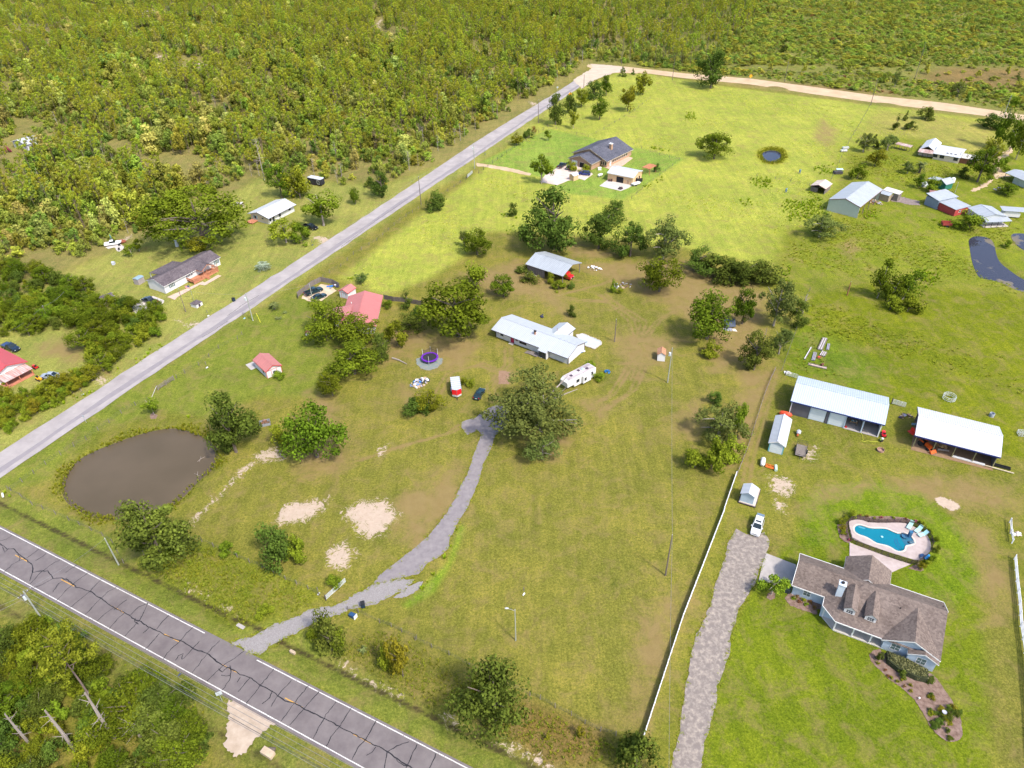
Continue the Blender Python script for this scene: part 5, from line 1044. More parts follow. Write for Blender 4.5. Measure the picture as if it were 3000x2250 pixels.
M_METALB = ribbed('blue_white_metal_roof', (.42, .475, .55), .45, 'X', .45, .05)
M_METALW = ribbed('bright_white_metal_roof', (.52, .53, .56), .45, 'X', .42, .04)
M_METALG = ribbed('galvanised_roof', (.36, .385, .42), .5, 'X', .45, .08)
M_METALGY = ribbed('galvanised_roof_cross', (.36, .385, .42), .5, 'Y', .45, .08)
M_WHITEM = ribbed('white_ranch_roof', (.48, .50, .53), .5, 'X', .5, .05)
M_REDM = ribbed('faded_red_metal_roof', (.46, .17, .155), .45, 'Y', .5, .06)
M_REDMX = ribbed('faded_red_metal_roof_cross', (.46, .155, .145), .45, 'X', .5, .06)
M_RUSTM = ribbed('rust_streaked_tin', (.56, .47, .44), .4, 'X', .6, .1, stain=(.30, .13, .10))
M_RUSTD = ribbed('rusty_brown_tin', (.34, .17, .15), .4, 'X', .7, .15, stain=(.20, .09, .08))
M_PINKW = ribbed('sun_bleached_tin', (.58, .53, .48), .5, 'X', .6, .05)
M_DARK = mat('black_and_bay_shade', (.012, .011, .014), .9, .1)  # black of caps and vents; also painted shade inside garage openings
M_SLAB = mat('old_slab', (.30, .27, .25), .95, col2=(.40, .37, .35), scale=.7, detail=7)
M_REDW = mat('red_painted_wall', (.36, .05, .045), .8, .12, scale=1.2)
M_GREENW = mat('green_painted_wall', (.015, .13, .085), .8, .1)

def slab(parent, name, polys, m, t=.12):
 """roof planes, each a thickened polygon (x, y, z corners, ccw from above)"""
 mb = MB()
 for p in polys: mb.prism(p, t)
 return mb.build(name, m, parent)
def gable(parent, x0, x1, y0, y1, ze, zr, m, axis='x', t=.12, name='roof', cap=None, trim=None, tw=.16):
 """gabled roof over a rectangle, ridge along axis; each slope a plane with ridge cap and fascia boards"""
 if axis == 'x':
  ym = (y0 + y1) / 2
  a = [(x0, y0, ze), (x1, y0, ze), (x1, ym, zr), (x0, ym, zr)]; b = [(x0, ym, zr), (x1, ym, zr), (x1, y1, ze), (x0, y1, ze)]; rl = ((x0, ym, zr), (x1, ym, zr))
  ends = [[(x, y0, ze), (x, ym, zr)] for x in (x0, x1)] + [[(x, ym, zr), (x, y1, ze)] for x in (x0, x1)]; ev = [[(x0, y0, ze), (x1, y0, ze)], [(x0, y1, ze), (x1, y1, ze)]]
 else:
  xm = (x0 + x1) / 2
  a = [(x0, y0, ze), (xm, y0, zr), (xm, y1, zr), (x0, y1, ze)]; b = [(xm, y0, zr), (x1, y0, ze), (x1, y1, ze), (xm, y1, zr)]; rl = ((xm, y0, zr), (xm, y1, zr))
  ends = [[(x0, y, ze), (xm, y, zr)] for y in (y0, y1)] + [[(xm, y, zr), (x1, y, ze)] for y in (y0, y1)]; ev = [[(x0, y0, ze), (x0, y1, ze)], [(x1, y0, ze), (x1, y1, ze)]]
 r = slab(parent, name, [a, b], m, t)
 if cap:
  MB().bar((rl[0][0], rl[0][1], rl[0][2] + .02), (rl[1][0], rl[1][1], rl[1][2] + .02), .34, .06).build('ridge_cap', cap, r)
 if trim:
  mb = MB()
  for p, q_ in ends + ev: mb.bar((p[0], p[1], p[2] - t - tw * .35), (q_[0], q_[1], q_[2] - t - tw * .35), .07, tw)
  mb.build('fascia', trim, r)
 return r
def walls(parent, x0, x1, y0, y1, h, m, gab=None, zr=None, name='wall', z0=0, t=.15, skip=()):
 """four walls as one shell; gab='x' or 'y' raises the two end walls to the ridge"""
 mb = MB()
 if 's' not in skip: mb.box(x0, x1, y0, y0 + t, z0, h)
 if 'n' not in skip: mb.box(x0, x1, y1 - t, y1, z0, h)
 if 'w' not in skip: mb.box(x0, x0 + t, y0 + t, y1 - t, z0, h)
 if 'e' not in skip: mb.box(x1 - t, x1, y0 + t, y1 - t, z0, h)
 if gab == 'x':
  for x, s in ((x0, 'w'), (x1 - t, 'e')):
   if s not in skip: mb.ext([(y0, h + .002), (y1, h + .002), ((y0 + y1) / 2, zr)], x, x + t, 'x')
 if gab == 'y':
  for y, s in ((y0, 's'), (y1 - t, 'n')):
   if s not in skip: mb.ext([(x0, h + .002), (x1, h + .002), ((x0 + x1) / 2, zr)], y, y + t, 'y')
 return mb.build(name, m, parent)
def opening(parent, face, u, z, w, h, at, kind='window', fm=None, pm=None, mull=(1, 1), prot=.04, fw=.09, shut=None):
 """a framed window or door on a wall; face s/n/w/e, u = centre along the wall, at = wall plane"""
 fm = fm or M_TRIM; pm = pm or M_GLASS
 sg = -1 if face in 'sw' else 1
 def bx(mb, u0, u1, z0, z1, d0, d1):
  a, b = sorted((at + sg * d0, at + sg * d1))
  return mb.box(u0, u1, a, b, z0, z1) if face in 'sn' else mb.box(a, b, u0, u1, z0, z1)
 f = MB(); u0, u1, z0, z1 = u - w / 2, u + w / 2, z, z + h
 bx(f, u0 - fw, u0, z0 - fw, z1 + fw, 0, prot); bx(f, u1, u1 + fw, z0 - fw, z1 + fw, 0, prot); bx(f, u0, u1, z1, z1 + fw, 0, prot); bx(f, u0, u1, z0 - fw, z0, 0, prot)
 for i in range(1, mull[0]): c = u0 + (u1 - u0) * i / mull[0]; bx(f, c - .025, c + .025, z0, z1, 0, prot * .8)
 for i in range(1, mull[1]): c = z0 + (z1 - z0) * i / mull[1]; bx(f, u0, u1, c - .025, c + .025, 0, prot * .7)
 o = f.build(kind, fm, parent); p = MB(); bx(p, u0, u1, z0, z1, .003, .02); p.build('pane' if kind == 'window' else 'door_leaf', pm, o)
 if shut:
  for s_ in (-1, 1):
   mb = MB(); c = u + s_ * (w / 2 + fw + .2); bx(mb, c - .17, c + .17, z0 - .05, z1 + .05, 0, .05); mb.build('shutter', shut, o)
 return o
def bldg(name, label, rc, cat='building', group=None):
 return thing(name, label, cat, (rc[0], rc[1]), rc[2], group)

# ---- pale blue house with the brown shingle roof (near right)
c = (47.53,77.83,-0.4944,5.12,7.82)
h = bldg('blue_house', 'pale blue house with brown shingle roof, two dormers and a front porch', c, 'house')
ZE, ZR, YR = 2.7, 5.2, 3.7
slab(h, 'roof', [
 [(-.05, 0, ZE), (5.25, 0, ZE), (10.8, YR, ZR), (-.05, YR, ZR)],
 [(-.05, YR, ZR), (23.1, YR, ZR), (23.1, 7.75, ZE), (-.05, 7.75, ZE)],
 [(5.25, 0, ZE), (5.25, -1.95, ZE), (8.6, .55, 4.02), (10.8, YR, ZR)],
 [(5.25, -1.95, ZE), (7.55, -4.25, ZE), (8.6, .55, 4.02)],
 [(7.55, -4.25, ZE), (23.1, -4.25, ZE), (23.1, YR, ZR), (10.8, YR, ZR), (8.6, .55, 4.02)],
 ], M_ROOFB, .14)
gable(h, 14.6, 23.12, -4.4, 2.6, ZE + .02, 4.95, M_ROOFB, 'y', .14, 'wing_roof', trim=M_TRIM, tw=.2)
gable(h, 7.38, 14.85, 5.0, 10.85, ZE + .015, 5.0, M_ROOFB, 'y', .14, 'rear_roof', trim=M_TRIM, tw=.2)
mb = MB()
for p, q_ in (((-.05, 0), (5.25, 0)), ((5.25, 0), (5.25, -1.95)), ((5.25, -1.95), (7.55, -4.25)), ((7.55, -4.25), (14.7, -4.25)), ((-.05, 7.8), (7.4, 7.8)), ((14.8, 7.8), (23.1, 7.8)), ((-.1, 0), (-.1, 7.75))):
 if p[0] == q_[0] == -.1:
  mb.bar((-.1, 0, ZE - .08), (-.1, YR, ZR - .1), .08, .22); mb.bar((-.1, YR, ZR - .1), (-.1, 7.75, ZE - .08), .08, .22); mb.bar((23.14, YR, ZR - .1), (23.14, 7.75, ZE - .08), .08, .22)
 else: mb.bar((*p, ZE - .09), (*q_, ZE - .09), .1, .2)
mb.build('gutter', M_TRIM, h)
walls(h, .3, 5.3, .45, 7.3, 2.6, M_SIDING, 'x', 5.0, 'garage_wall')
walls(h, 5.3, 15.1, -2.0, 7.3, 2.6, M_SIDING, None, None, 'wall')
walls(h, 15.1, 22.7, -4.0, 7.3, 2.6, M_SIDING, None, None, 'wing_wall'); MB().ext([(15.1, 2.602), (22.7, 2.602), (18.9, 4.72)], -4.0, -3.85, 'y').build('wing_gable', M_SIDING, h); MB().ext([(3.7, 2.602), (7.3, 2.602), (3.7, 4.9)], 22.55, 22.7, 'x').build('end_gable', M_SIDING, h)
walls(h, 7.8, 14.4, 7.3, 10.4, 2.6, M_SIDING, 'y', 4.85, 'rear_wall', skip=('s',))
b = walls(h, 18.75, 22.7, -4.8, -4.0, 2.45, M_SIDING, None, None, 'bay_wall', skip=('n',))
MB().ext([(18.55, 2.5), (22.85, 2.5), (20.7, 3.55)], -4.8, -4.65, 'y').build('bay_gable', M_SIDING, h)
gable(h, 18.5, 22.95, -5.1, -4.3, 2.5, 3.65, M_ROOFB, 'y', .1, 'bay_roof', trim=M_TRIM)
opening(h, 's', 2.6, .9, 1.1, 1.25, .45, pm=M_GLASSG, mull=(2, 2)); opening(h, 's', 16.9, .9, 1.25, 1.35, -4.0, pm=M_GLASSG, mull=(2, 2)); opening(h, 's', 20.7, .8, 1.25, 1.35, -4.8, pm=M_GLASSG, mull=(2, 2))
opening(h, 's', 9.0, .8, 1.0, 1.5, -2.0, pm=M_GLASSG, mull=(2, 2)); opening(h, 's', 13.2, .8, 1.0, 1.5, -2.0, pm=M_GLASSG, mull=(2, 2)); opening(h, 's', 11.1, .15, 1.0, 2.1, -2.0, 'door', pm=M_DOORW)
MB().prism([(5.5, -1.9, .2), (7.75, -4.0, .2), (15.1, -4.0, .2), (15.1, -2.0, .2), (5.5, -1.85, .2)], .25).build('porch_floor', mat('porch_concrete', (.40, .37, .33), .9, col2=(.48, .44, .40), detail=6), h)
for x, y in ((5.75, -2.0), (7.8, -3.85), (10.6, -3.85), (13.3, -3.85)):
 MB().box(x - .11, x + .11, y - .11, y + .11, .2, 2.6).build('porch_post', M_TRIM, h)
for i, xx in enumerate((9.25, 12.45)):                         # dormers
 d = MB(); d.box(xx - .82, xx + .82, -2.15, 1.6, 3.0, 4.35); d.ext([(xx - .82, 4.352), (xx + .82, 4.352), (xx, 5.0)], -2.15, -2.0, 'y')
 dm_ = d.build('dormer', M_TRIM, h); gable(dm_, xx - 1.05, xx + 1.05, -2.4, 2.9, 4.36, 5.14, M_ROOFB, 'y', .1, 'dormer_roof')
 opening(dm_, 's', xx, 3.4, .95, .72, -2.15, mull=(3, 2), fm=M_TRIM)
ch = MB(); ch.box(6.72, 7.72, .4, 1.35, 2.5, 6.3); ch.box(6.62, 7.82, .3, 1.45, 6.3, 6.42)
ch = ch.build('chimney', mat('chimney_siding', (.52, .58, .64), .7, .05), h); MB().lathe([(.22, 0), (.22, .22), (.30, .24), (.02, .40)], (7.22, .88), 10, 6.42).build('chimney_cap', M_DARK, ch)
for x, y, z in ((16.4, 1.5, 4.6), (22.6, 5.2, 4.25)): MB().lathe([(.07, -.3), (.07, .35), (.0, .35)], (x, y), 8, z).build('vent_pipe', M_DARK, h)
MB().box(-.85, .05, .2, 1.0, 0, .95).build('condenser', mat('dark_green_box', (.02, .03, .035), .6), h)
# foundation hedge, beds and garden
BED = [(58.99,67.11),(57.74,66.8),(56.58,66),(56.47,65.01),(56.99,63.62),(58.06,61.69),(59.56,59.89),(60.36,58.21),(60.65,56.45),(60.74,54.31),(61.15,52.91),(62.03,51.94),(63.16,51.78),(64.13,52.09),(64.92,52.96),(65.63,54.62),(66.09,56.18),(65.94,58.08),(65.71,59.89),(65.4,61.6),(65.21,62.39),(61.82,64.56),(58.78,66.44)]
M_MULCH = mat('mulch', (.10, .058, .042), 1, col2=(.24, .165, .135), scale=1.6, bump=.5, detail=9)
sheet('mulch_bed', roughen(BED, .5, .05, 3), .04, M_MULCH)
sheet('mulch_ring', roughen([(43.5,77.3),(43.9,78.2),(44.7,78.7),(45.3,78.3),(45.2,77.7),(44.8,77.2),(44,76.9)], .4, .05, 4), .035, M_MULCH)
sheet('porch_bed', roughen([(46.5,77.2),(47.7,78.3),(52.6,75.7),(51.9,73.7),(50.5,73.9),(47.1,75.6)], .4, .06, 5), .035, M_MULCH)
sheet('pond_tree_ring', roughen([(-85.4,132),(-85.1,133.1),(-83.6,132.2),(-83.4,130.8),(-84.5,130.7)], .4, .1, 6), .03, M_MULCH)
mb = MB(); HB = [(59.23,66.1),(61.82,64.56),(64.24,62.65),(63.43,60.95),(61.86,61.45),(59.65,63),(58.68,64.47)]
q = np.random.RandomState(3); pp = fill(HB, .15, 3); zz = np.where(pdist(pp[:, 0], pp[:, 1], HB) < .25, q.uniform(.2, 1.2, len(pp)), q.uniform(1.05, 1.3, len(pp)))
LV['hedge'] = leafmat('hedge_leaves', (.045, .050, .020), (.20, .195, .085), tint=.02)
o = link('clipped_hedge', leafmesh('clipped_hedge', np.stack([pp[:, 0], pp[:, 1], zz], 1), q.normal(size=(len(pp), 3)) * .5 + np.array([0, -.2, 1]), .12, q.rand(len(pp)), [LV['hedge']])); tag(o, 'flat-topped clipped hedge under the windows of the blue house', 'hedge')
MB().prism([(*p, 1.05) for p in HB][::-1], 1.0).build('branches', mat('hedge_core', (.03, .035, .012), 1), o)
for k, bx_, lab in (('dbush0', (57.66,65.05,2.1,1.18), 'dark rounded shrub at the left end of the clipped hedge'), ('dbush1', (60.17,62.2,1.41,1.59), 'dark rounded shrub before the clipped hedge'), ('dbush2', (64.04,61.12,1.83,1.51), 'dark rounded shrub at the right end of the clipped hedge')):
 plant(k, *bx_, lab, 'bush')
q = random.Random(9)
for i in range(26):
 a = q.uniform(0, 6.28); r = math.sqrt(q.random()); x = 1715 + 165 * r * math.cos(a); y = 740 + 200 * r * math.sin(a)
 x, y = (63.47,55.52)[0] + 2.9 * r * math.cos(a), (63.47,55.52)[1] + 3.4 * r * math.sin(a)
 plant(('dbush%d' % (i % 3)) if i % 4 else 'yel1', x, y, q.uniform(.5, .95), q.uniform(.8, 1.3), 'low bushy perennial in the mulched island bed', 'bush', 'perennials of the island bed', 'perennial')
for i, (x, y) in enumerate([(57.94,62.09),(58.38,61.92),(59.04,61.28),(59.8,60.41),(60.76,60.62),(60.38,59.64),(57.91,63.2),(57.33,64.42),(59.89,61.57)]):
 plant('rust' if i % 3 == 0 else 'yel2', x, y, .55, .7, 'orange-flowering plant in the mulch below the hedge', 'bush', 'orange flowers below the hedge', 'flower_clump')
for i, (x, y) in enumerate([(48.1,77.1),(48.9,76.3),(49.8,75.8),(50.9,75),(51.4,74.2),(50.7,76.1),(49.6,76.6),(48.8,77.4)]):
 plant('rust' if i % 2 else 'bush%d' % (i % 3), x, y, .6, .95, 'flowering plant in the bed along the garage wall', 'bush', 'flowers along the garage wall', 'flower_clump')
t = thing('bird_bath', 'grey stone bird bath in the island bed', 'bird bath', (63.51,55.88)); MB().lathe([(.2, 0), (.08, .1), (.08, .6), (.35, .72), (.35, .8), (.28, .74), (0, .72)], n=12).build('basin', mat('grey_stone', (.35, .35, .36), .8), t)
t = thing('lantern_post', 'small white garden light in the mulch bed', 'garden light', (61.04,58.38)); MB().lathe([(.04, 0), (.04, .3), (.14, .32), (.14, .45), (.0, .5)], n=8).build('post', M_TRIM, t)
t = thing('garden_boulder', 'brown boulder among the island bed perennials', 'rock', (63.18,54.53)); MB().blob((0, 0, .2), (.45, .35, .3), 9, .2, 5).build('stone', mat('brown_stone', (.22, .15, .10), .9, .25), t)

# ---- swimming pool
pd_ = [(64.13,93.92),(64.76,94.61),(66.06,94.89),(67.16,94.65),(68.11,94.07),(69.83,93.91),(71.59,93.86),(73.41,93.93),(75.05,93.63),(75.76,93.11),(76.89,91.99),(77.7,90.73),(77.6,89.08),(77.04,87.61),(76.05,86.33),(74.42,84.8),(73.21,84.62),(72.07,85.07),(69.48,86.36),(66.71,87.9),(64.86,88.99),(63.27,89.93),(63.63,91.6)]
M_DECK = mat('stamped_pool_deck', (.30, .24, .225), .9, col2=(.42, .35, .335), scale=.7, bump=.15, detail=8)
def ringsheet(name, outer, inner, z, m, thick=.1):
 """flat slab with a hole: outer and inner loops joined by a bridge"""
 import bmesh
 bm = bmesh.new(); E_ = []
 for L_ in (outer, inner):
  vs_ = [bm.verts.new((p[0], p[1], z)) for p in L_]; E_ += [bm.edges.new((vs_[i], vs_[(i + 1) % len(vs_)])) for i in range(len(vs_))]
 bmesh.ops.triangle_fill(bm, use_beauty=True, use_dissolve=False, edges=E_)
 for f in bm.faces:
  if f.normal.z < 0: f.normal_flip()
 me = bpy.data.meshes.new(name); bm.to_mesh(me); bm.free(); me.materials.append(m); return me
SPA = smooth_poly([(72.59,91.03),(73.31,91.35),(74.15,91.14),(74.73,90.36),(74.8,89.31),(74.46,88.64),(73.74,88.22),(72.79,88.14),(72.54,88.48)], 2)
HOLE = smooth_poly([(64.55,92.57),(65.14,93.34),(66.03,93.63),(66.84,93.29),(67.59,92.8),(68.69,92.61),(70.12,92.65),(70.95,92.39),(71.81,91.67),(72.42,91.19),(73.31,91.35),(74.15,91.14),(74.73,90.36),(74.8,89.31),(74.46,88.64),(73.74,88.22),(72.79,88.14),(72.35,87.74),(72.21,87.38),(71.69,86.85),(70.76,86.69),(70.1,87),(69.55,87.82),(68.94,88.28),(67.62,88.69),(67.01,89.15),(66.6,89.84),(65.93,90.46),(64.95,90.95),(64.44,91.57)], 1)
struct('pool_deck', ringsheet('pool_deck', smooth_poly(pd_, 1), HOLE, .12, M_DECK))
struct('pool_patio', MB().prism([(*p, .10) for p in [(62.55,89.28),(61.27,86.02),(62.56,84.98),(63.76,82.71),(65.45,82.25),(67.42,82.2),(69.21,82.98),(71.51,83.86),(68.98,85.23),(66.29,86.89),(64.45,87.96),(63.15,88.74)]][::-1], .12).mesh('pool_patio', M_DECK))
pl = thing('swimming_pool', 'turquoise freeform swimming pool with a tanning shelf behind the blue house', 'swimming pool')
M_POOLW = water('pool_water', (.003, .125, .19), .03, (.005, .15, .22), 1.4, .15)
M_SPAW = water('shelf_water', (.025, .10, .17), .03, (.03, .12, .19), 1.4, .15)
mb = MB(); mb.add([(*p, -.02) for p in HOLE], [list(range(len(HOLE)))]); mb.build('water', M_POOLW, pl)
mb = MB(); mb.add([(*p, .0) for p in SPA], [list(range(len(SPA)))]); mb.build('shelf_water', M_SPAW, pl)
mb = MB()
for i in range(len(HOLE)):
 a, b_ = HOLE[i], HOLE[(i + 1) % len(HOLE)]; mb.bar((*a, .10), (*b_, .10), .32, .10)
mb.build('coping', mat('pool_coping', (.50, .43, .38), .8, .06), pl)
mb = MB()
for i in range(len(HOLE)):
 a, b_ = HOLE[i], HOLE[(i + 1) % len(HOLE)]; mb.add([(*a, .1), (*b_, .1), (*b_, -.5), (*a, -.5)], [(0, 1, 2, 3)])
mb.build('tile_band', mat('pool_tile', (.02, .12, .22), .3), pl)
for k, l_ in enumerate(([(71.44,90.15),(71.12,89.56),(70.95,88.67),(71.07,87.63),(71.41,87.11)], [(71.86,90.14),(71.53,89.4),(71.46,88.51),(71.59,87.76),(71.62,87.32)])): strip('step_edge', smooth_poly(l_ + l_[::-1], 1)[:12], .13, -.012 + k * .001, mat('pool_step_tile', (.01, .06, .16), .4), pl)
mb = MB(); mb.add([(*p, -.014) for p in [(65.61,93.17),(66.02,93.31),(67,92.81),(66.76,92.51),(65.84,92.85)]], [(0, 1, 2, 3, 4)]); mb.build('entry_step', mat('pool_step', (.05, .22, .30), .4), pl)
t = thing('water_fountain_column', 'dark blue stone column on the pool shelf', 'fountain', (74.09,90.23)); MB().box(-.25, .25, -.25, .25, -.1, 1.5).box(-.32, .32, -.32, .32, 1.5, 1.6).build('column', mat('blue_stone', (.02, .10, .20), .5, .3), t); MB().lathe([(.1, 0), (.55, .25), (.6, .3), (.5, .27), (0, .22)], (-.75, .05), 12).build('bowl', mat('blue_stone2', (.03, .11, .20), .5, .3), t)
t = thing('water_boulder', 'blue-grey boulder on the right of the pool shelf', 'rock', (73.93,88.88)); MB().blob((0, 0, .15), (.55, .4, .3), 9, .2, 3).build('stone', mat('blue_grey_stone', (.06, .12, .17), .6, .3), t)
t = thing('pool_float', 'small pale skimmer float in the pool', 'pool float', (69.12,90.45)); MB().lathe([(.0, 0), (.22, .0), (.22, .12), (.0, .16)], n=10).build('body', mat('pale_plastic', (.3, .55, .6), .5), t)
M_LOUNG = mat('aqua_lounger', (.33, .56, .54), .5, .05)
for p0, p1, lab in (((74.69,92.05), (76.15,93.57), 'aqua pool lounger nearest the water'), ((75.69,91.17), (77.48,92.36), 'middle aqua pool lounger of three'), ((75.85,90.26), (77.68,90.81), 'aqua pool lounger nearest the fence')):
 a = math.atan2(p1[1] - p0[1], p1[0] - p0[0]); t = thing('pool_lounger', lab, 'pool lounger', p0, a, 'aqua loungers by the pool', .12)
 MB().prism([(0, -.36, .36), (1.25, -.36, .36), (1.25, .36, .36), (0, .36, .36)], .08).build('seat', M_LOUNG, t); MB().prism([(1.26, -.36, .37), (1.9, -.36, .95), (1.9, .36, .95), (1.26, .36, .37)], .08).build('backrest', M_LOUNG, t)
 for x in (.15, 1.15): MB().box(x - .04, x + .04, -.34, .34, 0, .28).build('leg', M_TRIM, t)
t = thing('float_pile', 'blue inflatables heaped at the pool deck corner', 'pool toys', (74.57,85.36), .7, None, .12)
M_INFL = mat('blue_vinyl', (.012, .17, .42), .35, .15); MB().blob((-.1, .3, .2), (.65, .4, .22), 10, .1, 1).build('ring', mat('navy_vinyl', (.02, .06, .16), .5), t); MB().blob((.35, -.35, .2), (.9, .38, .2), 10, .08, 2).build('raft', M_INFL, t); MB().blob((-.6, .2, .15), (.35, .3, .16), 8, .1, 3).build('tube', mat('grey_vinyl', (.16, .17, .2), .5), t)
# dark mesh safety fence round the pool, one panel per bay
m = bpy.data.materials.new('fence_mesh'); N, L = nt(m); b = N['Principled BSDF']; b.inputs['Base Color'].default_value = (.045, .028, .022, 1); b.inputs['Roughness'].default_value = .8; b.inputs['Alpha'].default_value = .68; M_MESH = m
fl = [(62.81,89.49),(63.6,88.73),(64.45,87.96),(65.35,87.38),(66.26,86.82),(67.14,86.21),(68.05,85.69),(68.97,85.2),(69.88,84.71),(70.8,84.26),(71.54,83.92),(72.52,83.86)] + [(73.91,84.67),(75.2,85.49),(76.47,86.61),(77.45,88.04),(77.86,89.37),(77.79,90.43),(77.49,91.51),(76.87,92.45),(75.96,93.03),(75.04,93.6),(73.94,93.79),(72.76,93.83),(71.34,93.83),(69.82,93.88),(68.1,94.04),(67.15,94.62),(66.04,94.85),(64.74,94.57),(63.89,93.77),(63.41,92.37),(63.17,91.15),(62.98,89.94)]
pf = thing('pool_fence', 'dark brown mesh safety fence around the pool deck', 'fence')
for i in range(len(fl)):
 a, b_ = fl[i], fl[(i + 1) % len(fl)]
 MB().add([(*a, .05), (*b_, .05), (*b_, 1.25), (*a, 1.25)], [(0, 1, 2, 3)]).build('mesh_panel', M_MESH, pf); MB().tube([(*a, 0), (*a, 1.32)], .035, 6).build('post', M_DTRIM, pf)
sheet('pool_bed', roughen([(61.89,93.67),(63.6,94.09),(64.55,94.7),(66.82,95.59),(69.97,95.66),(73.53,95.56),(75.91,95.01),(77.45,93.69),(78.82,92.09),(78.91,90.09),(77.99,87.73),(76.7,86.02),(74.35,84.66),(73.8,83.97),(74.51,83.81),(76.24,84.61),(75.34,83.23),(72.66,82.26),(70.56,83.01),(72.38,83.8),(73.91,84.67),(76.41,86.61),(77.45,88.04),(77.86,89.37),(77.49,91.51),(75.96,93.03),(73.94,93.79),(69.82,93.88),(67.15,94.62),(64.74,94.57),(63.89,93.77),(63.17,91.15),(62.81,89.49),(62.35,89.06),(61.66,89.68),(61.2,90.6)], .5, .05, 7), .035, M_MULCH)
for k, bx_, lab in (('bush0', (65.41,95.71,1.91,1.91), 'tall green shrub at the upper left of the pool fence'), ('yel0', (64.22,95.21,0.83,1.31), 'green shrub below the tall one left of the pool'), ('yel1', (62.73,93.86,1.43,1.66), 'yellow-green shrub left of the pool, middle'), ('yel2', (62.49,92.59,0.95,1.53), 'orange-tinged shrub left of the pool'), ('bush1', (62.18,91.49,0.93,1.29), 'lowest green shrub left of the pool'),
     ('bush2', (78.04,93.11,1.06,1.71), 'green shrub behind the loungers'), ('bush0', (78.31,91.01,1.4,1.4), 'leafy shrub right of the loungers'), ('bush1', (78.37,88.88,1.77,1.38), 'green shrub on the right pool edge, upper'), ('bush2', (77.47,86.73,1.86,1.47), 'green shrub on the right pool edge, middle'), ('bush0', (75.48,84.23,2.14,1.56), 'green shrub on the right pool edge, lower'), ('yel1', (72.82,82.86,1.93,1.83), 'yellow-green shrub at the lower right of the pool'), ('bush1', (74.5,83.86,1.23,1.45), 'green shrub by the blue inflatables')):
 plant(k, *bx_, lab, 'bush')
for p, k, lab in (((67,95.75), 'rust', 'orange flowers behind the pool fence, left'), ((68.34,95.63), 'rust', 'orange flowers behind the pool fence, second'), ((71.05,95.23), 'flower', 'pink flowers behind the pool fence'), ((69.55,94.95), 'bush1', 'green clump behind the pool fence'), ((73.22,95), 'bush0', 'green clump behind the pool fence, right'), ((75.57,94.78), 'rust', 'orange flowers right behind the pool fence'), ((77.16,94.09), 'flower', 'pink flowers above the loungers'), ((62.64,89.8), 'flower', 'red flowers at the lower left of the pool')):
 plant(k, *p, .6, .8, lab, 'bush', None, 'flower_clump')

# ---- metal garage barn
c = (63.03,127.3,-0.4795,19.71,10.79); L_, W_ = c[3], c[4]
h = bldg('metal_barn', 'long white metal barn with two roll-up doors and two open bays', c, 'barn')
gable(h, 0, L_, 0, W_, 4.0, 5.7, M_METALB, 'x', .1, cap=M_METALB, trim=M_BLUE, tw=.26)
walls(h, .4, L_ - .4, .5, W_ - .5, 3.85, mat('white_barn_metal', (.55, .60, .64), .6, .05), 'x', 5.45, skip=('s',))
bays = [(.4, 4.6, 0), (4.6, 8.0, 1), (8.0, 8.75, 0), (8.75, 12.1, 1), (12.1, 15.7, 2), (15.7, L_ - .4, 2)]
for a, b_, k in bays:
 if k == 0: MB().box(a, b_, .5, .65, 0, 3.85).build('front_wall', M_GREYW, h)
 if k == 1:
  d = MB().box(a + .1, b_ - .1, .58, .66, 0, 3.3).build('roll_up_door', M_DOORW, h); MB().box(a, b_, .5, .64, 3.3, 3.85).build('header', M_GREYW, d)
  for zz_ in (.65, 1.3, 1.95, 2.6): MB().box(a + .1, b_ - .1, .565, .579, zz_, zz_ + .05).build('door_rib', M_TRIM, d)
 if k: MB().box(a - .11, a + .11, .42, .6, 0, 3.85).build('door_post', M_SIDING, h)
MB().box(L_ - .62, L_ - .4, .42, .62, 0, 3.85).build('door_post', M_TRIM, h)
MB().box(.3, .5, .42, .6, 0, 3.85).build('corner_post', M_TRIM, h)
MB().box(12.0, 12.15, .66, 6.0, 0, 3.85).build('partition', M_TRIM, h); MB().box(15.65, 15.78, .66, 6.0, 0, 3.85).build('partition', M_TRIM, h)
MB().box(12.15, L_ - .4, .3, W_ - .6, 0, .1).build('bay_floor', M_CONC, h)
def lp(c, x, y):
 return (c[0] + math.cos(c[2]) * x - math.sin(c[2]) * y, c[1] + math.sin(c[2]) * x + math.cos(c[2]) * y)
t = thing('workbench', 'tan workbench cluttered with bottles inside the left open bay', 'workbench', lp(c, 13.9, 2.6), c[2], None, .1)
MB().box(-.8, .8, -.35, .35, .75, .85).build('top', mat('tan_ply', (.34, .20, .09), .8), t)
for x in (-.7, .7): MB().box(x - .05, x + .05, -.3, .3, 0, .75).build('leg', M_WOODG, t)
for i, (x, col_) in enumerate(((-.4, (.1, .35, .5)), (-.1, (.6, .6, .6)), (.2, (.05, .2, .4)), (.5, (.5, .5, .45)))): tag(MB().lathe([(.09, 0), (.09, .28), (.03, .34), (.0, .34)], lp(c, 13.9 + x, 2.6), 8, .95).build('jug', mat('jug%d' % i, col_, .4)), 'plastic jug standing on the tan workbench in the open bay', 'jug', 'jugs on the workbench')
t = thing('red_gas_can', 'red fuel can on the floor of the left open bay', 'fuel can', lp(c, 12.6, .8), c[2], None, .1); MB().box(-.2, .2, -.14, .14, 0, .36).box(-.05, .05, -.03, .03, .36, .45).build('body', mat('red_plastic', (.5, .02, .03), .4), t)

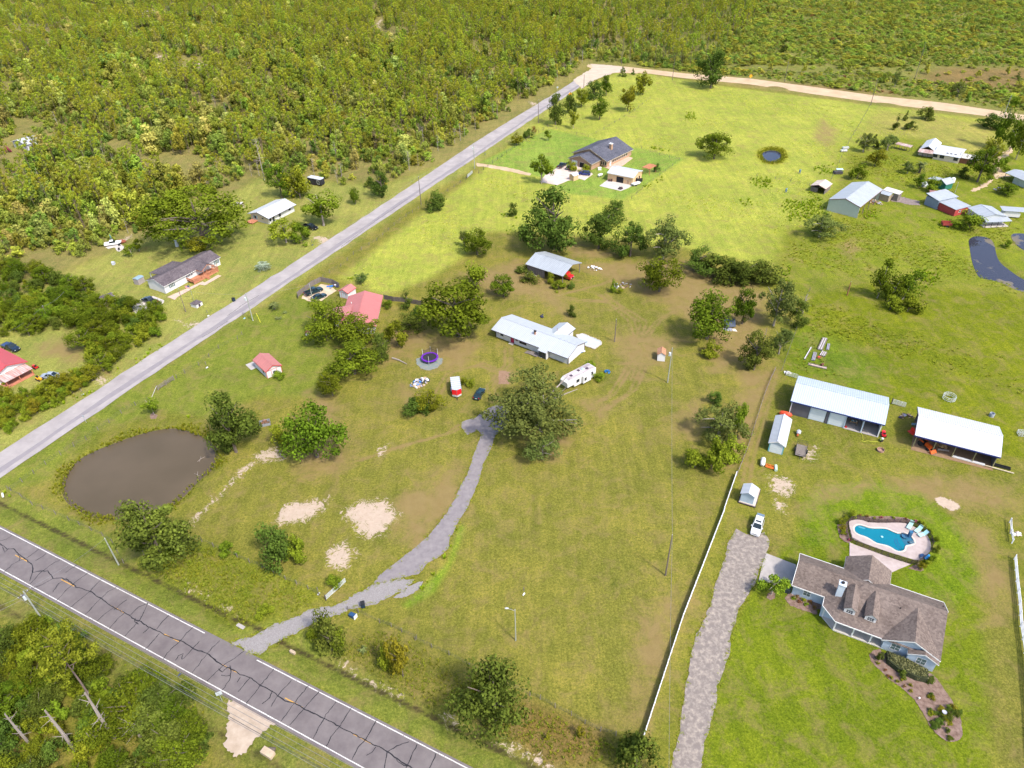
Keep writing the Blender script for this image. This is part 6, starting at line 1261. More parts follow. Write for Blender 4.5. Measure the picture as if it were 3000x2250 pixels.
# ---- open pole barn
c = (85.67,115.11,-0.4830,16.03,10.79); L_, W_ = c[3], c[4]; CB = c
h = bldg('pole_barn', 'open-fronted pole barn with bright white metal roof and navy eave', c, 'barn')
gable(h, 0, L_, 0, W_, 3.6, 5.2, M_METALW, 'x', .1, cap=M_METALW, trim=M_BLUE, tw=.30)
walls(h, .4, L_ - .4, .5, W_ - .5, 3.45, M_GREYW, 'x', 4.9, 'back_wall', skip=('s', 'w'))
for i in range(5): MB().box(.45 + i * (L_ - .95) / 4, .62 + i * (L_ - .95) / 4, .5, .67, 0, 3.5).build('post', mat('treated_post', (.22, .20, .10), .9, .2), h)
sheet('barn_dirt_floor', [lp(c, *p) for p in ((.3, -.6), (L_ - .3, -.4), (L_ - .5, W_ - .6), (.5, W_ - .6))], .04, mat('brown_dirt', (.17, .10, .055), 1, col2=(.26, .17, .10), scale=.8, detail=8))

# ---- narrow shed and small shed on a trailer deck by the right-hand fence
c = (54.62,114.89,-0.4441,3.46,10.06); L_, W_ = c[3], c[4]
h = bldg('narrow_shed', 'narrow pale shed with metal roof and full-width roll-up door', c, 'shed')
gable(h, -.05, L_ + .05, 0, W_, 2.6, 3.5, ribbed('grey_white_metal', (.43, .45, .48), .45, 'Y', .45, .05), 'y', .08, cap=M_METALW, trim=M_TRIM)
walls(h, .2, L_ - .2, .25, W_ - .2, 2.5, M_SIDING, 'y', 3.35)
d = MB().box(.45, L_ - .45, .20, .25, 0, 2.25).build('roll_up_door', M_DOORW, h); MB().box(.2, .42, .19, .25, 0, 2.5).build('door_jamb', mat('teal_trim', (.12, .34, .38), .6), h); MB().box(L_ - .42, L_ - .2, .19, .25, 0, 2.5).build('door_jamb', mat('teal_trim', (.12, .34, .38), .6), h)
for zz_ in (.5, 1.0, 1.5, 2.0): MB().box(.45, L_ - .45, .185, .20, zz_, zz_ + .04).build('door_rib', M_TRIM, d)
CS = c
c = (44.48,99.93,-0.4749,3,4.69); L_ = c[3]
h = bldg('skid_shed', 'small pale blue shed with white roof on a flat trailer deck', c, 'shed')
gable(h, 0, L_, 0, 3.1, 2.7, 3.45, ribbed('small_white_metal', (.46, .48, .51), .4, 'Y', .45, .04), 'y', .08)
walls(h, .25, L_ - .25, .3, 2.9, 2.62, M_SIDING, 'y', 3.3, z0=.5)
dk = MB().box(.1, L_ + .25, .1, 5.4, .32, .5).build('deck', mat('bleached_deck', (.45, .38, .32), .9, .1, scale=2), h); MB().box(.0, L_ + .35, .0, 5.5, .2, .32).build('deck_frame', M_DTRIM, h)
MB().blob((L_ * .5 + .1, 4.2, .95), (.42, .75, .42), 10, .02, 1).build('tank', M_TRIM, h, True)
for y in (1.6, 4.2):
 for x in (.05, L_ + .3): MB().tube([(x - .12, y, .25), (x + .12, y, .25)], .25, 10).build('wheel', M_DTRIM, h)
# ---- long white house in the middle
c = (-5.26,162.72,-0.6395,24.17,9.46); L_, W_ = c[3], c[4]
h = bldg('long_white_house', 'long low white house with pale metal roof and red front door', c, 'house')
M_WR = ribbed('pale_metal_roof', (.43, .455, .49), .45, 'X', .5, .05)
gable(h, 0, L_, 0, W_, 2.5, 3.9, M_WR, 'x', .08, cap=M_WR, trim=M_DTRIM, tw=.14)
slab(h, 'porch_roof', [[(15.6, -.95, 2.28), (18.2, -.95, 2.28), (18.2, .6, 2.66), (15.6, .6, 2.66)]], M_WR, .07)
walls(h, .9, L_ - .35, .9, W_ - .7, 2.45, M_WSID, 'x', 3.7)
gable(h, 13.2, 18.4, W_ - 3.6, W_ + 3.6, 2.52, 3.55, ribbed('pale_metal_roof_cross', (.42, .45, .475), .45, 'Y', .5, .05), 'y', .08, 'rear_roof', trim=M_DTRIM)
walls(h, 13.7, 17.9, W_ - .7, W_ + 3.2, 2.45, M_WSID, 'y', 3.4, 'rear_wall', skip=('s',))
mb = MB()
for x in (.88, L_ - .37):
 for y in (.88, W_ - .7): mb.box(x - .05, x + .1, y - .06, y + .1, 0, 2.45)
mb.build('corner_board', M_DTRIM, h)
opening(h, 's', 2.9, 1.1, .8, .7, .9, fm=M_DTRIM); opening(h, 's', 6.35, .1, .95, 2.05, .9, 'door', fm=M_DTRIM, pm=mat('red_door', (.38, .02, .06), .5)); opening(h, 's', 9.2, .95, .95, .95, .9, fm=M_DTRIM, mull=(2, 2)); opening(h, 's', 10.3, .95, .95, .95, .9, fm=M_DTRIM, mull=(2, 2)); opening(h, 's', 7.7, 1.3, .55, .45, .9, fm=M_DTRIM, pm=mat('brown_panel', (.24, .12, .05), .7))
MB().box(15.7, 18.1, -.55, .9, 0, 2.2).build('entry_wall', M_WSID, h); opening(h, 's', 16.3, .3, .9, 1.8, -.55, 'window', fm=M_DTRIM); opening(h, 's', 17.4, .1, .9, 2.0, -.55, 'door', fm=M_DTRIM, pm=M_GLASS)
MB().box(13.0, 15.6, -1.2, .3, .25, .35).build('ramp', M_WOODG, h); MB().prism([(11.6, -1.2, .05), (13.0, -1.2, .35), (13.0, .2, .35), (11.6, .2, .05)], .06).build('ramp_slope', M_WOODG, h); MB().box(5.7, 7.1, -.1, .8, 0, .2).build('door_step', M_SLAB, h)
chm = MB().lathe([(.28, 0), (.28, .95), (.34, .97), (.34, 1.1), (.0, 1.1)], (11.9, 3.4), 12, 3.2).build('chimney', mat('terracotta_flue', (.36, .20, .13), .8, .15), h); MB().lathe([(.36, 0), (.36, .22), (.0, .26)], (11.9, 3.4), 12, 4.3).build('chimney_cap', M_DARK, chm)
MB().lathe([(.05, 0), (.05, 1.6), (.11, 1.62), (.0, 1.7)], (15.9, W_ - 1.6), 8, 2.8).build('vent_pipe', mat('rusty_pipe', (.28, .10, .05), .7), h)
# ---- open hay barn
c = (4.88,198.8,-0.6578,13.88,10.63); L_, W_ = c[3], c[4]
h = bldg('hay_barn', 'open weathered plank barn with galvanised roof, brush around it', c, 'barn')
gable(h, 0, L_, 0, W_, 3.2, 4.9, M_METALG, 'x', .07, cap=M_METALG, trim=M_WOODG, tw=.12)
for i in range(int(6.2 / .31)): MB().box(.4 + i * .31, .4 + i * .31 + .28, .55 + .02 * (i % 3), .62 + .02 * (i % 3), 0, 3.1 - .03 * (i % 4)).build('plank', M_WOODG, h)
for i in range(int((W_ - 1) / .45)): MB().box(.4, .46, .7 + i * .45, .7 + i * .45 + .4, 0, 3.1 + .0 * i).build('plank', M_WOODG, h)
for x in (.5, 6.7, 10.2, L_ - .5):
 for y in (.6, W_ - .6): MB().box(x - .09, x + .09, y - .09, y + .09, 0, 3.15).build('post', M_WOODG, h)
MB().box(.5, 6.6, W_ - .6, W_ - .5, 0, 3.1).build('back_wall', M_WOODG, h)
# ---- red-roofed house, its shed and doghouse
c = (-36.51,166.44,1.5861,15.88,10.06); L_, W_ = c[3], c[4]
h = bldg('red_roof_house', 'white house under a large faded red metal roof beside the car pen', c, 'house')
L_ += 1.2; 
gable(h, -1.2, L_ - 1.2, 0, W_, 2.6, 4.3, M_REDMX, 'x', .09, cap=M_REDMX, trim=M_REDMX)
walls(h, -.7, L_ - 1.7, .7, W_ - .6, 2.5, M_WSID, 'x', 4.1)
slab(h, 'cross_roof', [[(3.0, W_ - 2.6, 3.62), (3.0, W_ + 3.0, 2.6), (6.2, W_ + 3.0, 3.5), (6.2, W_ - 2.6, 3.75)], [(6.2, W_ - 2.6, 3.75), (6.2, W_ + 3.0, 3.5), (9.4, W_ + 3.0, 2.6), (9.4, W_ - 2.6, 3.62)]], M_REDM, .09)
walls(h, 3.4, 9.0, W_ - .6, W_ + 2.5, 2.5, M_WSID, None, None, 'porch_wall', skip=('s',))
opening(h, 's', 2.0, .9, 1.0, 1.2, .7); opening(h, 's', 7.0, .9, 1.0, 1.2, .7); opening(h, 'w', 3.0, .9, 1.0, 1.1, -.7); opening(h, 'w', 7.0, .9, 1.0, 1.1, -.7); opening(h, 's', 11.0, .1, .95, 2.05, .7, 'door')
for x, y in ((10.5, 8.2), (3.0, 2.6)): MB().lathe([(.1, 0), (.1, .5), (.0, .5)], (x, y), 8, 3.2).build('vent_pipe', M_TRIM, h)
c = (-50.6,186.37,-0.5206,3.6,3.97); L_, W_ = c[3], c[4]
h = bldg('red_roof_shed', 'small white shed with red roof behind the red-roofed house', c, 'shed')
gable(h, 0, L_, 0, W_, 2.2, 3.05, M_REDM, 'y', .08, trim=mat('red_trim', (.45, .06, .06), .6)); walls(h, .2, L_ - .2, .2, W_ - .2, 2.12, M_WSID, 'y', 2.95)
d = opening(h, 's', L_ / 2, .1, 1.5, 1.75, .2, 'door', pm=M_DOORW, fm=mat('red_trim', (.45, .06, .06), .6), mull=(2, 1))
c = (-61.17,145.48,0.7133,4.49,7.3); L_, W_ = c[3], c[4]
h = bldg('lawn_shed', 'white board shed with red roof on the lawn above the pond', c, 'shed')
M_RT = mat('red_trim', (.45, .06, .06), .6)
gable(h, 0, L_, 0, W_, 2.3, 3.35, M_REDM, 'y', .08, trim=M_RT, cap=M_REDM); walls(h, .25, L_ - .25, .35, W_ - .3, 2.22, M_WSID, 'y', 3.2)
mb = MB()
for x in (.25, L_ - .25): mb.box(x - .06, x + .06, .30, .36, 0, 2.2)
for x in (1.55, 3.0): mb.box(x - .04, x + .04, .31, .35, 0, 2.0)
mb.box(.25, L_ - .25, .31, .352, 2.0, 2.1); mb.build('trim_board', M_RT, h); opening(h, 's', 2.3, .75, .5, .55, .35, mull=(2, 2), fm=M_DTRIM)
opening(h, 'w', 2.0, .9, .5, .6, .25, fm=M_DTRIM); slab(h, 'ramp_pad', [[(-1.2, W_ - .6, .06), (L_ - 1.0, W_ - .6, .06), (L_ - 1.0, W_ + 2.6, .06), (-1.2, W_ + 2.6, .06)]], M_SLAB, .08)
c = (-56,165.22,-0.1256,1.82,0.92)
h = bldg('dog_house', 'little white doghouse with red pointed roof under the dense oak', c, 'doghouse')
gable(h, 0, 1.55, 0, 1.5, 1.0, 1.75, M_REDM, 'y', .06, trim=M_RT); walls(h, .12, 1.43, .1, 1.4, .98, M_WSID, 'y', 1.65)
# ---- white house with the deck (left)
c = (-103.2,190.24,1.0450,21.9,7.08); L_, W_ = c[3], c[4]
h = bldg('deck_house', 'white house with dark shingle roof, red timber deck and shuttered windows', c, 'house')
W_ = max(W_, 8.2)
gable(h, 0, L_, 0, W_, 2.75, 4.2, M_ROOFD, 'x', .12, trim=M_TRIM, tw=.14); walls(h, .3, L_ - .3, .5, W_ - .4, 2.68, M_WSID, 'x', 4.0)
gable(h, 12.0, 17.0, -2.6, 4.2, 2.78, 4.1, M_ROOFD, 'y', .12, 'porch_roof', trim=M_WOODR)
slab(h, 'rear_roof', [[(4.0, W_ - 1.2, 3.2), (13.0, W_ - 1.2, 3.2), (13.0, W_ + 3.6, 2.55), (4.0, W_ + 3.6, 2.55)]], M_ROOFD, .12)
for x in (4.2, 8.5, 12.8): MB().box(x - .08, x + .08, W_ + 3.3, W_ + 3.46, 0, 2.5).build('rear_post', M_TRIM, h)
M_SHUT = mat('slate_shutter', (.08, .12, .15), .6)
opening(h, 's', 3.0, 1.0, 1.1, 1.25, .5, shut=M_SHUT, mull=(2, 2), pm=M_GLASSG); opening(h, 's', 9.2, 1.45, .6, .6, .5, mull=(2, 1), shut=M_SHUT); opening(h, 's', 10.5, 1.45, .6, .6, .5, mull=(2, 1)); opening(h, 's', 20.3, 1.0, 1.0, 1.25, .5, shut=M_SHUT, mull=(2, 2), pm=M_GLASSG); opening(h, 's', 14.4, .7, .95, 2.0, .5, 'door', pm=M_DOORW)
dk = thing('timber_deck', 'red-brown timber deck with railings and stairs before the white house', 'deck', (c[0], c[1]), c[2])
mb = MB()
for i in range(20): mb = MB().box(8.3, 18.0, -2.6 + i * .15, -2.6 + i * .15 + .135, .62, .68); mb.build('deck_board', M_WOODR, dk)
for x0, x1, y0, y1 in ((8.3, 12.6, -2.6, -2.6), (13.8, 18.0, -2.6, -2.6), (8.3, 8.3, -2.6, .4), (18.0, 18.0, -2.6, .4)):
 MB().bar((x0, y0, 1.6), (x1, y1, 1.6), .09, .09).build('top_rail', M_WOODR, dk); MB().bar((x0, y0, .85), (x1, y1, .85), .05, .05).build('bottom_rail', M_WOODR, dk)
 nb = int(max(abs(x1 - x0), abs(y1 - y0)) / .14); mb = MB()
 for i in range(nb + 1): t_ = i / nb; mb.box(x0 + (x1 - x0) * t_ - .025, x0 + (x1 - x0) * t_ + .025, y0 + (y1 - y0) * t_ - .025, y0 + (y1 - y0) * t_ + .025, .85, 1.6)
 mb.build('balusters', M_WOODR, dk)
for x in (8.35, 12.6, 13.8, 17.9): MB().box(x - .06, x + .06, -2.62, -2.5, 0, 2.7 if x > 12 else 1.7).build('post', M_WOODR, dk)
for i in range(4): MB().box(12.65, 13.75, -2.9 - i * .28, -2.62 - i * .28, .45 - i * .15, .52 - i * .15).build('stair_tread', M_WOODR, dk)
MB().box(8.35, 17.95, -2.55, -2.5, .05, .6).build('skirt', M_WOODR, dk)
MB().box(-.1, .0, 0, 0, 0, 0) if False else None
c = (-113.78,196.32,1.1576,2.33,2.17)
h = bldg('utility_shed', 'low utility shed with bluish tin lid behind the deck house', c, 'shed')
gable(h, 0, 2.6, 0, 2.2, 1.9, 2.1, ribbed('bluish_tin', (.26, .36, .42), .3, 'X', .4, .08), 'x', .06); walls(h, .1, 2.5, .1, 2.1, 1.88, mat('grey_beige_wall', (.30, .26, .25), .8))
c = (-93.11,182.64,-0.4791,2.09,1.27)
h = bldg('well_house', 'little white well house with dark hipped roof in the front yard', c, 'well house')
w_ = 2.3; walls(h, 0, w_, 0, w_, 1.1, M_WSID)
MB().add([(-.15, -.15, 1.1), (w_ + .15, -.15, 1.1), (w_ + .15, w_ + .15, 1.1), (-.15, w_ + .15, 1.1), (w_ / 2, w_ / 2, 1.85)], [(0, 1, 4), (1, 2, 4), (2, 3, 4), (3, 0, 4), (3, 2, 1, 0)]).build('roof', M_ROOFD, h); opening(h, 'e', 1.1, .05, .7, .9, w_, 'door', pm=M_DTRIM)
# ---- white cottage further up
c = (-84.57,238.66,1.0543,14.18,10.27); L_, W_ = c[3], c[4]
h = bldg('white_cottage', 'white cottage with plain bright metal roof at the edge of the woods', c, 'house')
gable(h, 0, L_, 0, W_, 2.6, 4.0, M_METALW, 'x', .08, cap=M_METALW, trim=M_DTRIM, tw=.1); walls(h, .8, L_ - .5, 1.0, W_ - .6, 2.5, M_WSID, 'x', 3.85); MB().box(.78, .80, 1.2, W_ - .8, .4, 2.4).build('end_siding', M_CREAM, h)
opening(h, 's', 11.4, 1.3, .9, .8, 1.0, fm=M_DTRIM); opening(h, 's', 6.3, .9, .9, 1.2, 1.0, fm=M_DTRIM); opening(h, 's', 3.1, .1, .9, 2.0, 1.0, 'door', fm=M_DTRIM); opening(h, 's', 1.6, .9, .8, 1.1, 1.0, fm=M_DTRIM); opening(h, 'w', 7.4, .9, 1.0, 1.2, .78, shut=mat('sky_shutter', (.10, .42, .60), .5)); opening(h, 'w', 3.8, 1.4, .9, .5, .78)
MB().box(-2.2, .7, W_ - 4.0, W_ - .8, .35, .45).build('side_deck', M_WOODR, h)
for x, y in ((-2.1, W_ - 3.9), (-2.1, W_ - .9)): MB().box(x - .05, x + .05, y - .05, y + .05, 0, 1.3).build('deck_post', M_WOODR, h)
# ---- black box trailer
c = (-79.45,278.04,-0.5151,7.53,1.7)
h = bldg('box_trailer', 'black box trailer with white roof parked at the wood edge', c, 'trailer')
MB().box(0, 6.5, 0, 2.5, .5, 2.7).build('body', mat('black_panel', (.02, .02, .03), .5, .3), h); MB().box(-.05, 6.55, -.05, 2.55, 2.7, 2.85).build('roof', M_METALW, h); opening(h, 's', 5.4, .9, 1.0, 1.3, 0, fm=M_TRIM); opening(h, 's', 2.2, .9, .9, 1.0, 0, fm=M_DTRIM)
for x in (2.4, 3.4):
 for y in (.1, 2.4): MB().tube([(x, y - .12, .35), (x, y + .12, .35)], .35, 10).build('wheel', M_DTRIM, h)
# ---- red-roofed house with the porch at the far left
c = (-127.78,135.42,1.4850,14.62,-2.72)
P0, P1 = (-124.86,147.87), (-123.71,151.89)
h = bldg('porch_house', 'white house with bright red metal roof and faded red porch at the left edge', ((-123.58,151.77)[0], (-123.58,151.77)[1], 2.58), 'house')
# local x runs along the eave away to the left; y points toward the viewer's left
gable(h, 0, 14, -.2, 9.2, 2.75, 4.4, ribbed('bright_red_metal_roof', (.46, .075, .085), .45, 'X', .5, .06), 'x', .1, trim=M_RT); walls(h, .6, 13.5, .3, 8.7, 2.68, M_WSID, 'x', 4.2)
opening(h, 'w', 2.6, .9, 2.2, 1.5, .6, mull=(2, 1), fm=M_TRIM); opening(h, 'w', 6.3, .9, 1.7, 1.4, .6, mull=(2, 1), fm=M_TRIM)
for u in (.85, 4.4): MB().box(.52, .6, u - .2, u + .2, .3, 2.4).build('wall_panel', mat('salmon_panel', (.50, .16, .10), .7), h)
slab(h, 'porch_roof', [[(-2.9, .5, 2.0), (.55, .5, 2.35), (.55, 7.6, 2.35), (-2.9, 7.6, 2.0)]], ribbed('faded_red_porch', (.52, .44, .42), .5, 'Y', .7, .12, stain=(.45, .16, .13)), .1)
MB().box(-2.7, .55, .6, 7.5, 0, .2).build('porch_floor', mat('faded_red_floor', (.42, .16, .10), .8, .2), h)
for y in (.8, 4.0, 7.2): MB().box(-2.65, -2.5, y - .08, y + .08, .2, 1.95).build('porch_post', mat('salmon_panel', (.50, .16, .10), .7), h)
# ---- metal roof hidden in the woods
c = (-226.47,331.7,-0.5238,7.79,10.11); L_, W_ = c[3], c[4]
h = bldg('woods_house', 'white metal-roofed house half hidden by trees at the left edge', c, 'house')
gable(h, 0, L_ + 4, 0, 8, 2.8, 4.2, M_METALW, 'y', .08, cap=M_METALW); walls(h, .5, L_ + 3.5, .5, 7.5, 2.7, mat('lilac_white_wall', (.50, .50, .56), .7), 'y', 4.0); opening(h, 's', 3.4, .8, .8, 1.4, .5)
gable(h, L_ + 4, L_ + 12, 2, 9, 2.6, 3.4, M_WHITEM, 'x', .08, 'side_roof'); walls(h, L_ + 4.1, L_ + 11.5, 2.5, 8.5, 2.55, M_WSID, None, None, 'side_wall')
t = thing('pink_crepe_myrtle', 'pink flowering bush by the house hidden in the woods', 'bush', (-224.9,325.23)); o = plant('flower', *(-224.67,324.8), 3.4, 2.9, 'pink flowering bush by the house hidden in the woods', 'bush'); bpy.data.objects.remove(t)
plant('flower', *(-190.4,340.47), 3.0, 3.2, 'pink flowering bush at the edge of the woods clearing', 'bush')
# ---- grey roof behind the thicket
c = (-120.97,185.64,-0.7688,6.05,1.81)
h = bldg('thicket_shed', 'small dark-roofed shed peeking out of the thicket', c, 'shed'); gable(h, -.5, 3.2, 0, 3.6, 2.0, 2.8, M_ROOFD, 'y', .08, trim=M_TRIM); walls(h, -.3, 3.0, .2, 3.4, 1.95, M_CREAM, 'y', 2.7)
# ---- brick house, tan garage, pump shed, pergola
c = (34.2,286.3,0.8499,8.74,13.71)
h = bldg('brick_house', 'tan brick house with broad slate-grey shingle roof and chimney', (c[0], c[1], c[2]), 'house')
# local: x up along the right side, y to the left across the garage gable
GW = 11.5
gable(h, -.3, 9.5, -.3, GW + .3, 2.7, 5.0, M_ROOFG, 'x', .14, 'garage_roof', trim=M_CREAM); walls(h, .2, 9.0, .2, GW - .2, 2.62, M_BRICK, 'x', 4.85, 'garage_wall')
gable(h, 6.0, 25.5, -3.6, GW + 3.0, 2.72, 6.3, M_ROOFG, 'x', .14, 'roof', trim=M_CREAM); walls(h, 6.6, 25.0, -3.0, GW + 2.4, 2.62, M_BRICK, 'x', 6.1, 'wall')
d = opening(h, 'w', 8.6, .05, 2.6, 2.2, .2, 'door', pm=M_DOORW, fm=M_TRIM, mull=(4, 4)); opening(h, 'w', 4.9, .05, 2.3, 2.1, .2, 'door', pm=M_DARK, fm=M_CREAM); opening(h, 'w', 2.2, 1.0, .5, .7, .2, fm=M_CREAM)
for i in range(8): opening(h, 's', 11.2 + i * 1.45, .95, 1.0, 1.1, -3.0, fm=M_CREAM)
for i in range(3): opening(h, 'w', -2.4 + i * .95, .8, .7, 1.3, 6.6, fm=M_CREAM)
opening(h, 's', 9.3, .1, .9, 2.0, -3.0, 'door', pm=M_DOORW)
ch = MB().box(14.6, 15.7, .5, 1.7, 3.0, 6.7).build('chimney', M_BRICK, h); MB().box(14.5, 15.8, .4, 1.8, 6.7, 6.9).build('chimney_cap', M_TRIM, ch)
for x, y, z in ((20, 6, 6.0), (21, 5, 6.1), (4, 7, 4.6), (3, 5, 4.6), (9, 3, 4.6)): MB().lathe([(.15, -.3), (.15, .35), (.0, .4)], (x, y), 8, z).build('roof_vent', M_DTRIM, h)
c = (39.07,274.88,-0.5790,11.34,8.93); L_, W_ = c[3], c[4]
h = bldg('tan_garage', 'tan garage with bright white metal roof and one open bay', c, 'garage')
gable(h, 0, L_, 0, W_, 3.2, 4.4, M_METALW, 'x', .1, trim=M_TRIM, cap=M_METALW); walls(h, .3, L_ - .3, .3, W_ - .3, 3.1, M_TAN, 'x', 4.25); opening(h, 's', 5.6, .1, 3.0, 2.3, .3, 'door', pm=M_DARK, fm=M_TAN); opening(h, 's', 9.0, .2, 1.0, 1.5, .3, 'window', fm=M_CREAM, pm=M_BRICK); opening(h, 'e', 4.2, 1.2, .9, .8, L_ - .3)  # open bay is a dark panel, its inside shade painted
c = (24.22,276.74,-0.8640,3.26,5.38)
h = bldg('pump_shed', 'tiny tan pump shed with white tin roof on the drive', c, 'shed'); gable(h, 0, 2.8, 0, 3.0, 2.1, 2.8, ribbed('pump_roof', (.60, .64, .68), .4, 'Y', .45, .05), 'y', .08); walls(h, .2, 2.6, .2, 2.8, 2.05, M_TAN, 'y', 2.7)
c = (54.22,281.37,-0.7358,3.33,4.84); L_, W_ = c[3], max(2.8, c[4])
h = bldg('pergola', 'red-brown timber pergola beside the tan garage', c, 'pergola')
for x in (.1, L_ - .1):
 for y in (.1, W_ - .1): MB().box(x - .08, x + .08, y - .08, y + .08, 0, 2.5).build('post', M_WOODR, h)
for y in (.1, W_ - .1): MB().box(-.2, L_ + .2, y - .06, y + .06, 2.5, 2.7).build('beam', M_WOODR, h)
for i in range(14): MB().box(-.1 + i * (L_ + .1) / 13, -.02 + i * (L_ + .1) / 13, -.3, W_ + .3, 2.7, 2.82).build('slat', M_WOODR, h)
# ---- small shed by the meter pole
c = (36.95,149.77,-0.1945,2.23,2.97)
h = bldg('meter_shed', 'tiny white shed with orange-brown shingles by the meter pole', c, 'shed'); w_ = max(2.2, c[3]); gable(h, 0, w_, 0, 3.0, 2.0, 2.7, shingle('orange_shingle', (.28, .13, .07), (.42, .23, .14)), 'y', .08); walls(h, .15, w_ - .15, .2, 2.8, 1.95, M_WSID, 'y', 2.6)
# ---- big grey barn and lean-tos
c = (113.6,241.43,-0.7515,11.15,21.07); L_, W_ = c[3], c[4]
h = bldg('grey_barn', 'big pale grey-green metal barn with galvanised roof', c, 'barn')
gable(h, 0, L_, 0, W_, 4.2, 5.9, M_METALGY, 'y', .1, cap=M_METALGY, trim=mat('rust_trim', (.20, .08, .06), .8)); walls(h, .15, L_ - .25, .2, W_ - .3, 4.12, mat('pale_green_metal', (.36, .41, .36), .6, .05), 'y', 5.75, skip=('e',))
for i in range(5): MB().box(L_ - .4, L_ - .22, .3 + i * (W_ - .8) / 4, .48 + i * (W_ - .8) / 4, 0, 4.1).build('post', M_WOODG, h)
MB().box(L_ - 3.2, L_ - 3.1, .4, W_ - .5, 0, 4.1).build('inner_wall', M_WOODG, h)
c = (135.37,250.4,-0.8207,3.05,5.22)
h = bldg('lean_to', 'patched tin lean-to on the right side of the grey barn', c, 'lean-to'); slab(h, 'roof', [[(0, 0, 2.5), (4.2, 0, 2.4), (4.2, 3.2, 2.7), (0, 3.2, 2.8)]], M_METALG, .06); slab(h, 'rear_roof', [[(.4, 2.8, 2.95), (6.4, 2.8, 2.75), (6.4, 6.4, 2.9), (.4, 6.4, 3.1)]], M_PINKW, .06); walls(h, .1, 4.1, .15, 3.0, 2.38, mat('patched_boards', (.28, .22, .15), .9, .25)); walls(h, 4.4, 6.2, 2.9, 6.0, 2.6, M_WOODG, None, None, 'rear_wall')
c = (113.71,259.26,-0.7142,5.88,6.84); L_, W_ = c[3], c[4]
h = bldg('rusty_shed', 'open log shed with bleached rusty tin roof beside the grey barn', c, 'shed'); gable(h, 0, L_, 0, W_, 2.3, 3.3, ribbed('bleached_rust_tin', (.66, .58, .50), .5, 'Y', .7, .06, stain=(.42, .30, .26)), 'y', .07, trim=M_RUSTD); walls(h, .3, L_ - .4, .4, W_ - .3, 2.2, M_WOODG, 'y', 3.1, skip=('s',))
for i in range(6): MB().bar((.3, .4, .3 + i * .3), (L_ * .5, .4, .3 + i * .3), .12, .2).build('log', M_WOODG, h)
sheet('scrap_yard', roughen([(140.5,253.4),(143.5,253.8),(150.1,247.6),(148.3,244.1),(146,244.3),(140.4,248.2),(139.5,250.3)], .8, .3, 6), .05, mat('scrap_brown', (.13, .095, .085), 1, col2=(.25, .20, .19), scale=1.4, bump=.5, detail=9))
# ---- white-roofed ranch house and neighbours (far right)
c = (175.2,290.38,-0.6525,9.95,15.71); L_, W_ = c[3], c[4]
h = bldg('ranch_house', 'rambling house with glaring white roof and cream walls at far right', c, 'house'); W_ = 12.5
slab(h, 'roof', [[(-.3, 0, 2.5), (L_, 0, 2.5), (L_, 6.5, 3.6), (-.3, 6.5, 3.6)], [(-.3, 6.5, 3.6), (L_, 6.5, 3.6), (L_, W_, 2.6), (-.3, W_, 2.6)]], M_METALW, .1); gable(h, -6.0, .0, 2.5, 15.5, 2.55, 4.2, M_METALW, 'y', .1, 'west_roof'); slab(h, 'rust_porch_roof', [[(-6.0, -.4, 2.2), (-.35, -.4, 2.25), (-.35, 2.6, 2.85), (-6.0, 2.6, 2.8)]], M_RUSTM, .08); gable(h, L_ + .05, L_ + 6.2, 1.2, 7.5, 2.3, 2.95, M_PINKW, 'x', .1, 'east_roof')
walls(h, .0, L_ - .4, .5, W_ - .4, 2.45, M_CREAM); walls(h, -5.8, -.05, 2.6, 15, 2.45, M_CREAM, None, None, 'west_wall'); walls(h, L_ - .3, L_ + 5.6, 1.9, 7.0, 2.25, mat('log_brown', (.20, .085, .05), .85, .25, scale=2, stretch=(.3, .3, 5)), None, None, 'east_wall')
for u in (.7, 3.2, 8.3): opening(h, 's', u, 1.0, 1.5, 1.1, .5, fm=M_DTRIM)
opening(h, 's', L_ + 3.6, 1.0, .8, .9, 1.9, fm=M_DTRIM)
for x in (-5.8, -3.9, -2.0): MB().box(x - .06, x + .06, -.3, -.18, 0, 2.2).build('porch_post', M_DTRIM, h)
for x in (4.2, 5.6, 7.2): MB().box(x, x + .8, 1.8, 2.3, 2.85, 3.0).build('skylight', M_DARK, h)
MB().lathe([(.07, 0), (.07, 1.2), (.0, 1.2)], (9.2, 2.6), 8, 2.9).build('stove_pipe', M_DTRIM, h)
c = (165.58,304.55,-0.8466,6.6,2.59)
h = bldg('rusty_carport', 'long low carport with rusty pink tin roof', c, 'carport'); slab(h, 'roof', [[(0, 0, 2.0), (c[3], 0, 2.0), (c[3], 2.6, 2.25), (0, 2.6, 2.25)]], M_RUSTM, .06)
for i in range(4): MB().box(.1 + i * (c[3] - .3) / 3, .22 + i * (c[3] - .3) / 3, .1, .22, 0, 2.0).build('post', M_WOODG, h); MB().box(.1 + i * (c[3] - .3) / 3, .22 + i * (c[3] - .3) / 3, 2.4, 2.52, 0, 2.2).build('post', M_WOODG, h)
c = (161.25,260.88,-1.0909,4,7.38)
h = bldg('green_shed', 'dark green shed with galvanised gable roof and side lean-to', c, 'shed'); gable(h, 0, 4.8, 0, 5.0, 2.4, 3.7, M_METALGY, 'y', .08); walls(h, .3, 4.5, .4, 4.6, 2.35, M_GREENW, 'y', 3.5); slab(h, 'lean_to_roof', [[(-3.4, .6, 2.2), (.05, .6, 2.55), (.05, 4.6, 2.55), (-3.4, 4.6, 2.2)]], M_METALG, .06)
for y in (.8, 4.4): MB().box(-3.2, -3.08, y, y + .12, 0, 2.2).build('post', M_WOODG, h)
A_, B_, C_ = (155.14,240.8), (155.34,233.69), (162.21,236.55)
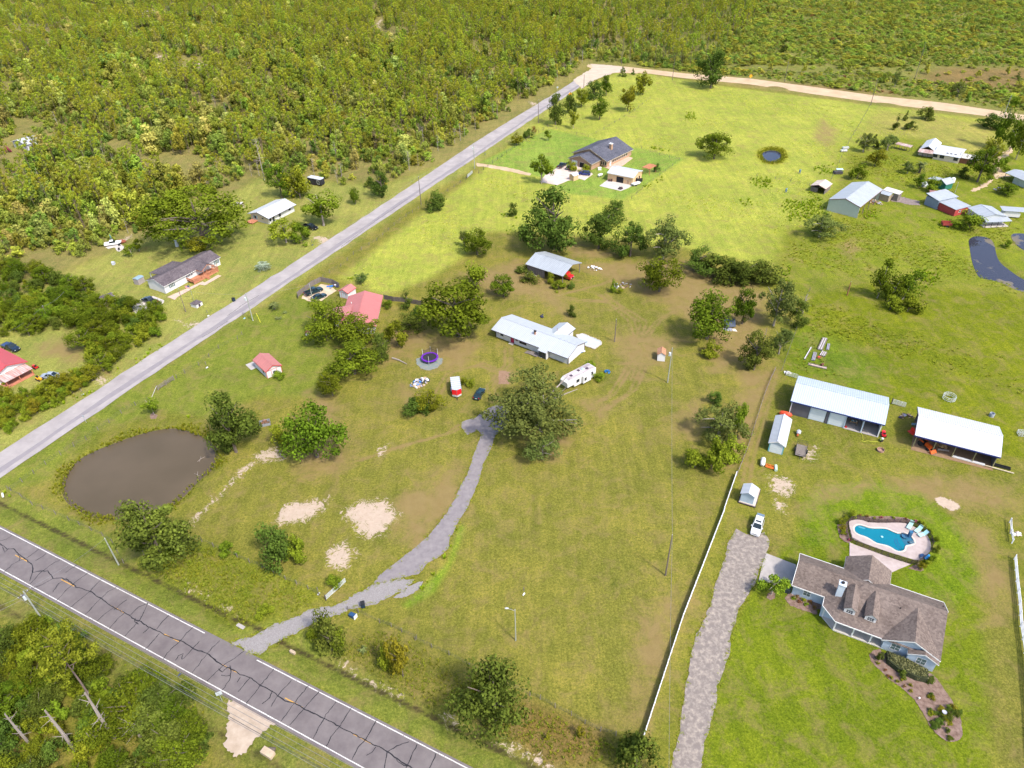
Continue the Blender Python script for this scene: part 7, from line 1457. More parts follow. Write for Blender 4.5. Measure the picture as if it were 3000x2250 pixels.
def frame3(a, b, d):
 """frame with its origin at b, x toward d, y toward a's side"""
 return (b[0], b[1], math.atan2(d[1] - b[1], d[0] - b[0]), math.hypot(d[0] - b[0], d[1] - b[1]), math.hypot(a[0] - b[0], a[1] - b[1]))
c = frame3(A_, B_, C_); L_, W_ = c[3], c[4]
h = bldg('red_shed_house', 'red-walled cabin under a cluster of grey metal roofs by the back pond', c, 'house')
slab(h, 'roof', [[(0, 0, 2.5), (L_, 0, 2.6), (L_, W_, 2.9), (0, W_, 2.8)]], M_METALG, .08); walls(h, .2, L_ - .1, .2, W_ - .2, 2.42, M_REDW); opening(h, 's', 2.6, 1.1, .8, .7, .2)
slab(h, 'loft_roof', [[(-.6, W_ - .2, 3.3), (L_ + 1.5, W_ - .4, 3.3), (L_ + 1.5, W_ + 5.5, 4.1), (-.6, W_ + 5.5, 4.1)]], M_METALG, .08); walls(h, -.3, L_ + 1.2, W_ - .1, W_ + 5.2, 3.25, mat('slate_blue_wall', (.18, .22, .28), .7), None, None, 'loft_wall')
c = frame3((158.9,233.32), (160.42,226.44), (169.2,227)); L_, W_ = c[3], c[4]
h = bldg('grey_roof_cabin', 'pale cabin with grey metal roof and open front porch by the back pond', c, 'house')
gable(h, 0, L_, 0, W_ + 1.5, 2.75, 3.7, M_METALGY, 'y', .08, cap=M_METALGY); walls(h, .3, L_ - .3, .3, W_ + 1.2, 2.68, mat('pale_grey_wall', (.42, .44, .44), .7), 'y', 3.6)
slab(h, 'porch_roof', [[(.2, -2.6, 2.1), (L_ + .4, -2.6, 2.1), (L_ + .4, .2, 2.5), (.2, .2, 2.5)]], M_METALG, .07); MB().box(.2, L_, -2.4, .3, 0, .2).build('porch_floor', M_CONC2, h)
for i in range(5): MB().box(.3 + i * (L_ - .3) / 4, .42 + i * (L_ - .3) / 4, -2.45, -2.33, .2, 2.1).build('porch_post', M_DTRIM, h)
for x in (1.6, 4.2, 6.8): opening(h, 's', x, .8, 1.1, 1.2, .3)
for y in (2.2, 4.6): opening(h, 'w', y, 1.2, .7, .7, .3)
c = (172.16,234.82,-1.8426,5.42,3.39)
h = bldg('white_camper_shed', 'rounded white camper under a flat metal cover beside the cabins', c, 'trailer'); MB().ext([(0, .4), (5.2, .4), (5.3, 1.6), (4.6, 2.3), (.5, 2.3), (-.1, 1.4)], 0, 2.6, 'x').build('body', M_WSID, h); slab(h, 'roof', [[(-1.2, -.6, 2.55), (3.0, -.6, 2.5), (3.0, 7.0, 2.6), (-1.2, 7.0, 2.65)]], M_METALG, .06)
c = (191.35,267.32,-1.3133,8.81,9.48)
h = bldg('corner_shed', 'shed with ribbed white roof and open carport at the right picture edge', c, 'shed'); L_ = c[3]
slab(h, 'roof', [[(0, 0, 2.6), (L_ + 3, 0, 2.6), (L_ + 3, 4, 3.5), (0, 4, 3.5)], [(0, 4, 3.5), (L_ + 3, 4, 3.5), (L_ + 3, 8, 2.6), (0, 8, 2.6)]], M_METALG, .08); walls(h, 4.2, L_ + 2.6, .4, 7.6, 2.55, mat('sage_wall', (.38, .42, .38), .7))
for y in (.3, 7.5): MB().box(.2, .35, y, y + .15, 0, 2.6).build('post', M_WOODG, h)

# ---------------------------------------------------------------- vehicles
M_TYRE = mat('tyre_rubber', (.012, .012, .013), .85, .1)
M_RIM = mat('alloy_rim', (.35, .35, .37), .35, .05, metal=.6)
M_CGL = glass('car_glass', (.012, .020, .024))
M_LAMP = mat('head_lamp', (.55, .55, .55), .15, .02)
M_TAIL = mat('tail_lamp', (.40, .012, .015), .25, .05)
M_PLATE = mat('number_plate', (.55, .56, .55), .5, .05)
M_BLKP = mat('black_plastic', (.014, .014, .016), .6, .1)
SPEC = {  # stations x (front +): (x, half width, z top) for the body, and greenhouse (x, half width, z)
 'sedan': dict(L=4.75, body=[(2.37, .62, .52), (2.30, .78, .62), (1.9, .86, .74), (.95, .90, .86), (-.2, .91, .90), (-1.3, .90, .94), (-1.95, .86, .97), (-2.30, .78, .94), (-2.37, .64, .72)], roof=[(1.05, .78, .86), (.25, .64, 1.38), (-.35, .62, 1.45), (-.95, .62, 1.40), (-1.75, .74, .96)], wb=1.38, tr=.33),
 'coupe': dict(L=4.55, body=[(2.27, .58, .50), (2.18, .76, .60), (1.8, .86, .70), (.8, .90, .82), (-.3, .90, .86), (-1.2, .90, .92), (-1.85, .84, .95), (-2.2, .74, .90), (-2.27, .62, .66)], roof=[(.75, .76, .82), (-.05, .60, 1.28), (-.55, .58, 1.33), (-.95, .58, 1.28), (-1.75, .72, .93)], wb=1.30, tr=.33),
 'suv': dict(L=4.9, body=[(2.45, .70, .60), (2.36, .86, .80), (2.0, .92, .98), (1.1, .95, 1.06), (0, .96, 1.08), (-1.2, .96, 1.10), (-2.0, .94, 1.10), (-2.38, .86, 1.06), (-2.45, .78, .8)], roof=[(1.1, .84, 1.06), (.4, .72, 1.66), (-.4, .72, 1.76), (-1.7, .72, 1.72), (-2.3, .78, 1.10)], wb=1.42, tr=.38),
 'pickup': dict(L=5.7, body=[(2.85, .72, .66), (2.76, .90, .86), (2.3, .96, 1.06), (1.3, .98, 1.14), (.0, .98, 1.16), (-.75, .98, 1.16)], roof=[(1.35, .86, 1.14), (.65, .74, 1.74), (.1, .74, 1.82), (-.45, .74, 1.80), (-.78, .82, 1.16)], wb=1.72, tr=.40, bed=True)}
def vehicle(kind, front, rear, paint, label, cat, cover=None, roofp=None, name=None):
 """front/rear: ground points under the bumpers"""
 S = SPEC[kind]; cx, cy = (front[0] + rear[0]) / 2, (front[1] + rear[1]) / 2; a = math.atan2(front[1] - rear[1], front[0] - rear[0])
 t = thing(name or {'pickup': 'pickup_truck', 'suv': 'sport_utility', 'sedan': 'sedan_car', 'coupe': 'coupe_car'}[kind], label, cat, (cx, cy), a)
 zb = .24 if kind in ('sedan', 'coupe') else .36
 def loft(st, lo, name_, m, cap=True):
  mb = MB(); n = 6; V = []
  for x, w, z in st:
   l = lo(x) if callable(lo) else lo
   V += [(x, -w * .93, l), (x, -w, l + (z - l) * .45), (x, -w * .90, z), (x, w * .90, z), (x, w, l + (z - l) * .45), (x, w * .93, l)]
  fs = [[i * n + k, i * n + (k + 1) % n, (i + 1) * n + (k + 1) % n, (i + 1) * n + k] for i in range(len(st) - 1) for k in range(n)] + [list(range(n))[::-1], [(len(st) - 1) * n + k for k in range(n)]]
  return mb.add(V, fs).build(name_, m, t)
 body = loft(S['body'], zb, 'body', paint)
 r = S['roof']; ri = S['body']
 mb = MB(); V = []
 for x, w, z in r: V += [(x, -w, z), (x, w, z)]
 side_ = [i * 2 for i in range(len(r))]
 inner = r[1:-1]
 # glasshouse (dark) and the painted roof skin above it
 zb_ = r[0][2] - .02; g_ = MB(); n = len(r); V = [(x, -w, z) for x, w, z in r] + [(x, w, z) for x, w, z in r] + [(x, -r[0][1] * 1.05, zb_) for x, w, z in r] + [(x, r[0][1] * 1.05, zb_) for x, w, z in r]
 fs = [(i, i + 1, n + i + 1, n + i) for i in range(n - 1)] + [(2 * n + i, 2 * n + i + 1, i + 1, i) for i in range(n - 1)] + [(n + i, n + i + 1, 3 * n + i + 1, 3 * n + i) for i in range(n - 1)]
 g_.add(V, fs).build('windows', M_CGL, t)
 rs = MB(); V = [(x, -w * .98, z + .015) for x, w, z in inner] + [(x, w * .98, z + .015) for x, w, z in inner]; k = len(inner)
 rs.add(V, [(i, k + i, k + i + 1, i + 1) for i in range(k - 1)])
 rf = rs.build('roof_panel', roofp or paint, t)
 pl_ = MB()
 for sgn in (-1, 1):
  for i in (0, 1, n - 2):
   a_, b_ = r[i], r[i + 1]
   if i == 1: mx_ = (a_[0] + b_[0]) / 2 - .15; pl_.bar((mx_, sgn * (a_[1] + .02), a_[2] - .05), (mx_, sgn * r[0][1] * 1.05, zb_), .09, .04)
   else: pl_.bar((a_[0], sgn * (a_[1] + .005), a_[2]), (b_[0], sgn * (b_[1] + .005), b_[2]), .09, .05)
 pl_.build('pillars', paint, t)
 for sx in (-1, 1):
  for sgn in (-1, 1):
   x, y = sx * S['wb'], sgn * (S['body'][3][1] - .10)
   w_ = MB().tube([(x, y - .11, S['tr']), (x, y + .11, S['tr'])], S['tr'], 14).build('wheel', M_TYRE, t); MB().tube([(x, y + sgn * .112, S['tr']), (x, y + sgn * .125, S['tr'])], S['tr'] * .6, 10).build('rim', M_RIM, w_)
 f0 = S['body'][1]
 for sgn in (-1, 1):
  MB().box(f0[0] - .02, f0[0] + .06, min(sgn * .45, sgn * .76), max(sgn * .45, sgn * .76), f0[2] - .16, f0[2] - .02).build('headlight', M_LAMP, t)
  xr = S['body'][-2][0] if not S.get('bed') else -2.83
  MB().box(xr - .07, xr + .04, min(sgn * .55, sgn * .80), max(sgn * .55, sgn * .80), .72, .92 if kind != 'pickup' else 1.06).build('taillight', M_TAIL, t)
  MB().box(r[0][0] - .35, r[0][0] - .15, min(sgn * (r[0][1] + .04), sgn * (r[0][1] + .26)), max(sgn * (r[0][1] + .04), sgn * (r[0][1] + .26)), r[0][2] + .05, r[0][2] + .2).build('mirror', paint, t)
 MB().box(f0[0] + .02, f0[0] + .075, -.42, .42, f0[2] - .22, f0[2] - .04).build('grille', M_BLKP, t)
 if S.get('bed'):
  b = MB(); b.box(-2.84, -.76, -.98, -.88, .62, 1.16); b.box(-2.84, -.76, .88, .98, .62, 1.16); b.box(-2.84, -2.76, -.88, .88, .62, 1.14); b.build('bed_side', paint, t)
  MB().box(-2.76, -.76, -.88, .88, .55, .64 if not cover else 1.12).build('bed_floor' if not cover else 'bed_cover', cover or M_BLKP, t); MB().box(-2.95, -2.84, -.92, .92, .42, .6).build('bumper', M_RIM, t); MB().box(-2.84, -.76, -.86, .86, .36, .55).build('bed_frame', M_BLKP, t)
 xr = S['body'][-1][0] if not S.get('bed') else -2.97
 MB().box(xr - .03, xr + .01, -.25, .25, .62, .76).build('number_plate', M_PLATE, t)
 return t
def paint(n, c, co=.7): return mat(n, c, .28, .04, coat=co)
P_TEAL = paint('dark_teal_paint', (.004, .022, .030)); P_NAVY = paint('navy_paint', (.006, .014, .032)); P_BLK = paint('black_paint', (.006, .006, .009)); P_SILV = paint('silver_paint', (.27, .30, .37)); P_WHT = paint('white_paint', (.60, .60, .61)); P_BLUE = paint('blue_paint', (.008, .018, .13)); P_RED = paint('red_paint', (.55, .012, .022))
vehicle('coupe', (-7.22,139), (-8.58,135.16), P_TEAL, 'dark teal coupe parked beside the red-nosed trailer', 'car')
s = vehicle('suv', (45.11,90.95), (47.59,95.63), P_WHT, 'white sport utility parked at the top of the gravel drive', 'car')
MB().box(-.35, .05, -.5, .5, 1.765, 1.79).build('sunroof', M_CGL, s); MB().box(-2.35, -1.75, -.68, .68, 1.705, 1.75).build('cargo_glass', mat('grey_glass', (.12, .17, .23), .2), s)
vehicle('pickup', (-108.95,187.2), (-103.53,184.08), P_NAVY, 'dark blue pickup on the concrete pad by the deck house', 'pickup truck', M_BLKP)
vehicle('pickup', (-56.78,190.77), (-60.54,187.57), P_TEAL, 'dark pickup against the fence inside the car pen', 'pickup truck')
vehicle('sedan', (-54.99,187.33), (-57.89,184.54), P_TEAL, 'dark sedan parked beside the pickup in the car pen', 'car')
vehicle('pickup', (-131.43,160.57), (-136.97,163.41), P_NAVY, 'old dark blue pickup in the weeds above the far left red roof', 'pickup truck', paint('faded_blue_cover', (.02, .04, .12)))
vehicle('sedan', (-119.58,148.59), (-114.36,148.29), P_SILV, 'silver sedan on the grass right of the faded red porch', 'car')
vehicle('pickup', (-66.4,233.92), (-72.5,236.93), P_BLK, 'black pickup under the airy tree by the white cottage', 'pickup truck')
vehicle('pickup', (24.14,293.43), (21,288.57), P_BLK, 'black pickup before the brick garage door', 'pickup truck', M_BLKP)
vehicle('sedan', (27.03,291.07), (24.15,286.61), P_BLK, 'dark car half under a shrub in the brick house drive', 'car')
vehicle('suv', (29.51,281.75), (32.41,280.89), P_BLUE, 'bright blue sport utility behind the pump shed', 'car')
t = thing('red_truck_cab', 'bright red old truck nose sticking out of the hay barn', 'truck', (18.46,194.03), R(-38)); MB().ext([(-2.6, .55), (.6, .5), (.75, 1.0), (.55, 1.35), (-.6, 1.45), (-.75, 2.1), (-2.5, 2.15)], -.9, .9, 'y').build('cab', P_RED, t); MB().box(.70, .80, -.6, .6, .75, 1.1).build('grille', M_BLKP, t)
for y in (-.7, .7): MB().box(.62, .78, y - .14, y + .14, .85, 1.1).build('headlight', M_LAMP, t); MB().tube([(-.1, y - .12, .4), (-.1, y + .12, .4)], .4, 12).build('wheel', M_TYRE, t)
# enclosed cargo trailer with the red nose
a0, a1 = (-13.09,135.32), (-14.1,142.79)
t = thing('cargo_trailer', 'silver enclosed cargo trailer with red pointed nose', 'trailer', a0, math.atan2(a1[1] - a0[1], a1[0] - a0[0])); W2 = 1.1
MB().prism([(1.3, -W2, 2.45), (6.2, -W2, 2.45), (6.2, W2, 2.45), (1.3, W2, 2.45), (.75, 0, 2.45)][::1], 2.0).build('body', mat('grey_trailer_side', (.20, .20, .21), .5), t)
MB().prism([(1.25, -W2 - .03, 2.52), (6.23, -W2 - .03, 2.52), (6.23, W2 + .03, 2.52), (1.25, W2 + .03, 2.52), (.7, 0, 2.52)], .06).build('roof', ribbed('trailer_roof', (.46, .48, .53), .8, 'X', .4, .05), t)
for s_ in (-1, 1):
 V = [(.62, s_ * .06, 1.0), (1.22, s_ * (W2 + .02), 1.0), (1.29, s_ * (W2 + .02), 2.4), (.73, s_ * .06, 2.4)]; MB().add(V, [(0, 1, 2, 3)]).build('nose_panel', mat('red_gloss', (.62, .012, .02), .3), t)
 V = [(.60, s_ * .03, .45), (1.25, s_ * (W2 + .01), .45), (1.23, s_ * (W2 + .01), .99), (.61, s_ * .03, .99)]; MB().add(V, [(0, 1, 2, 3)]).build('stone_guard', mat('tread_plate', (.45, .46, .45), .4), t)
 for x in (3.3, 4.1): MB().tube([(x, s_ * (W2 + .02) - .1, .34), (x, s_ * (W2 + .02) + .1, .34)], .34, 12).build('wheel', M_TYRE, t)
 MB().box(2.85, 4.55, min(s_ * W2, s_ * (W2 + .25)), max(s_ * W2, s_ * (W2 + .25)), .7, .78).build('fender', M_RIM, t)
MB().bar((.75, 0, .45), (-.5, 0, .45), .12).build('tongue', M_BLKP, t); MB().box(3.2, 3.7, -.25, .25, 2.52, 2.66).build('roof_vent', M_TRIM, t)
# fifth-wheel camper
c = (12.38,135.9,0.9306,8.1,-2.64)
a0, a1 = (13.32,137.52), (19.97,142.82)
a = math.atan2(a1[1] - a0[1], a1[0] - a0[0]); t = thing('camper', 'white fifth-wheel camper with dirty streaked roof behind the live oak', 'camper', a0, a)
MB().ext([(0, 1.3), (2.2, 1.3), (2.3, .55), (9.4, .55), (9.5, 2.9), (9.0, 3.2), (.6, 3.2), (-.1, 2.6)], .0, 2.5, 'y').build('body', M_WSID, t)
MB().box(.6, 9.0, .08, 2.42, 3.2, 3.26).build('roof', mat('dirty_rubber_roof', (.20, .155, .17), .9, col2=(.58, .54, .53), scale=.55, detail=8, stretch=(.35, 1.6, 1)), t)
MB().box(4.6, 7.2, -.7, 0, .75, 2.75).build('slide_out', M_WSID, t)
for x, y, w_ in ((8.0, 0, .8), (5.3, -.7, .5), (3.4, 0, .8)): opening(t, 's', x, 1.5, w_, .7, y, fm=M_DTRIM)
for x, y in ((2.2, 1.2), (5.0, 1.6), (7.2, .9)): MB().box(x - .3, x + .3, y - .3, y + .3, 3.26, 3.4).build('roof_hatch', M_DTRIM, t)
MB().lathe([(.45, 0), (.45, .15), (.2, .3), (0, .3)], (6.2, 1.3), 12, 3.26).build('satellite_dome', mat('pale_teal', (.35, .50, .55), .5), t)
for x in (5.9, 6.8):
 for y in (.1, 2.4): MB().tube([(x, y - .12, .36), (x, y + .12, .36)], .36, 12).build('wheel', M_TYRE, t)
# flat utility trailer with mesh gate
a0, a1 = (61,112.62), (63.36,117.7); t = thing('utility_trailer', 'flat plank utility trailer with mesh tailgate beside the narrow shed', 'trailer', a0, math.atan2(a1[1] - a0[1], a1[0] - a0[0]))
for i in range(8): MB().box(.1, 3.9, -1.04 + i * .26, -1.04 + i * .26 + .24, .52, .57).build('plank', M_WOODG, t)
fr = MB()
for y in (-1.08, 1.08): fr.bar((0, y, .6), (4.0, y, .6), .06, .1); fr.bar((0, y, .95), (4.0, y, .95), .05, .05); [fr.bar((x, y, .5), (x, y, .95), .05, .05) for x in (0, 1.3, 2.6, 4.0)]
fr.bar((0, -1.08, .95), (0, 1.08, .95), .05); fr.bar((0, 0, .5), (-1.0, 0, .5), .1); fr.build('frame', M_BLKP, t)
gt_ = MB()
for i in range(9): gt_.bar((4.05, -1.05 + i * .262, .55), (4.9, -1.05 + i * .262, 1.0), .03)
gt_.bar((4.9, -1.05, 1.0), (4.9, 1.05, 1.0), .05); gt_.bar((4.5, -1.05, .78), (4.5, 1.05, .78), .03); gt_.build('tailgate', M_BLKP, t)
for y in (-1.22, 1.22): MB().tube([(2.0, y - .1, .34), (2.0, y + .1, .34)], .34, 12).build('wheel', M_TYRE, t); MB().box(1.55, 2.45, y - .13, y + .13, .7, .75).build('fender', M_BLKP, t)
# tractor under the pole barn, red implement, mowers
def tractor(loc, rz, col_, label, sc=1.0):
 t = thing('tractor', label, 'tractor', loc, rz); m_ = mat('tractor_paint_%d' % int(col_[1] * 1000), col_, .4, .08); t.scale = (sc, sc, sc)
 MB().ext([(0, .6), (1.5, .6), (1.55, 1.25), (.1, 1.35)], -.32, .32, 'y').build('hood', m_, t); MB().box(-1.1, 0, -.4, .4, .55, .9).build('chassis', M_BLKP, t); MB().box(-.85, -.35, -.27, .27, .95, 1.05).box(-.95, -.83, -.27, .27, 1.0, 1.5).build('seat', M_BLKP, t)
 for y in (-.62, .62): MB().tube([(-.75, y - .18, .66), (-.75, y + .18, .66)], .66, 14).build('wheel', M_TYRE, t); MB().box(-1.25, -.2, y - .2, y + .2, 1.33, 1.4).build('fender', m_, t); MB().tube([(1.15, y * .8 - .1, .4), (1.15, y * .8 + .1, .4)], .4, 12).build('wheel', M_TYRE, t)
 MB().tube([(-1.0, -.45, .9), (-1.0, -.45, 2.2), (-1.0, .45, 2.2), (-1.0, .45, .9)], .05, 6).build('roll_bar', M_BLKP, t)
 MB().box(-1.15, .1, -.6, .6, 2.2, 2.3).build('canopy', m_, t)
 lo = MB(); [lo.bar((.2, y, 1.0), (2.0, y, .5), .1, .14) for y in (-.5, .5)]; lo.ext([(1.9, .15), (2.5, .12), (2.5, .2), (2.05, .75)], -.75, .75, 'y'); lo.build('loader', m_, t); return t
tractor((88.98,115.3), R(-70), (.52, .085, .012), 'orange tractor with loader poking out of the pole barn')
def mower(loc, rz, col_, label, nm='riding_mower'):
 t = thing(nm, label, 'mower', loc, rz); m_ = mat('mower_paint_%d_%d' % (int(col_[0] * 100), int(col_[1] * 100)), col_, .35, .08)
 MB().ext([(0, .35), (.85, .35), (.88, .75), (.05, .85)], -.3, .3, 'y').build('hood', m_, t); MB().ext([(-.85, .3), (0, .3), (0, .5), (-.85, .75)], -.42, .42, 'y').build('rear_body', m_, t); MB().box(-.62, -.2, -.24, .24, .76, .86).box(-.72, -.6, -.24, .24, .8, 1.15).build('seat', M_BLKP, t); MB().box(-.25, .55, -.6, .6, .14, .28).build('cutting_deck', M_BLKP, t)
 for y in (-.42, .42): MB().tube([(-.6, y - .12, .28), (-.6, y + .12, .28)], .28, 12).build('wheel', M_TYRE, t); MB().tube([(.7, y - .08, .18), (.7, y + .08, .18)], .18, 10).build('wheel', M_TYRE, t)
 MB().tube([(.1, 0, .8), (-.05, 0, 1.05)], .025, 6).build('steering_column', M_BLKP, t); return t
mower((81.78,119.4), R(70), (.60, .012, .03), 'red riding mower at the corner of the metal barn')
mower((-122.99,152.73), R(150), (.50, .02, .02), 'red riding mower beside the far left red-roofed house')
mower((-119.16,147.41), R(-30), (.62, .30, .01), 'yellow riding mower by the silver sedan')
t = thing('hose_reel', 'small green and white hose reel cart at the end of the yellow hose', 'hose reel', (80.41,117.47), .3); MB().tube([(0, -.25, .3), (0, .25, .3)], .24, 12).build('reel', mat('green_plastic', (.20, .32, .06), .5), t); MB().box(-.3, .3, -.32, -.26, 0, .6).box(-.3, .3, .26, .32, 0, .6).build('frame', M_BLKP, t); MB().box(.1, .5, -.2, .2, .55, .75).build('handle', M_TRIM, t)
hz_ = [(77.1,121.2),(77.3,119.6),(76.7,117.8),(76.3,117.6),(76.6,117.4),(77.7,117.6),(79.7,117.2)]
tag(MB().tube([(*p, .04) for p in hz_], .035, 6).build('garden_hose', mat('yellow_green_hose', (.50, .52, .05), .5)), 'yellow-green garden hose lying on the grass before the metal barn', 'hose')
t = thing('loader_bucket', 'bright red implement leaning at the left end of the pole barn', 'farm implement', (88.49,120.04), R(20)); MB().ext([(-.6, 0), (.6, 0), (.5, .9), (.35, .9), (.3, .15), (-.6, .12)], -.8, .8, 'y').build('bucket', mat('implement_red', (.58, .03, .02), .4), t); MB().bar((.4, -.4, .5), (1.6, -.4, .8), .12).bar((.4, .4, .5), (1.6, .4, .8), .12).build('arm', mat('implement_red', (.58, .03, .02), .4), t)
t = thing('red_tarp_machine', 'orange-red machine parked behind the narrow shed', 'farm implement', (62.5,126.88), CS[2]); MB().blob((0, 0, .55), (1.5, .6, .7), 10, .1, 4).build('cover', mat('orange_cover', (.60, .06, .02), .5, .15), t)
t = thing('propane_tank', 'white propane tank lying by the narrow shed', 'propane tank', (52.59,111.01), R(68)); MB().tube([(-1.15, 0, .75), (-1.0, 0, .75), (-.85, 0, .75), (.85, 0, .75), (1.0, 0, .75), (1.15, 0, .75)], [.1, .38, .5, .5, .38, .1], 14).build('tank', M_TRIM, t, True); [MB().box(x - .1, x + .1, -.35, .35, 0, .35).build('saddle', M_SLAB, t) for x in (-.6, .6)]
t = thing('propane_tank', 'white propane tank on the brick house lawn', 'propane tank', (37.07,279.25), R(30)); MB().tube([(-1.15, 0, .75), (-1.0, 0, .75), (-.85, 0, .75), (.85, 0, .75), (1.0, 0, .75), (1.15, 0, .75)], [.1, .38, .5, .5, .38, .1], 14).build('tank', M_TRIM, t, True); [MB().box(x - .1, x + .1, -.35, .35, 0, .35).build('saddle', M_SLAB, t) for x in (-.6, .6)]
t = thing('orange_implement', 'orange tractor implement beside the propane tank', 'farm implement', (53.81,109.91), R(-28)); fr = MB()
for x in (-.8, 0, .8): fr.bar((x, -.5, .35), (x, .5, .35), .1)
for y in (-.5, .0, .5): fr.bar((-.85, y, .35), (.85, y, .35), .1)
fr.box(-.8, .8, -.3, .1, .1, .3); fr.build('frame', mat('implement_orange', (.60, .13, .02), .45), t)
t = thing('drum_tank', 'pale green horizontal drum next to the orange implement', 'drum', (54.88,109.35), R(75)); MB().tube([(-.75, 0, .4), (.75, 0, .4)], .32, 12).build('drum', mat('mint_plastic', (.42, .52, .44), .6), t)
t = thing('spreader', 'grey cart with rusty hitch between narrow shed and utility trailer', 'cart', (63.09,120.03), R(65)); MB().blob((.4, 0, .7), (.7, .55, .45), 9, .12, 2).build('hopper', mat('grey_plastic', (.38, .38, .40), .6, .2), t); MB().box(-.8, .1, -.2, .2, .3, .5).build('hitch', mat('rust_orange', (.34, .08, .02), .7, .3), t)
t = thing('red_wagon', 'rust-red dump wagon in the grass by the back pond', 'wagon', (148.91,226.2), R(-12)); MB().box(-1.5, 1.5, -1.1, -1.0, .6, 1.5).box(-1.5, 1.5, 1.0, 1.1, .6, 1.5).box(-1.5, -1.4, -1, 1, .6, 1.5).box(-1.4, 1.5, -1, 1, .6, .7).build('box', mat('rust_red', (.26, .04, .03), .8, .25), t); [MB().tube([(0, y - .1, .4), (0, y + .1, .4)], .4, 10).build('wheel', M_TYRE, t) for y in (-1.25, 1.25)]
# small aircraft-like covered boat and patio on the far lawn
sheet('boat_slab', roughen([(-136.3,223.8),(-134.8,226),(-132.4,226.3),(-130.1,224.1),(-129.6,221.6),(-130.1,220.2),(-131.3,221),(-133.3,223.7),(-134.9,222.6)], .8, .1, 4), .05, M_CONC2)
t = thing('covered_boat', 'white boat with dark windscreen on a slab at the woods edge', 'boat', (-134.49,225.63), R(20)); MB().ext([(-2.6, .5), (2.0, .45), (2.8, 1.0), (-2.6, 1.0)], -1.0, 1.0, 'y').build('hull', M_TRIM, t); MB().ext([(-1.0, 1.002), (.9, 1.002), (.4, 1.6), (-.8, 1.6)], -.75, .75, 'y').build('windscreen', M_CGL, t); MB().box(-.8, .35, -.7, .7, 1.6, 1.68).build('hard_top', M_TRIM, t)
t = thing('beach_umbrella', 'folded blue and white umbrella beside the covered boat', 'umbrella', (-136.21,228.51)); MB().lathe([(.04, 0), (.04, 1.2), (.35, 1.25), (.25, 2.2), (.03, 3.0), (0, 3.0)], n=10).build('canopy', mat('sky_canvas', (.10, .40, .55), .6, .3), t)
for p, lab in (((-132.02,224.75), 'black chair on the pale slab, upper'), ((-130.71,221.49), 'black chair on the pale slab, lower')):
 t = thing('patio_chair', lab, 'chair', p, R(130)); MB().box(-.3, .3, -.3, .3, .38, .45).build('seat', M_BLKP, t); MB().box(-.34, -.26, -.3, .3, .45, 1.0).build('backrest', M_BLKP, t); MB().box(-.3, .3, -.3, -.24, 0, .38).box(-.3, .3, .24, .3, 0, .38).build('leg', M_BLKP, t)
t = thing('brush_heap', 'rust-brown pile of dead brush behind the covered boat', 'brush pile', (-132.41,227.25)); MB().blob((0, 0, .4), (1.6, 1.0, .6), 12, .3, 4).build('brush', mat('rust_brush', (.22, .07, .04), 1, .3, scale=4, bump=.8), t)
t = thing('lawn_ornament', 'small grey box on the lawn behind the deck house', 'box', (-127.98,210.97)); MB().ext([(-.5, 0), (.5, 0), (.45, .9), (0, 1.1), (-.45, .9)], -.4, .4, 'x').build('body', mat('lilac_grey', (.40, .42, .50), .6), t)
t = thing('garden_lighthouse', 'little white garden lighthouse with red top behind the deck house', 'garden lighthouse', (-111.99,223.45)); MB().lathe([(.55, 0), (.32, 2.1), (.42, 2.12), (.42, 2.25), (.28, 2.27), (.28, 2.7), (0, 2.7)], n=12).build('tower', mat('lighthouse_white', (.55, .58, .62), .6, .1), t); MB().lathe([(.40, 2.7), (.3, 3.0), (0, 3.3)], n=12).build('lantern_roof', mat('lighthouse_red', (.55, .03, .05), .5), t)
# trampoline
tc_ = (-21.01,152.46); t = thing('trampoline', 'round trampoline with purple pad and drooping safety net', 'trampoline', tc_); rr_ = 2.15
n = 28; V = []; fs = []
MB().lathe([(rr_ - .38, .98), (rr_ - .36, 1.06), (rr_ + .06, 1.06), (rr_ + .08, .9), (rr_ - .3, .9), (rr_ - .38, .98)], n=32).build('pad', mat('purple_pad', (.11, .012, .32), .5, .15), t); MB().lathe([(0, .93), (rr_ - .36, .95)], n=32).build('mat', mat('black_mat', (.02, .018, .024), .8, .2), t)
for i in range(6):
 an = i * math.pi / 3 + .5; x, y = rr_ * math.cos(an), rr_ * math.sin(an); MB().tube([(x, y, 0), (x, y, .9)], .04, 6).build('leg', M_RIM, t)
 if i in (0, 1, 2, 4): MB().tube([(x * 1.03, y * 1.03, .4), (x * 1.05, y * 1.05, 2.75)], .045, 6).build('net_pole', M_PLATE, t)
m = bpy.data.materials.new('safety_net'); N, L = nt(m); b = N['Principled BSDF']; b.inputs['Base Color'].default_value = (.05, .035, .04, 1); b.inputs['Alpha'].default_value = .45; b.inputs['Roughness'].default_value = .9
nv = MB(); an = [.5 + i * (2 * math.pi / 3) / 10 for i in range(11)]
for a_, b_ in zip(an, an[1:]): 
 za, zb2 = [2.6 - .55 * abs(math.sin((q_ - .5) * 3)) for q_ in (a_, b_)]; nv.add([(rr_ * math.cos(a_), rr_ * math.sin(a_), 1.0), (rr_ * math.cos(b_), rr_ * math.sin(b_), 1.0), (rr_ * math.cos(b_), rr_ * math.sin(b_), zb2), (rr_ * math.cos(a_), rr_ * math.sin(a_), za)], [(0, 1, 2, 3)])
nv.build('net', m, t)
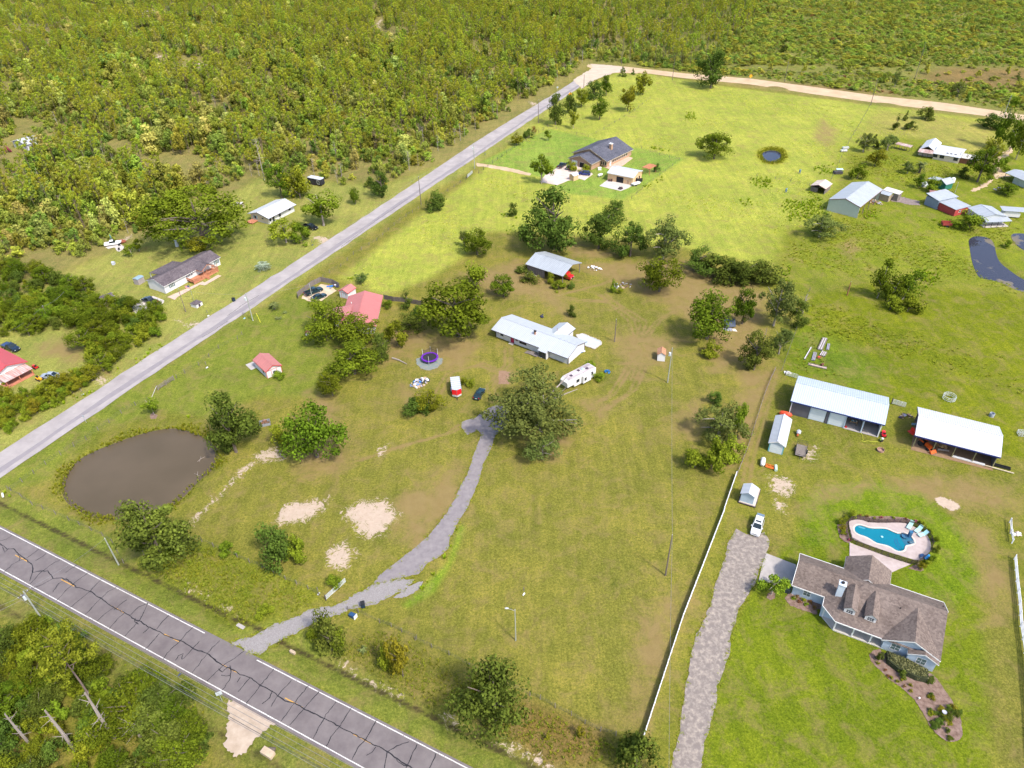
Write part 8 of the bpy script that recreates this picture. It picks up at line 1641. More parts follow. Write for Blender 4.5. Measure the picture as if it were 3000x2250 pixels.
sheet('trampoline_mat', roughen(smooth_poly([(-24.68,152.97),(-23.83,153.85),(-22.4,154.16),(-18.8,153.47),(-17.73,153.06),(-17.72,151.25),(-18.98,148.63),(-21.44,147.67),(-23.3,149.14),(-24.39,150.96)], 1), .4, .14, 8), .035, mat('faded_blue_tarp', (.10, .17, .19), .9, col2=(.24, .20, .15), scale=1.2, detail=7))
# heaps of household rubbish: every piece its own part
def heap(name, label, cat, loc, rx, ry, cols, n_, sd, rz=0, hmax=.7):
 t = thing(name, label, cat, loc, rz); q = random.Random(sd)
 for i in range(n_):
  a = q.uniform(0, 6.28); r = math.sqrt(q.random()); x, y = rx * r * math.cos(a), ry * r * math.sin(a); z = hmax * (1 - r) * q.uniform(.3, 1); col_ = q.choice(cols); s_ = q.uniform(.16, .46)
  m_ = mat('scrap_%d_%d_%d' % tuple(int(c_ * 100) for c_ in col_), col_, .7, .2)
  if i % 3 == 0: mb = MB().blob((x, y, z + s_ * .4), (s_, s_ * q.uniform(.6, 1), s_ * .6), 7, .25, i); nm = 'bag'
  elif i % 3 == 1:
   d = Vector((q.uniform(-1, 1), q.uniform(-1, 1), q.uniform(-.2, .4))).normalized() * q.uniform(.4, 1.1); mb = MB().bar((x - d.x * .5, y - d.y * .5, z + .12), (x + d.x * .5, y + d.y * .5, z + .12 + d.z * .4), q.uniform(.08, .3), q.uniform(.03, .1)); nm = 'board'
  else: an = q.uniform(0, 3); c_, s2 = math.cos(an), math.sin(an); mb = MB(); w_, d_, hh_ = s_, s_ * q.uniform(.5, 1), s_ * q.uniform(.4, .9); P_ = [(x + c_ * u - s2 * v, y + s2 * u + c_ * v) for u, v in ((-w_, -d_), (w_, -d_), (w_, d_), (-w_, d_))]; mb.prism([(*p, z + hh_) for p in P_], hh_); nm = 'box'
  mb.build(nm, m_, t)
 return t
WHT, TANC, NAV, BLU, GRY, BRN, LIL = (.62, .62, .64), (.40, .29, .19), (.03, .03, .07), (.02, .17, .50), (.25, .25, .28), (.14, .08, .05), (.34, .32, .42)
heap('trash_pile', 'heap of bagged household trash above the brushy mound', 'trash pile', (-22.81,142.61), 2.5, 1.7, [WHT, WHT, TANC, TANC, NAV, BLU, GRY, LIL], 64, 1, .5, .9)
heap('white_debris_pile', 'pile of white torn sheeting right of the hay barn', 'debris pile', (26.42,200.91), 2.6, 1.5, [WHT, WHT, WHT, TANC], 26, 2, -.2)
heap('scrap_heap', 'scrap metal heap overgrown with weeds in the barn yard', 'scrap pile', (33.73,189.47), 3.0, 1.8, [GRY, LIL, WHT, BRN, TANC], 34, 3)
heap('lumber_scrap', 'broken lumber at the plank wall of the hay barn', 'lumber pile', (7,196.93), 2.2, 1.2, [TANC, TANC, GRY, BRN], 22, 4)
heap('campfire_heap', 'ash heap with white scraps behind the white cottage', 'debris pile', (-101.69,259.01), 2.0, 1.1, [WHT, WHT, BRN, GRY], 20, 5, 0, .4)
heap('burn_pile', 'dark burn pile in the yard at far right', 'debris pile', (184.6,256.93), 2.4, 1.8, [BRN, LIL, GRY, TANC, NAV], 26, 6)
heap('barn_clutter', 'clutter along the open side of the grey barn', 'debris pile', (134.07,247.48), 2.2, 2.6, [TANC, LIL, GRY, BRN, (.3, .12, .08)], 26, 7)
heap('pen_clutter', 'clutter along the back of the car pen', 'debris pile', (-53.76,192.54), 1.9, 1.3, [(.5, .08, .12), WHT, NAV, GRY, BLU], 18, 8)
heap('rock_rubble', 'rubble beside the fallen fence rails at the right edge', 'rubble', (94.47,90.58), .9, .9, [(.5, .42, .36), WHT, TANC], 14, 9, 0, .3)
heap('barn_junk', 'junk at the left end of the pole barn', 'debris pile', (89.56,125.41), 1.6, 1.1, [LIL, BRN, NAV, TANC], 16, 10)
heap('firewood_stack', 'split firewood heaped under the pole barn roof', 'firewood', (92.63,115.38), 1.0, .8, [(.38, .24, .10), (.30, .17, .07)], 26, 11, -.4)
heap('gate_rubble', 'pale stones at the pasture gate', 'rubble', (68.53,143.44), .7, .5, [WHT, (.5, .46, .4)], 10, 12, 0, .3)
heap('junk_crate_load', 'rusty junk piled in the tin crate by the pond tree', 'scrap pile', (-57.27,128.48), .9, .6, [BRN, (.2, .1, .06), GRY], 14, 13, .3, .5)
t = thing('tin_crate', 'dented tin crate left of the large round tree', 'crate', (-57.13,127.92), .35); MB().box(-1.2, 1.2, -.85, -.8, 0, .7).box(-1.2, 1.2, .8, .85, 0, .7).box(-1.2, -1.15, -.8, .8, 0, .7).box(1.15, 1.2, -.8, .8, 0, .7).build('side_panel', mat('dented_tin', (.22, .23, .26), .5, .25), t)
# stacked building material in the paddock
def stack(name, label, p0, p1, w, h_, m_, n_=5):
 a = math.atan2(p1[1] - p0[1], p1[0] - p0[0]); l = math.hypot(p1[0] - p0[0], p1[1] - p0[1]); t = thing(name, label, 'lumber pile', p0, a); q = random.Random(len(label))
 for i in range(n_): y = -w / 2 + i * w / n_; MB().box(q.uniform(-.15, .1), l + q.uniform(-.15, .1), y + .015, y + w / n_ - .015, .05 + q.uniform(0, .04), h_ + q.uniform(-.05, .08)).build('plank', m_ if i % 2 else M_WOODG, t)
M_PB = mat('bleached_board', (.45, .42, .42), .9, .15, scale=2)
stack('panel_stack', 'long stack of white panels in the paddock', (79.81,153.14), (83.09,158.43), 1.3, .35, M_PB, 5); stack('pipe_bundle', 'pale bundle right of the white panel stack', (81.85,153.06), (83.22,155.91), .7, .25, mat('lilac_board', (.30, .31, .40), .8, .15), 4); stack('white_beam', 'single long white beam lying in the paddock', (74.48,149), (78.02,154.22), .38, .3, M_TRIM, 2); stack('grey_bundle', 'bundle of grey rails below the white panel stack', (76.5,148.51), (78.26,151.92), .9, .3, mat('lilac_board', (.30, .31, .40), .8, .15), 6); stack('mixed_bundle', 'short pile of mixed boards in the paddock', (79.43,150.33), (80.71,152.11), 1.3, .3, M_PB, 6); stack('plywood_sheets', 'pinkish plywood sheets with a barrel on top', (74.79,146.93), (78.56,144.91), 1.0, .2, mat('pink_ply', (.50, .38, .32), .9, .12), 3)
heap('red_scrap', 'red scrap beside the grey rail bundle', 'scrap pile', (78.33,149.68), .7, .4, [(.45, .06, .03), (.22, .09, .06)], 8, 14, 0, .2)
t = thing('rusty_barrel', 'rusty drum lying on the plywood sheets', 'barrel', (77.72,146.01), .6, None, .25); MB().tube([(-.4, 0, .3), (.4, 0, .3)], .3, 12).build('drum', mat('dark_rust', (.10, .03, .02), .8, .3), t)
t = thing('steel_ring_feeder', 'galvanised round hay feeder in the paddock', 'hay feeder', (102.37,131.6)); fr = MB()
for z in (.3, .75, 1.15): fr.tube([(1.35 * math.cos(k * .3142), 1.35 * math.sin(k * .3142), z) for k in range(21)], .05, 5, False)
for k in range(14): a = k * .4488; fr.tube([(1.35 * math.cos(a), 1.35 * math.sin(a), .05), (1.35 * math.cos(a), 1.35 * math.sin(a), 1.15)], .04, 5)
fr.build('frame', mat('galvanised_pipe', (.46, .49, .50), .5, .05), t)
t = thing('cattle_panel', 'galvanised panel crate at the right picture edge', 'cage', (111.92,118.42), -.2); fr = MB()
for z in (.2, .6, 1.0): fr.bar((-.9, -.6, z), (.9, -.6, z), .06); fr.bar((-.9, .6, z), (.9, .6, z), .06); fr.bar((-.9, -.6, z), (-.9, .6, z), .06); fr.bar((.9, -.6, z), (.9, .6, z), .06)
for x in (-.9, -.3, .3, .9): fr.bar((x, -.6, 0), (x, -.6, 1.0), .06); fr.bar((x, .6, 0), (x, .6, 1.0), .06); fr.bar((x, -.6, 1.0), (x, .6, 1.0), .05)
fr.build('frame', mat('galvanised_pipe', (.46, .49, .50), .5, .05), t)
t = thing('water_barrel', 'grey water barrel standing in the paddock', 'barrel', (108.79,125.08)); MB().lathe([(.52, 0), (.55, .5), (.52, .9), (.46, .9), (.46, .3), (0, .3)], n=16).build('drum', mat('barrel_grey', (.30, .33, .38), .6, .1), t)
t = thing('fire_ring', 'rusty steel fire ring on the grass before the metal barn', 'fire ring', (79.01,114.37)); MB().lathe([(.72, 0), (.74, .42), (.68, .42), (.66, .05), (0, .04)], n=18).build('ring', mat('ring_rust', (.20, .10, .07), .8, col2=(.36, .23, .18), scale=3), t)
t = thing('white_pipe_rack', 'long white gutter lying before the pole barn', 'gutter', (93.1,111.82)); b2 = (98.46,108.89); d = (b2[0] - (93.1,111.82)[0], b2[1] - (93.1,111.82)[1]); MB().prism([(0, 0, .4), (d[0], d[1], .4), (d[0] + .2, d[1] + .42, .4), (.2, .42, .4)], .3).build('gutter', M_TRIM, t)
b3 = (103.07,106.33); e3 = (b3[0] - (93.1,111.82)[0], b3[1] - (93.1,111.82)[1]); MB().bar((d[0], d[1], .3), (e3[0], e3[1], .3), .16).build('rail', mat('cream_rail', (.55, .45, .32), .7), t)
t = thing('black_trough', 'black trough at the right end of the pole barn', 'trough', (100.52,109.1), CB[2]); MB().box(0, 3.0, -.3, -.22, 0, .5).box(0, 3.0, .22, .3, 0, .5).box(0, 3.0, -.22, .22, 0, .1).build('trough', M_BLKP, t)
t = thing('grey_log', 'weathered log lying by the firewood', 'log', (91.26,114.23), -.3); MB().tube([(0, 0, .2), (1.5, .1, .22), (2.2, 0, .2)], [.22, .2, .16], 9).build('log', M_BARKP, t)
t = thing('blue_pipe', 'blue plastic pipe at the left end of the pole barn', 'pipe', (89.57,122.67), -.2); MB().tube([(0, 0, .3), (1.2, 0, .3)], .25, 10).build('pipe', mat('steel_blue_pipe', (.13, .24, .34), .5), t)
# blue tarp shelter, blue tarps, tarp-covered pool remains
t = thing('tarp_shelter', 'dark blue tarp canopy with grey ground sheet under the trees', 'tarp shelter', (59.57,165.42)); MB().add([(-1.4, -1.0, .6), (1.5, -.9, .5), (1.6, 1.1, 1.7), (-1.5, 1.2, 1.8), (0, .1, 1.6)], [(0, 1, 4), (1, 2, 4), (2, 3, 4), (3, 0, 4)]).build('canopy', mat('navy_tarp', (.02, .035, .07), .6, .25), t); MB().prism([(-2.1, -1.9, .06), (.1, -2.4, .06), (.5, -.8, .06), (-1.6, -.4, .06)], .05).build('ground_sheet', mat('grey_sheet', (.26, .26, .33), .8, .15), t); MB().prism([(.3, -2.3, .08), (1.5, -2.7, .08), (1.3, -1.2, .08), (.5, -1.1, .08)], .06).build('pale_sheet', mat('cream_sheet', (.55, .50, .42), .8, .15), t)
for x, y in ((-1.4, 1.2), (1.5, 1.1)): MB().tube([(x, y, 0), (x, y, 1.8)], .03, 5).build('pole', M_BLKP, t)
t = thing('tarp_slab', 'pale blue tarp spread flat behind the white house', 'tarp'); mb = MB(); pts_ = roughen([(17.7,162.6),(19.3,163.3),(23.8,159.5),(23.8,157.9),(21.7,155.9),(18.8,158.1)], .5, .1, 4); mb.prism([(*p, .12) for p in pts_][::-1], .1); mb.build('tarp', mat('pale_blue_tarp', (.33, .42, .50), .6, col2=(.48, .54, .58), scale=.8, detail=7), t)
mb = MB()
for i in range(len(pts_)): mb.bar((*pts_[i], .16), (*pts_[(i + 1) % len(pts_)], .16), .28, .16)
mb.build('rim', mat('sun_bleached_rim', (.48, .43, .38), .9, .25, scale=3), t)
heap('blue_tarp_bundle', 'crumpled bright blue tarp right of the camper', 'tarp', (23.87,145.43), .75, .6, [(.01, .10, .26), (.02, .16, .36)], 12, 15, 0, .5); heap('blue_bags', 'bright blue bags at the gable end of the long white house', 'bags', (18.48,154.88), .5, .7, [BLU, WHT, (.1, .3, .5)], 9, 16, 0, .4)
heap('black_bags', 'black bags and bin behind the long white house', 'bags', (8.93,172.58), .45, .9, [NAV, NAV, GRY], 8, 17, 0, .8)
t = thing('dry_plot', 'rectangular bare brown plot before the long white house', 'garden plot'); mb = MB(); mb.add([(*p, .03) for p in roughen([(-3.3,147),(-0.3,147.3),(-0.8,141.3),(-3.3,141.6)], .5, .1, 3)], [list(range(len(roughen([(-3.3,147),(-0.3,147.3),(-0.8,141.3),(-3.3,141.6)], .5, .1, 3))))]); mb.build('soil', mat('bare_brown_soil', (.17, .095, .055), 1, col2=(.27, .17, .11), scale=1.5, bump=.5, detail=8), t)
t = thing('picnic_table', 'wooden picnic table beside the green shed', 'picnic table', (161.85,254.09), .2); MB().box(-1, 1, -.4, .4, .7, .76).build('top', M_PB, t); [MB().box(-1, 1, y - .14, y + .14, .42, .47).build('bench', M_PB, t) for y in (-.75, .75)]; [MB().box(x - .05, x + .05, -.8, .8, .3, .42).box(x - .05, x + .05, -.3, .3, 0, .7).build('leg', M_WOODG, t) for x in (-.7, .7)]
t = thing('red_coop', 'low red-roofed coop near the green shed', 'coop', (157.49,253.14), -.3); MB().box(-1.2, 1.2, -.8, .8, 0, 1.1).build('body', mat('coop_brown', (.12, .05, .04), .8, .2), t); MB().prism([(-1.4, -1.0, 1.15), (1.4, -1.0, 1.15), (1.4, 1.0, 1.5), (-1.4, 1.0, 1.5)], .08).build('roof', M_RUSTD, t)
t = thing('glass_frame', 'square glazed cold frame left of the green shed', 'cold frame', (158.43,261.64), .3); MB().prism([(-1.1, -.8, .5), (1.1, -.8, .5), (1.1, .8, 1.5), (-1.1, .8, 1.5)], .06).build('lid', mat('milky_glass', (.45, .48, .47), .3), t); MB().box(-1.1, 1.1, -.8, .8, 0, .45).build('base', M_PB, t)
t = thing('white_tank', 'white plastic tank standing by the green shed', 'tank', (171.58,266.27)); MB().lathe([(.75, 0), (.8, .3), (.8, 1.1), (.5, 1.4), (0, 1.45)], n=14).build('tank', M_TRIM, t)
t = thing('feeder_barrel', 'blue-grey barrel feeder on legs in the pasture, upper', 'feeder', (116.34,277.76)); MB().lathe([(.3, .5), (.35, .6), (.35, 1.6), (0, 1.8)], n=12).build('drum', mat('barrel_blue', (.12, .20, .26), .6, .1), t); [MB().box(x - .04, x + .04, y - .04, y + .04, 0, .6).build('leg', M_RIM, t) for x, y in ((-.25, -.25), (.25, .25), (-.25, .25), (.25, -.25))]
t = thing('feeder_barrel', 'blue-grey barrel feeder on legs in the pasture, lower', 'feeder', (104.75,258.61)); MB().lathe([(.3, .5), (.35, .6), (.35, 1.6), (0, 1.8)], n=12).build('drum', mat('barrel_blue', (.12, .20, .26), .6, .1), t); [MB().box(x - .04, x + .04, y - .04, y + .04, 0, .6).build('leg', M_RIM, t) for x, y in ((-.25, -.25), (.25, .25), (-.25, .25), (.25, -.25))]
for p, lab in (((145.34,305.47), 'white feed trough on the pasture fence, upper'), ((143.27,302.05), 'white feed trough on the pasture fence, lower')):
 t = thing('feed_trough', lab, 'trough', p, .1); MB().box(-1.3, 1.3, -.5, .5, .3, .9).build('body', M_TRIM, t); MB().box(-1.2, 1.2, -.4, .4, .9, .93).build('opening', mat('feed', (.3, .34, .33), .9), t); [MB().box(x - .06, x + .06, -.4, .4, 0, .3).build('leg', M_RIM, t) for x in (-1, 1)]
t = thing('junk_car', 'dark junk under a pale blue lid by the pasture fence', 'debris pile', (131.2,276.87)); MB().box(-1.6, 1.6, -1.0, 1.0, .1, 1.0).build('body', mat('junk_dark', (.05, .045, .05), .8, .3), t); MB().prism([(-.6, .1, 1.5), (2.0, -.1, 1.5), (2.1, 1.4, 1.6), (-.4, 1.5, 1.6)], .06).build('lid', mat('pale_blue_lid', (.38, .52, .58), .5), t)
t = thing('boat_on_trailer', 'small white boat on a dark trailer beside the tan garage', 'boat', (49.76,269.25), R(35)); MB().ext([(-1.8, .6), (1.4, .5), (2.0, 1.0), (-1.8, 1.05)], -.75, .75, 'y').build('hull', M_TRIM, t); MB().bar((-1.8, -.6, .45), (2.6, 0, .45), .1).bar((-1.8, .6, .45), (2.6, 0, .45), .1).build('trailer_frame', M_BLKP, t); [MB().tube([(-.6, y - .1, .3), (-.6, y + .1, .3)], .3, 10).build('wheel', M_TYRE, t) for y in (-.85, .85)]
t = thing('dark_trailer', 'dark mesh-sided trailer at the end of the tan garage', 'trailer', (51.2,272.41), R(15)); MB().box(-1.2, 1.2, -1.3, 1.3, .5, .6).box(-1.2, 1.2, -1.3, -1.25, .6, 2.0).box(-1.2, 1.2, 1.25, 1.3, .6, 2.0).box(-1.2, -1.15, -1.25, 1.25, .6, 2.0).build('cage', M_BLKP, t); [MB().tube([(0, y - .1, .35), (0, y + .1, .35)], .35, 10).build('wheel', M_TYRE, t) for y in (-1.42, 1.42)]
mower((43.37,265.49), R(40), (.10, .06, .07), 'dark mower at the front edge of the garage slab'); mower((40.5,274.03), R(160), (.16, .07, .06), 'brownish mower near the open garage bay')
t = thing('green_bin', 'green wheeled bin beside the brick house', 'bin', (38.6,291.81)); MB().box(-.35, .35, -.35, .35, .05, 1.1).box(-.38, .38, -.4, .4, 1.1, 1.18).build('body', mat('bin_green', (.01, .14, .08), .5), t)
t = thing('white_box', 'white chest on the path beside the brick house', 'box', (37.66,286.84)); MB().box(-.7, .7, -.5, .5, 0, .9).box(-.75, .75, -.55, .55, .9, .98).build('body', M_TRIM, t)
# bins and roadside boxes
for p, rz_, lab in (((-26.7,77.34), .3, 'navy wheeled bin standing by the grey drive'), ((-81.42,185.28), 1.0, 'dark blue wheeled bin beside the side road')):
 t = thing('wheelie_bin', lab, 'bin', p, rz_); MB().ext([(-.32, .05), (.32, .05), (.4, 1.05), (-.4, 1.05)], -.32, .32, 'x').build('body', mat('bin_navy', (.012, .03, .06), .5, .15), t); MB().box(-.38, .38, -.44, .44, 1.05, 1.13).build('lid', M_BLKP, t); [MB().tube([(x - .04, -.36, .12), (x + .04, -.36, .12)], .12, 8).build('wheel', M_TYRE, t) for x in (-.28, .28)]
t = thing('wheelie_bin', 'blue bin tipped on its side at the drive mouth', 'bin', (-28.14,75.31), R(-30)); MB().ext([(-.65, .05), (.6, .0), (.6, .8), (-.65, .68)], -.36, .36, 'y').build('body', mat('bin_blue', (.02, .06, .15), .5, .15), t); MB().box(.55, .66, -.4, .4, .0, .85).build('rim', M_TRIM, t)
def mailbox(p, rz_, m_, lab):
 t = thing('mailbox', lab, 'mailbox', p, rz_); MB().box(-.05, .05, -.05, .05, 0, 1.0).build('post', M_WOODG, t); MB().ext([(-.12, 0), (.12, 0), (.12, .16), (.06, .24), (-.06, .24), (-.12, .16)], -.28, .28, 'x').build('box', m_, t); t.children[-1].location = (0, 0, 1.0)
M_MB = mat('mailbox_white', (.6, .6, .62), .4); M_MBD = mat('mailbox_dark', (.05, .06, .1), .4)
for p, m_, lab in (((-86.3,177.09), M_MB, 'white mailbox on the far side of the side road'), ((-75.46,175.29), mat('mailbox_blue', (.25, .45, .6), .4), 'pale blue mailbox on the near side of the side road'), ((-54.27,65.16), M_MBD, 'dark mailbox on the bottom verge of the main road'), ((-66.02,222.08), M_MBD, 'black mailbox at the sandy turnout of the cottage'), ((-105.14,140.76), mat('mailbox_grey', (.42, .44, .48), .5), 'grey mailbox half hidden in the roadside hedge'), ((-35.04,80.19), M_MB, 'white mailbox left of the pipe gate'), ((-9.45,308.54), M_MBD, 'dark mailbox by the brick house lane'), ((-78.15,151.19), M_TRIM, 'short white marker post on the lawn'), ((1.26,79.17), M_TRIM, 'white pipe stub in the front lot')):
 mailbox(p, 1.0, m_, lab)
def sign(p, rz_, m_, lab, shape='rect', h_=2.1, s_=.45):
 t = thing('road_sign', lab, 'sign', p, rz_); MB().tube([(0, 0, 0), (0, 0, h_)], .035, 6).build('post', mat('sign_post', (.35, .37, .38), .5), t); mb = MB()
 P_ = [(-s_, h_ - s_), (s_, h_ - s_), (s_, h_ + s_), (-s_, h_ + s_)] if shape == 'rect' else [(0, h_ - s_ * 1.3), (s_ * 1.3, h_), (0, h_ + s_ * 1.3), (-s_ * 1.3, h_)]
 mb.ext(P_, -.05, -.03, 'y'); mb.build('panel', m_, t)
M_SY = mat('sign_yellow', (.72, .30, .01), .5); M_SB = mat('sign_back', (.40, .44, .46), .4)
sign((-46.05,60.62), .4, M_SB, 'grey back of a road sign at the bottom verge of the main road'); sign((-99.27,129.92), -.5, M_SB, 'pale road sign on the near verge of the side road', 'rect', 1.9, .28); sign((33.81,392.07), .1, M_SY, 'yellow warning sign beside the upper side road', 'dia', 2.4, .75); sign((136.84,421.38), .1, M_SY, 'yellow warning sign beyond the dirt road', 'dia', 2.2, .75); sign((28.11,406.68), .1, M_SB, 'small grey sign at the wood edge of the side road', 'rect', 2.2, .4)

# ---------------------------------------------------------------- poles and wires
M_POLE = mat('creosote_pole', (.10, .075, .062), .95, col2=(.18, .145, .125), scale=2, stretch=(3, 3, .3)); M_POLEG = mat('grey_green_pole', (.24, .255, .215), .95, col2=(.32, .33, .29), scale=2, stretch=(3, 3, .3)); M_INS = mat('insulator', (.42, .44, .46), .3); M_WIRE = mat('bare_wire', (.16, .155, .165), .5, .05); M_WIRED = mat('dark_wire', (.05, .05, .06), .6)
TOP = {}
def pole(key, b, lab, m_=None, arm=None, can=False, lamp=False, r=.15, hh=None):
 x, y, h_ = b; h_ = hh or h_; t = thing('utility_pole', lab, 'utility pole', (x, y)); MB().tube([(0, 0, -.2), (0, 0, h_)], [r, r * .62], 9).build('pole', m_ or M_POLE, t); TOP[key] = (x, y, h_)
 if arm is not None:
  c_, s_ = math.cos(arm), math.sin(arm); MB().bar((-1.1 * c_, -1.1 * s_, h_ - .55), (1.1 * c_, 1.1 * s_, h_ - .55), .11, .13).build('crossarm', M_POLE, t)
  for u in (-1.05, -.55, .55, 1.05): MB().lathe([(.05, 0), (.07, .12), (.03, .2), (0, .2)], (u * c_, u * s_), 7, h_ - .48).build('insulator', M_INS, t)
 else: MB().lathe([(.05, 0), (.07, .12), (.03, .22), (0, .22)], (0, 0), 7, h_).build('insulator', M_INS, t)
 if can: cn = MB().lathe([(0, 0), (.28, .02), (.28, .85), (.2, .95), (0, .95)], (-.42, 0), 12, h_ - 2.1).build('transformer', mat('transformer_grey', (.45, .48, .50), .4), t)
 if lamp: MB().tube([(0, 0, h_ - .3), (-.5, .15, h_ - .1), (-1.1, .3, h_)], .04, 6).build('lamp_arm', M_RIM, t); MB().blob((-1.3, .36, h_), (.34, .16, .12), 9, .02, 1).build('lamp_head', M_INS, t)
RDA = math.atan2(ru.y, ru.x) + math.pi / 2
pole('p1', (-79.96,74.3,10.15), 'tall grey-green utility pole with crossarm at the lower left', M_POLEG, RDA, True, r=.17)
pole('p2', (-73.86,87.93,7.06), 'grey-green pole beside the spreading pond tree', M_POLEG); pole('p3', (26.83,82.6,10.74), 'dark utility pole in the open front lot near the white fence'); pole('lamp', (-0.31,70.04,8.24), 'yard light pole with a lamp arm in the front lot', M_POLEG, None, False, True, .11)
pole('p5', (27.5,159.26,6.85), 'brown pole behind the right end of the long white house'); pole('p6', (38.08,140.59,10.08), 'silver-grey pole with transformer by the tiny meter shed', M_POLEG, None, True); pole('p7', (-72.66,173.95,8.68), 'utility pole with transformer on the near verge of the side road', M_POLEG, None, True); pole('p8', (-93.68,179.74,7.43), 'slim pole in the front yard of the deck house', None, None, False, False, .11)
pole('p9', (-13.5,291.46,10), 'utility pole with transformer at the brick house lane', M_POLEG, None, True); pole('p10', (-32.41,254.85,10.62), 'dark utility pole on the right verge of the side road'); pole('p11', (15.39,350.67,10.7), 'utility pole above the brick house lawn'); pole('p12', (43.02,413.18,6.97), 'utility pole nearest the road bend'); pole('p13', (224.38,412.26,19.49), 'tallest brown pole standing in the scrub at upper right'); pole('p14', (182.6,369.16,12.29), 'brown pole at the pasture fence below the dirt road'); pole('p15', (94.04,425.03,12.93), 'wooden pole on the near edge of the dirt road, left'); pole('p16', (154.55,416.53,10.38), 'wooden pole on the far edge of the dirt road'); pole('p17', (234.31,343.35,10.13), 'grey pole at the right end of the dirt road', M_POLEG); pole('p18', (-130.72,175.53,5.3), 'service pole rising out of the thicket by the far left house'); pole('p19', (-57.9,184.18,5.73), 'grey pole inside the car pen', M_POLEG); pole('p20', (70.57,463.61,7.37), 'thin pole behind the road bend'); pole('p21', (166.44,254.69,3.98), 'slender pole in the far right yard', M_POLEG, None, False, False, .1); pole('p22', (97.68,180.93,4.29), 'stout rusty post alone in the wet pasture', mat('rust_post', (.22, .10, .05), .9, .2), None, False, False, .2)
def wire(a, b, sag=.5, r=.022, lab='', m_=None):
 P_ = [(a[0] + (b[0] - a[0]) * t, a[1] + (b[1] - a[1]) * t, a[2] + (b[2] - a[2]) * t - sag * 4 * t * (1 - t)) for t in [i / 16 for i in range(17)]]
 o = bpy.data.objects.new('overhead_wire', MB().tube(P_, r, 4, False).mesh('overhead_wire', m_ or M_WIRE)); COL.objects.link(o); tag(o, lab, 'wire')
p1 = TOP['p1']; ua, un = (ru.x, ru.y), (-ru.y, ru.x)
for k, (off, zz_, lab) in enumerate(((-1.05, -.45, 'outermost line wire along the main road, nearest the thicket'), (-.35, -.45, 'second line wire along the main road'), (.4, -.45, 'third line wire along the main road'), (1.05, -.45, 'line wire nearest the main road'), (0, -3.2, 'dark low cable along the main road'))):
 b_ = (p1[0] + un[0] * off, p1[1] + un[1] * off, p1[2] + zz_)
 for s_, nm in ((-75, ', left of the tall pole'), (92, ', right of the tall pole')): wire(b_, (b_[0] + ua[0] * s_, b_[1] + ua[1] * s_, b_[2] + .2), .9, .035 if k == 4 else .026, lab + nm, M_WIRED if k == 4 else M_WIRE)
wire(TOP['p1'], TOP['p2'], .6, .022, 'service wire crossing the main road to the pond pole'); wire(TOP['p3'], TOP['p6'], .8, .022, 'wire running down the front lot from the meter pole'); wire(TOP['p3'], (*(18.44,40.29), 9), .8, .022, 'wire leaving the front lot pole toward the viewer')
for a_, b_, lab in (('p7', 'p10', 'roadside wire below the bright field'), ('p10', 'p9', 'roadside wire along the bright field'), ('p9', 'p11', 'roadside wire past the brick house lane'), ('p11', 'p12', 'roadside wire toward the bend'), ('p7', 'p19', 'service wire to the car pen'), ('p7', 'p8', 'service wire crossing the side road'), ('p15', 'p14', 'wire along the dirt road')): wire(TOP[a_], TOP[b_], .7, .02, lab)
wire(TOP['p18'], (*(-135.9,166.14), 3.0), .5, .03, 'service wire down to the far left house', M_WIRED); wire(TOP['p18'], (*(-127.15,181.34), 6.5), .6, .02, 'service wire into the thicket')
wire((p1[0], p1[1], p1[2] - 1), (p1[0] - 45, p1[1] - 26, p1[2] - 1), .6, .022, 'tap wire leaving the tall pole, upper'); wire((p1[0], p1[1], p1[2] - 1.6), (p1[0] - 42, p1[1] - 30, p1[2] - 1.8), .6, .022, 'tap wire leaving the tall pole, lower')
# flag
t = thing('flag_pole', 'short pole with a small flag beside the well house', 'flag', (-93.56,186.17,4.85)[:2]); MB().tube([(0, 0, 0), (0, 0, 5.2)], .05, 6).build('pole', M_RIM, t)
fg = MB()
for i in range(7): fg.m = i % 2; fg.box(-1.3, -.05, -.01, .01, 4.2 + i * .12, 4.2 + (i + 1) * .12)
fg.m = 2; fg.box(-.6, -.05, -.016, .016, 4.6, 5.04); fg.build('flag', [mat('flag_red', (.45, .03, .04), .7), mat('flag_white', (.6, .6, .6), .7), mat('flag_blue', (.03, .05, .2), .7)], t)

# ---------------------------------------------------------------- fences and gates
def pts_along(line, step):
 o = []; acc = 0
 for a, b in zip(line, line[1:]):
  d = math.hypot(b[0] - a[0], b[1] - a[1]); n = max(1, round(d / step)); o += [(a[0] + (b[0] - a[0]) * i / n, a[1] + (b[1] - a[1]) * i / n) for i in range(n)]
 return o + [line[-1]]
def railfence(name, lab, line, step, h_, rails, m_, rw=.04, rh=.14, pw=.12, jig=0, sd=1):
 t = thing(name, lab, 'fence'); q = random.Random(sd); P_ = pts_along(line, step)
 for p in P_: MB().box(p[0] - pw / 2, p[0] + pw / 2, p[1] - pw / 2, p[1] + pw / 2, -.1, h_ + .06).build('post', m_, t)
 for a, b in zip(P_, P_[1:]):
  for z in rails: MB().bar((*a, z + q.uniform(-jig, jig)), (*b, z + q.uniform(-jig, jig)), rw, rh).build('rail', m_, t)
 return t
M_VINYL = mat('white_vinyl', (.66, .66, .70), .5, .04)
railfence('white_fence', 'long white board fence along the right-hand gravel drive', [(17.7,52.3),(28.1,73.6),(41.1,97.6),(41.1,97.8),(46.1,107.6)], 2.4, 1.35, (.22, .52, .82, 1.15), M_VINYL, .07, .22)
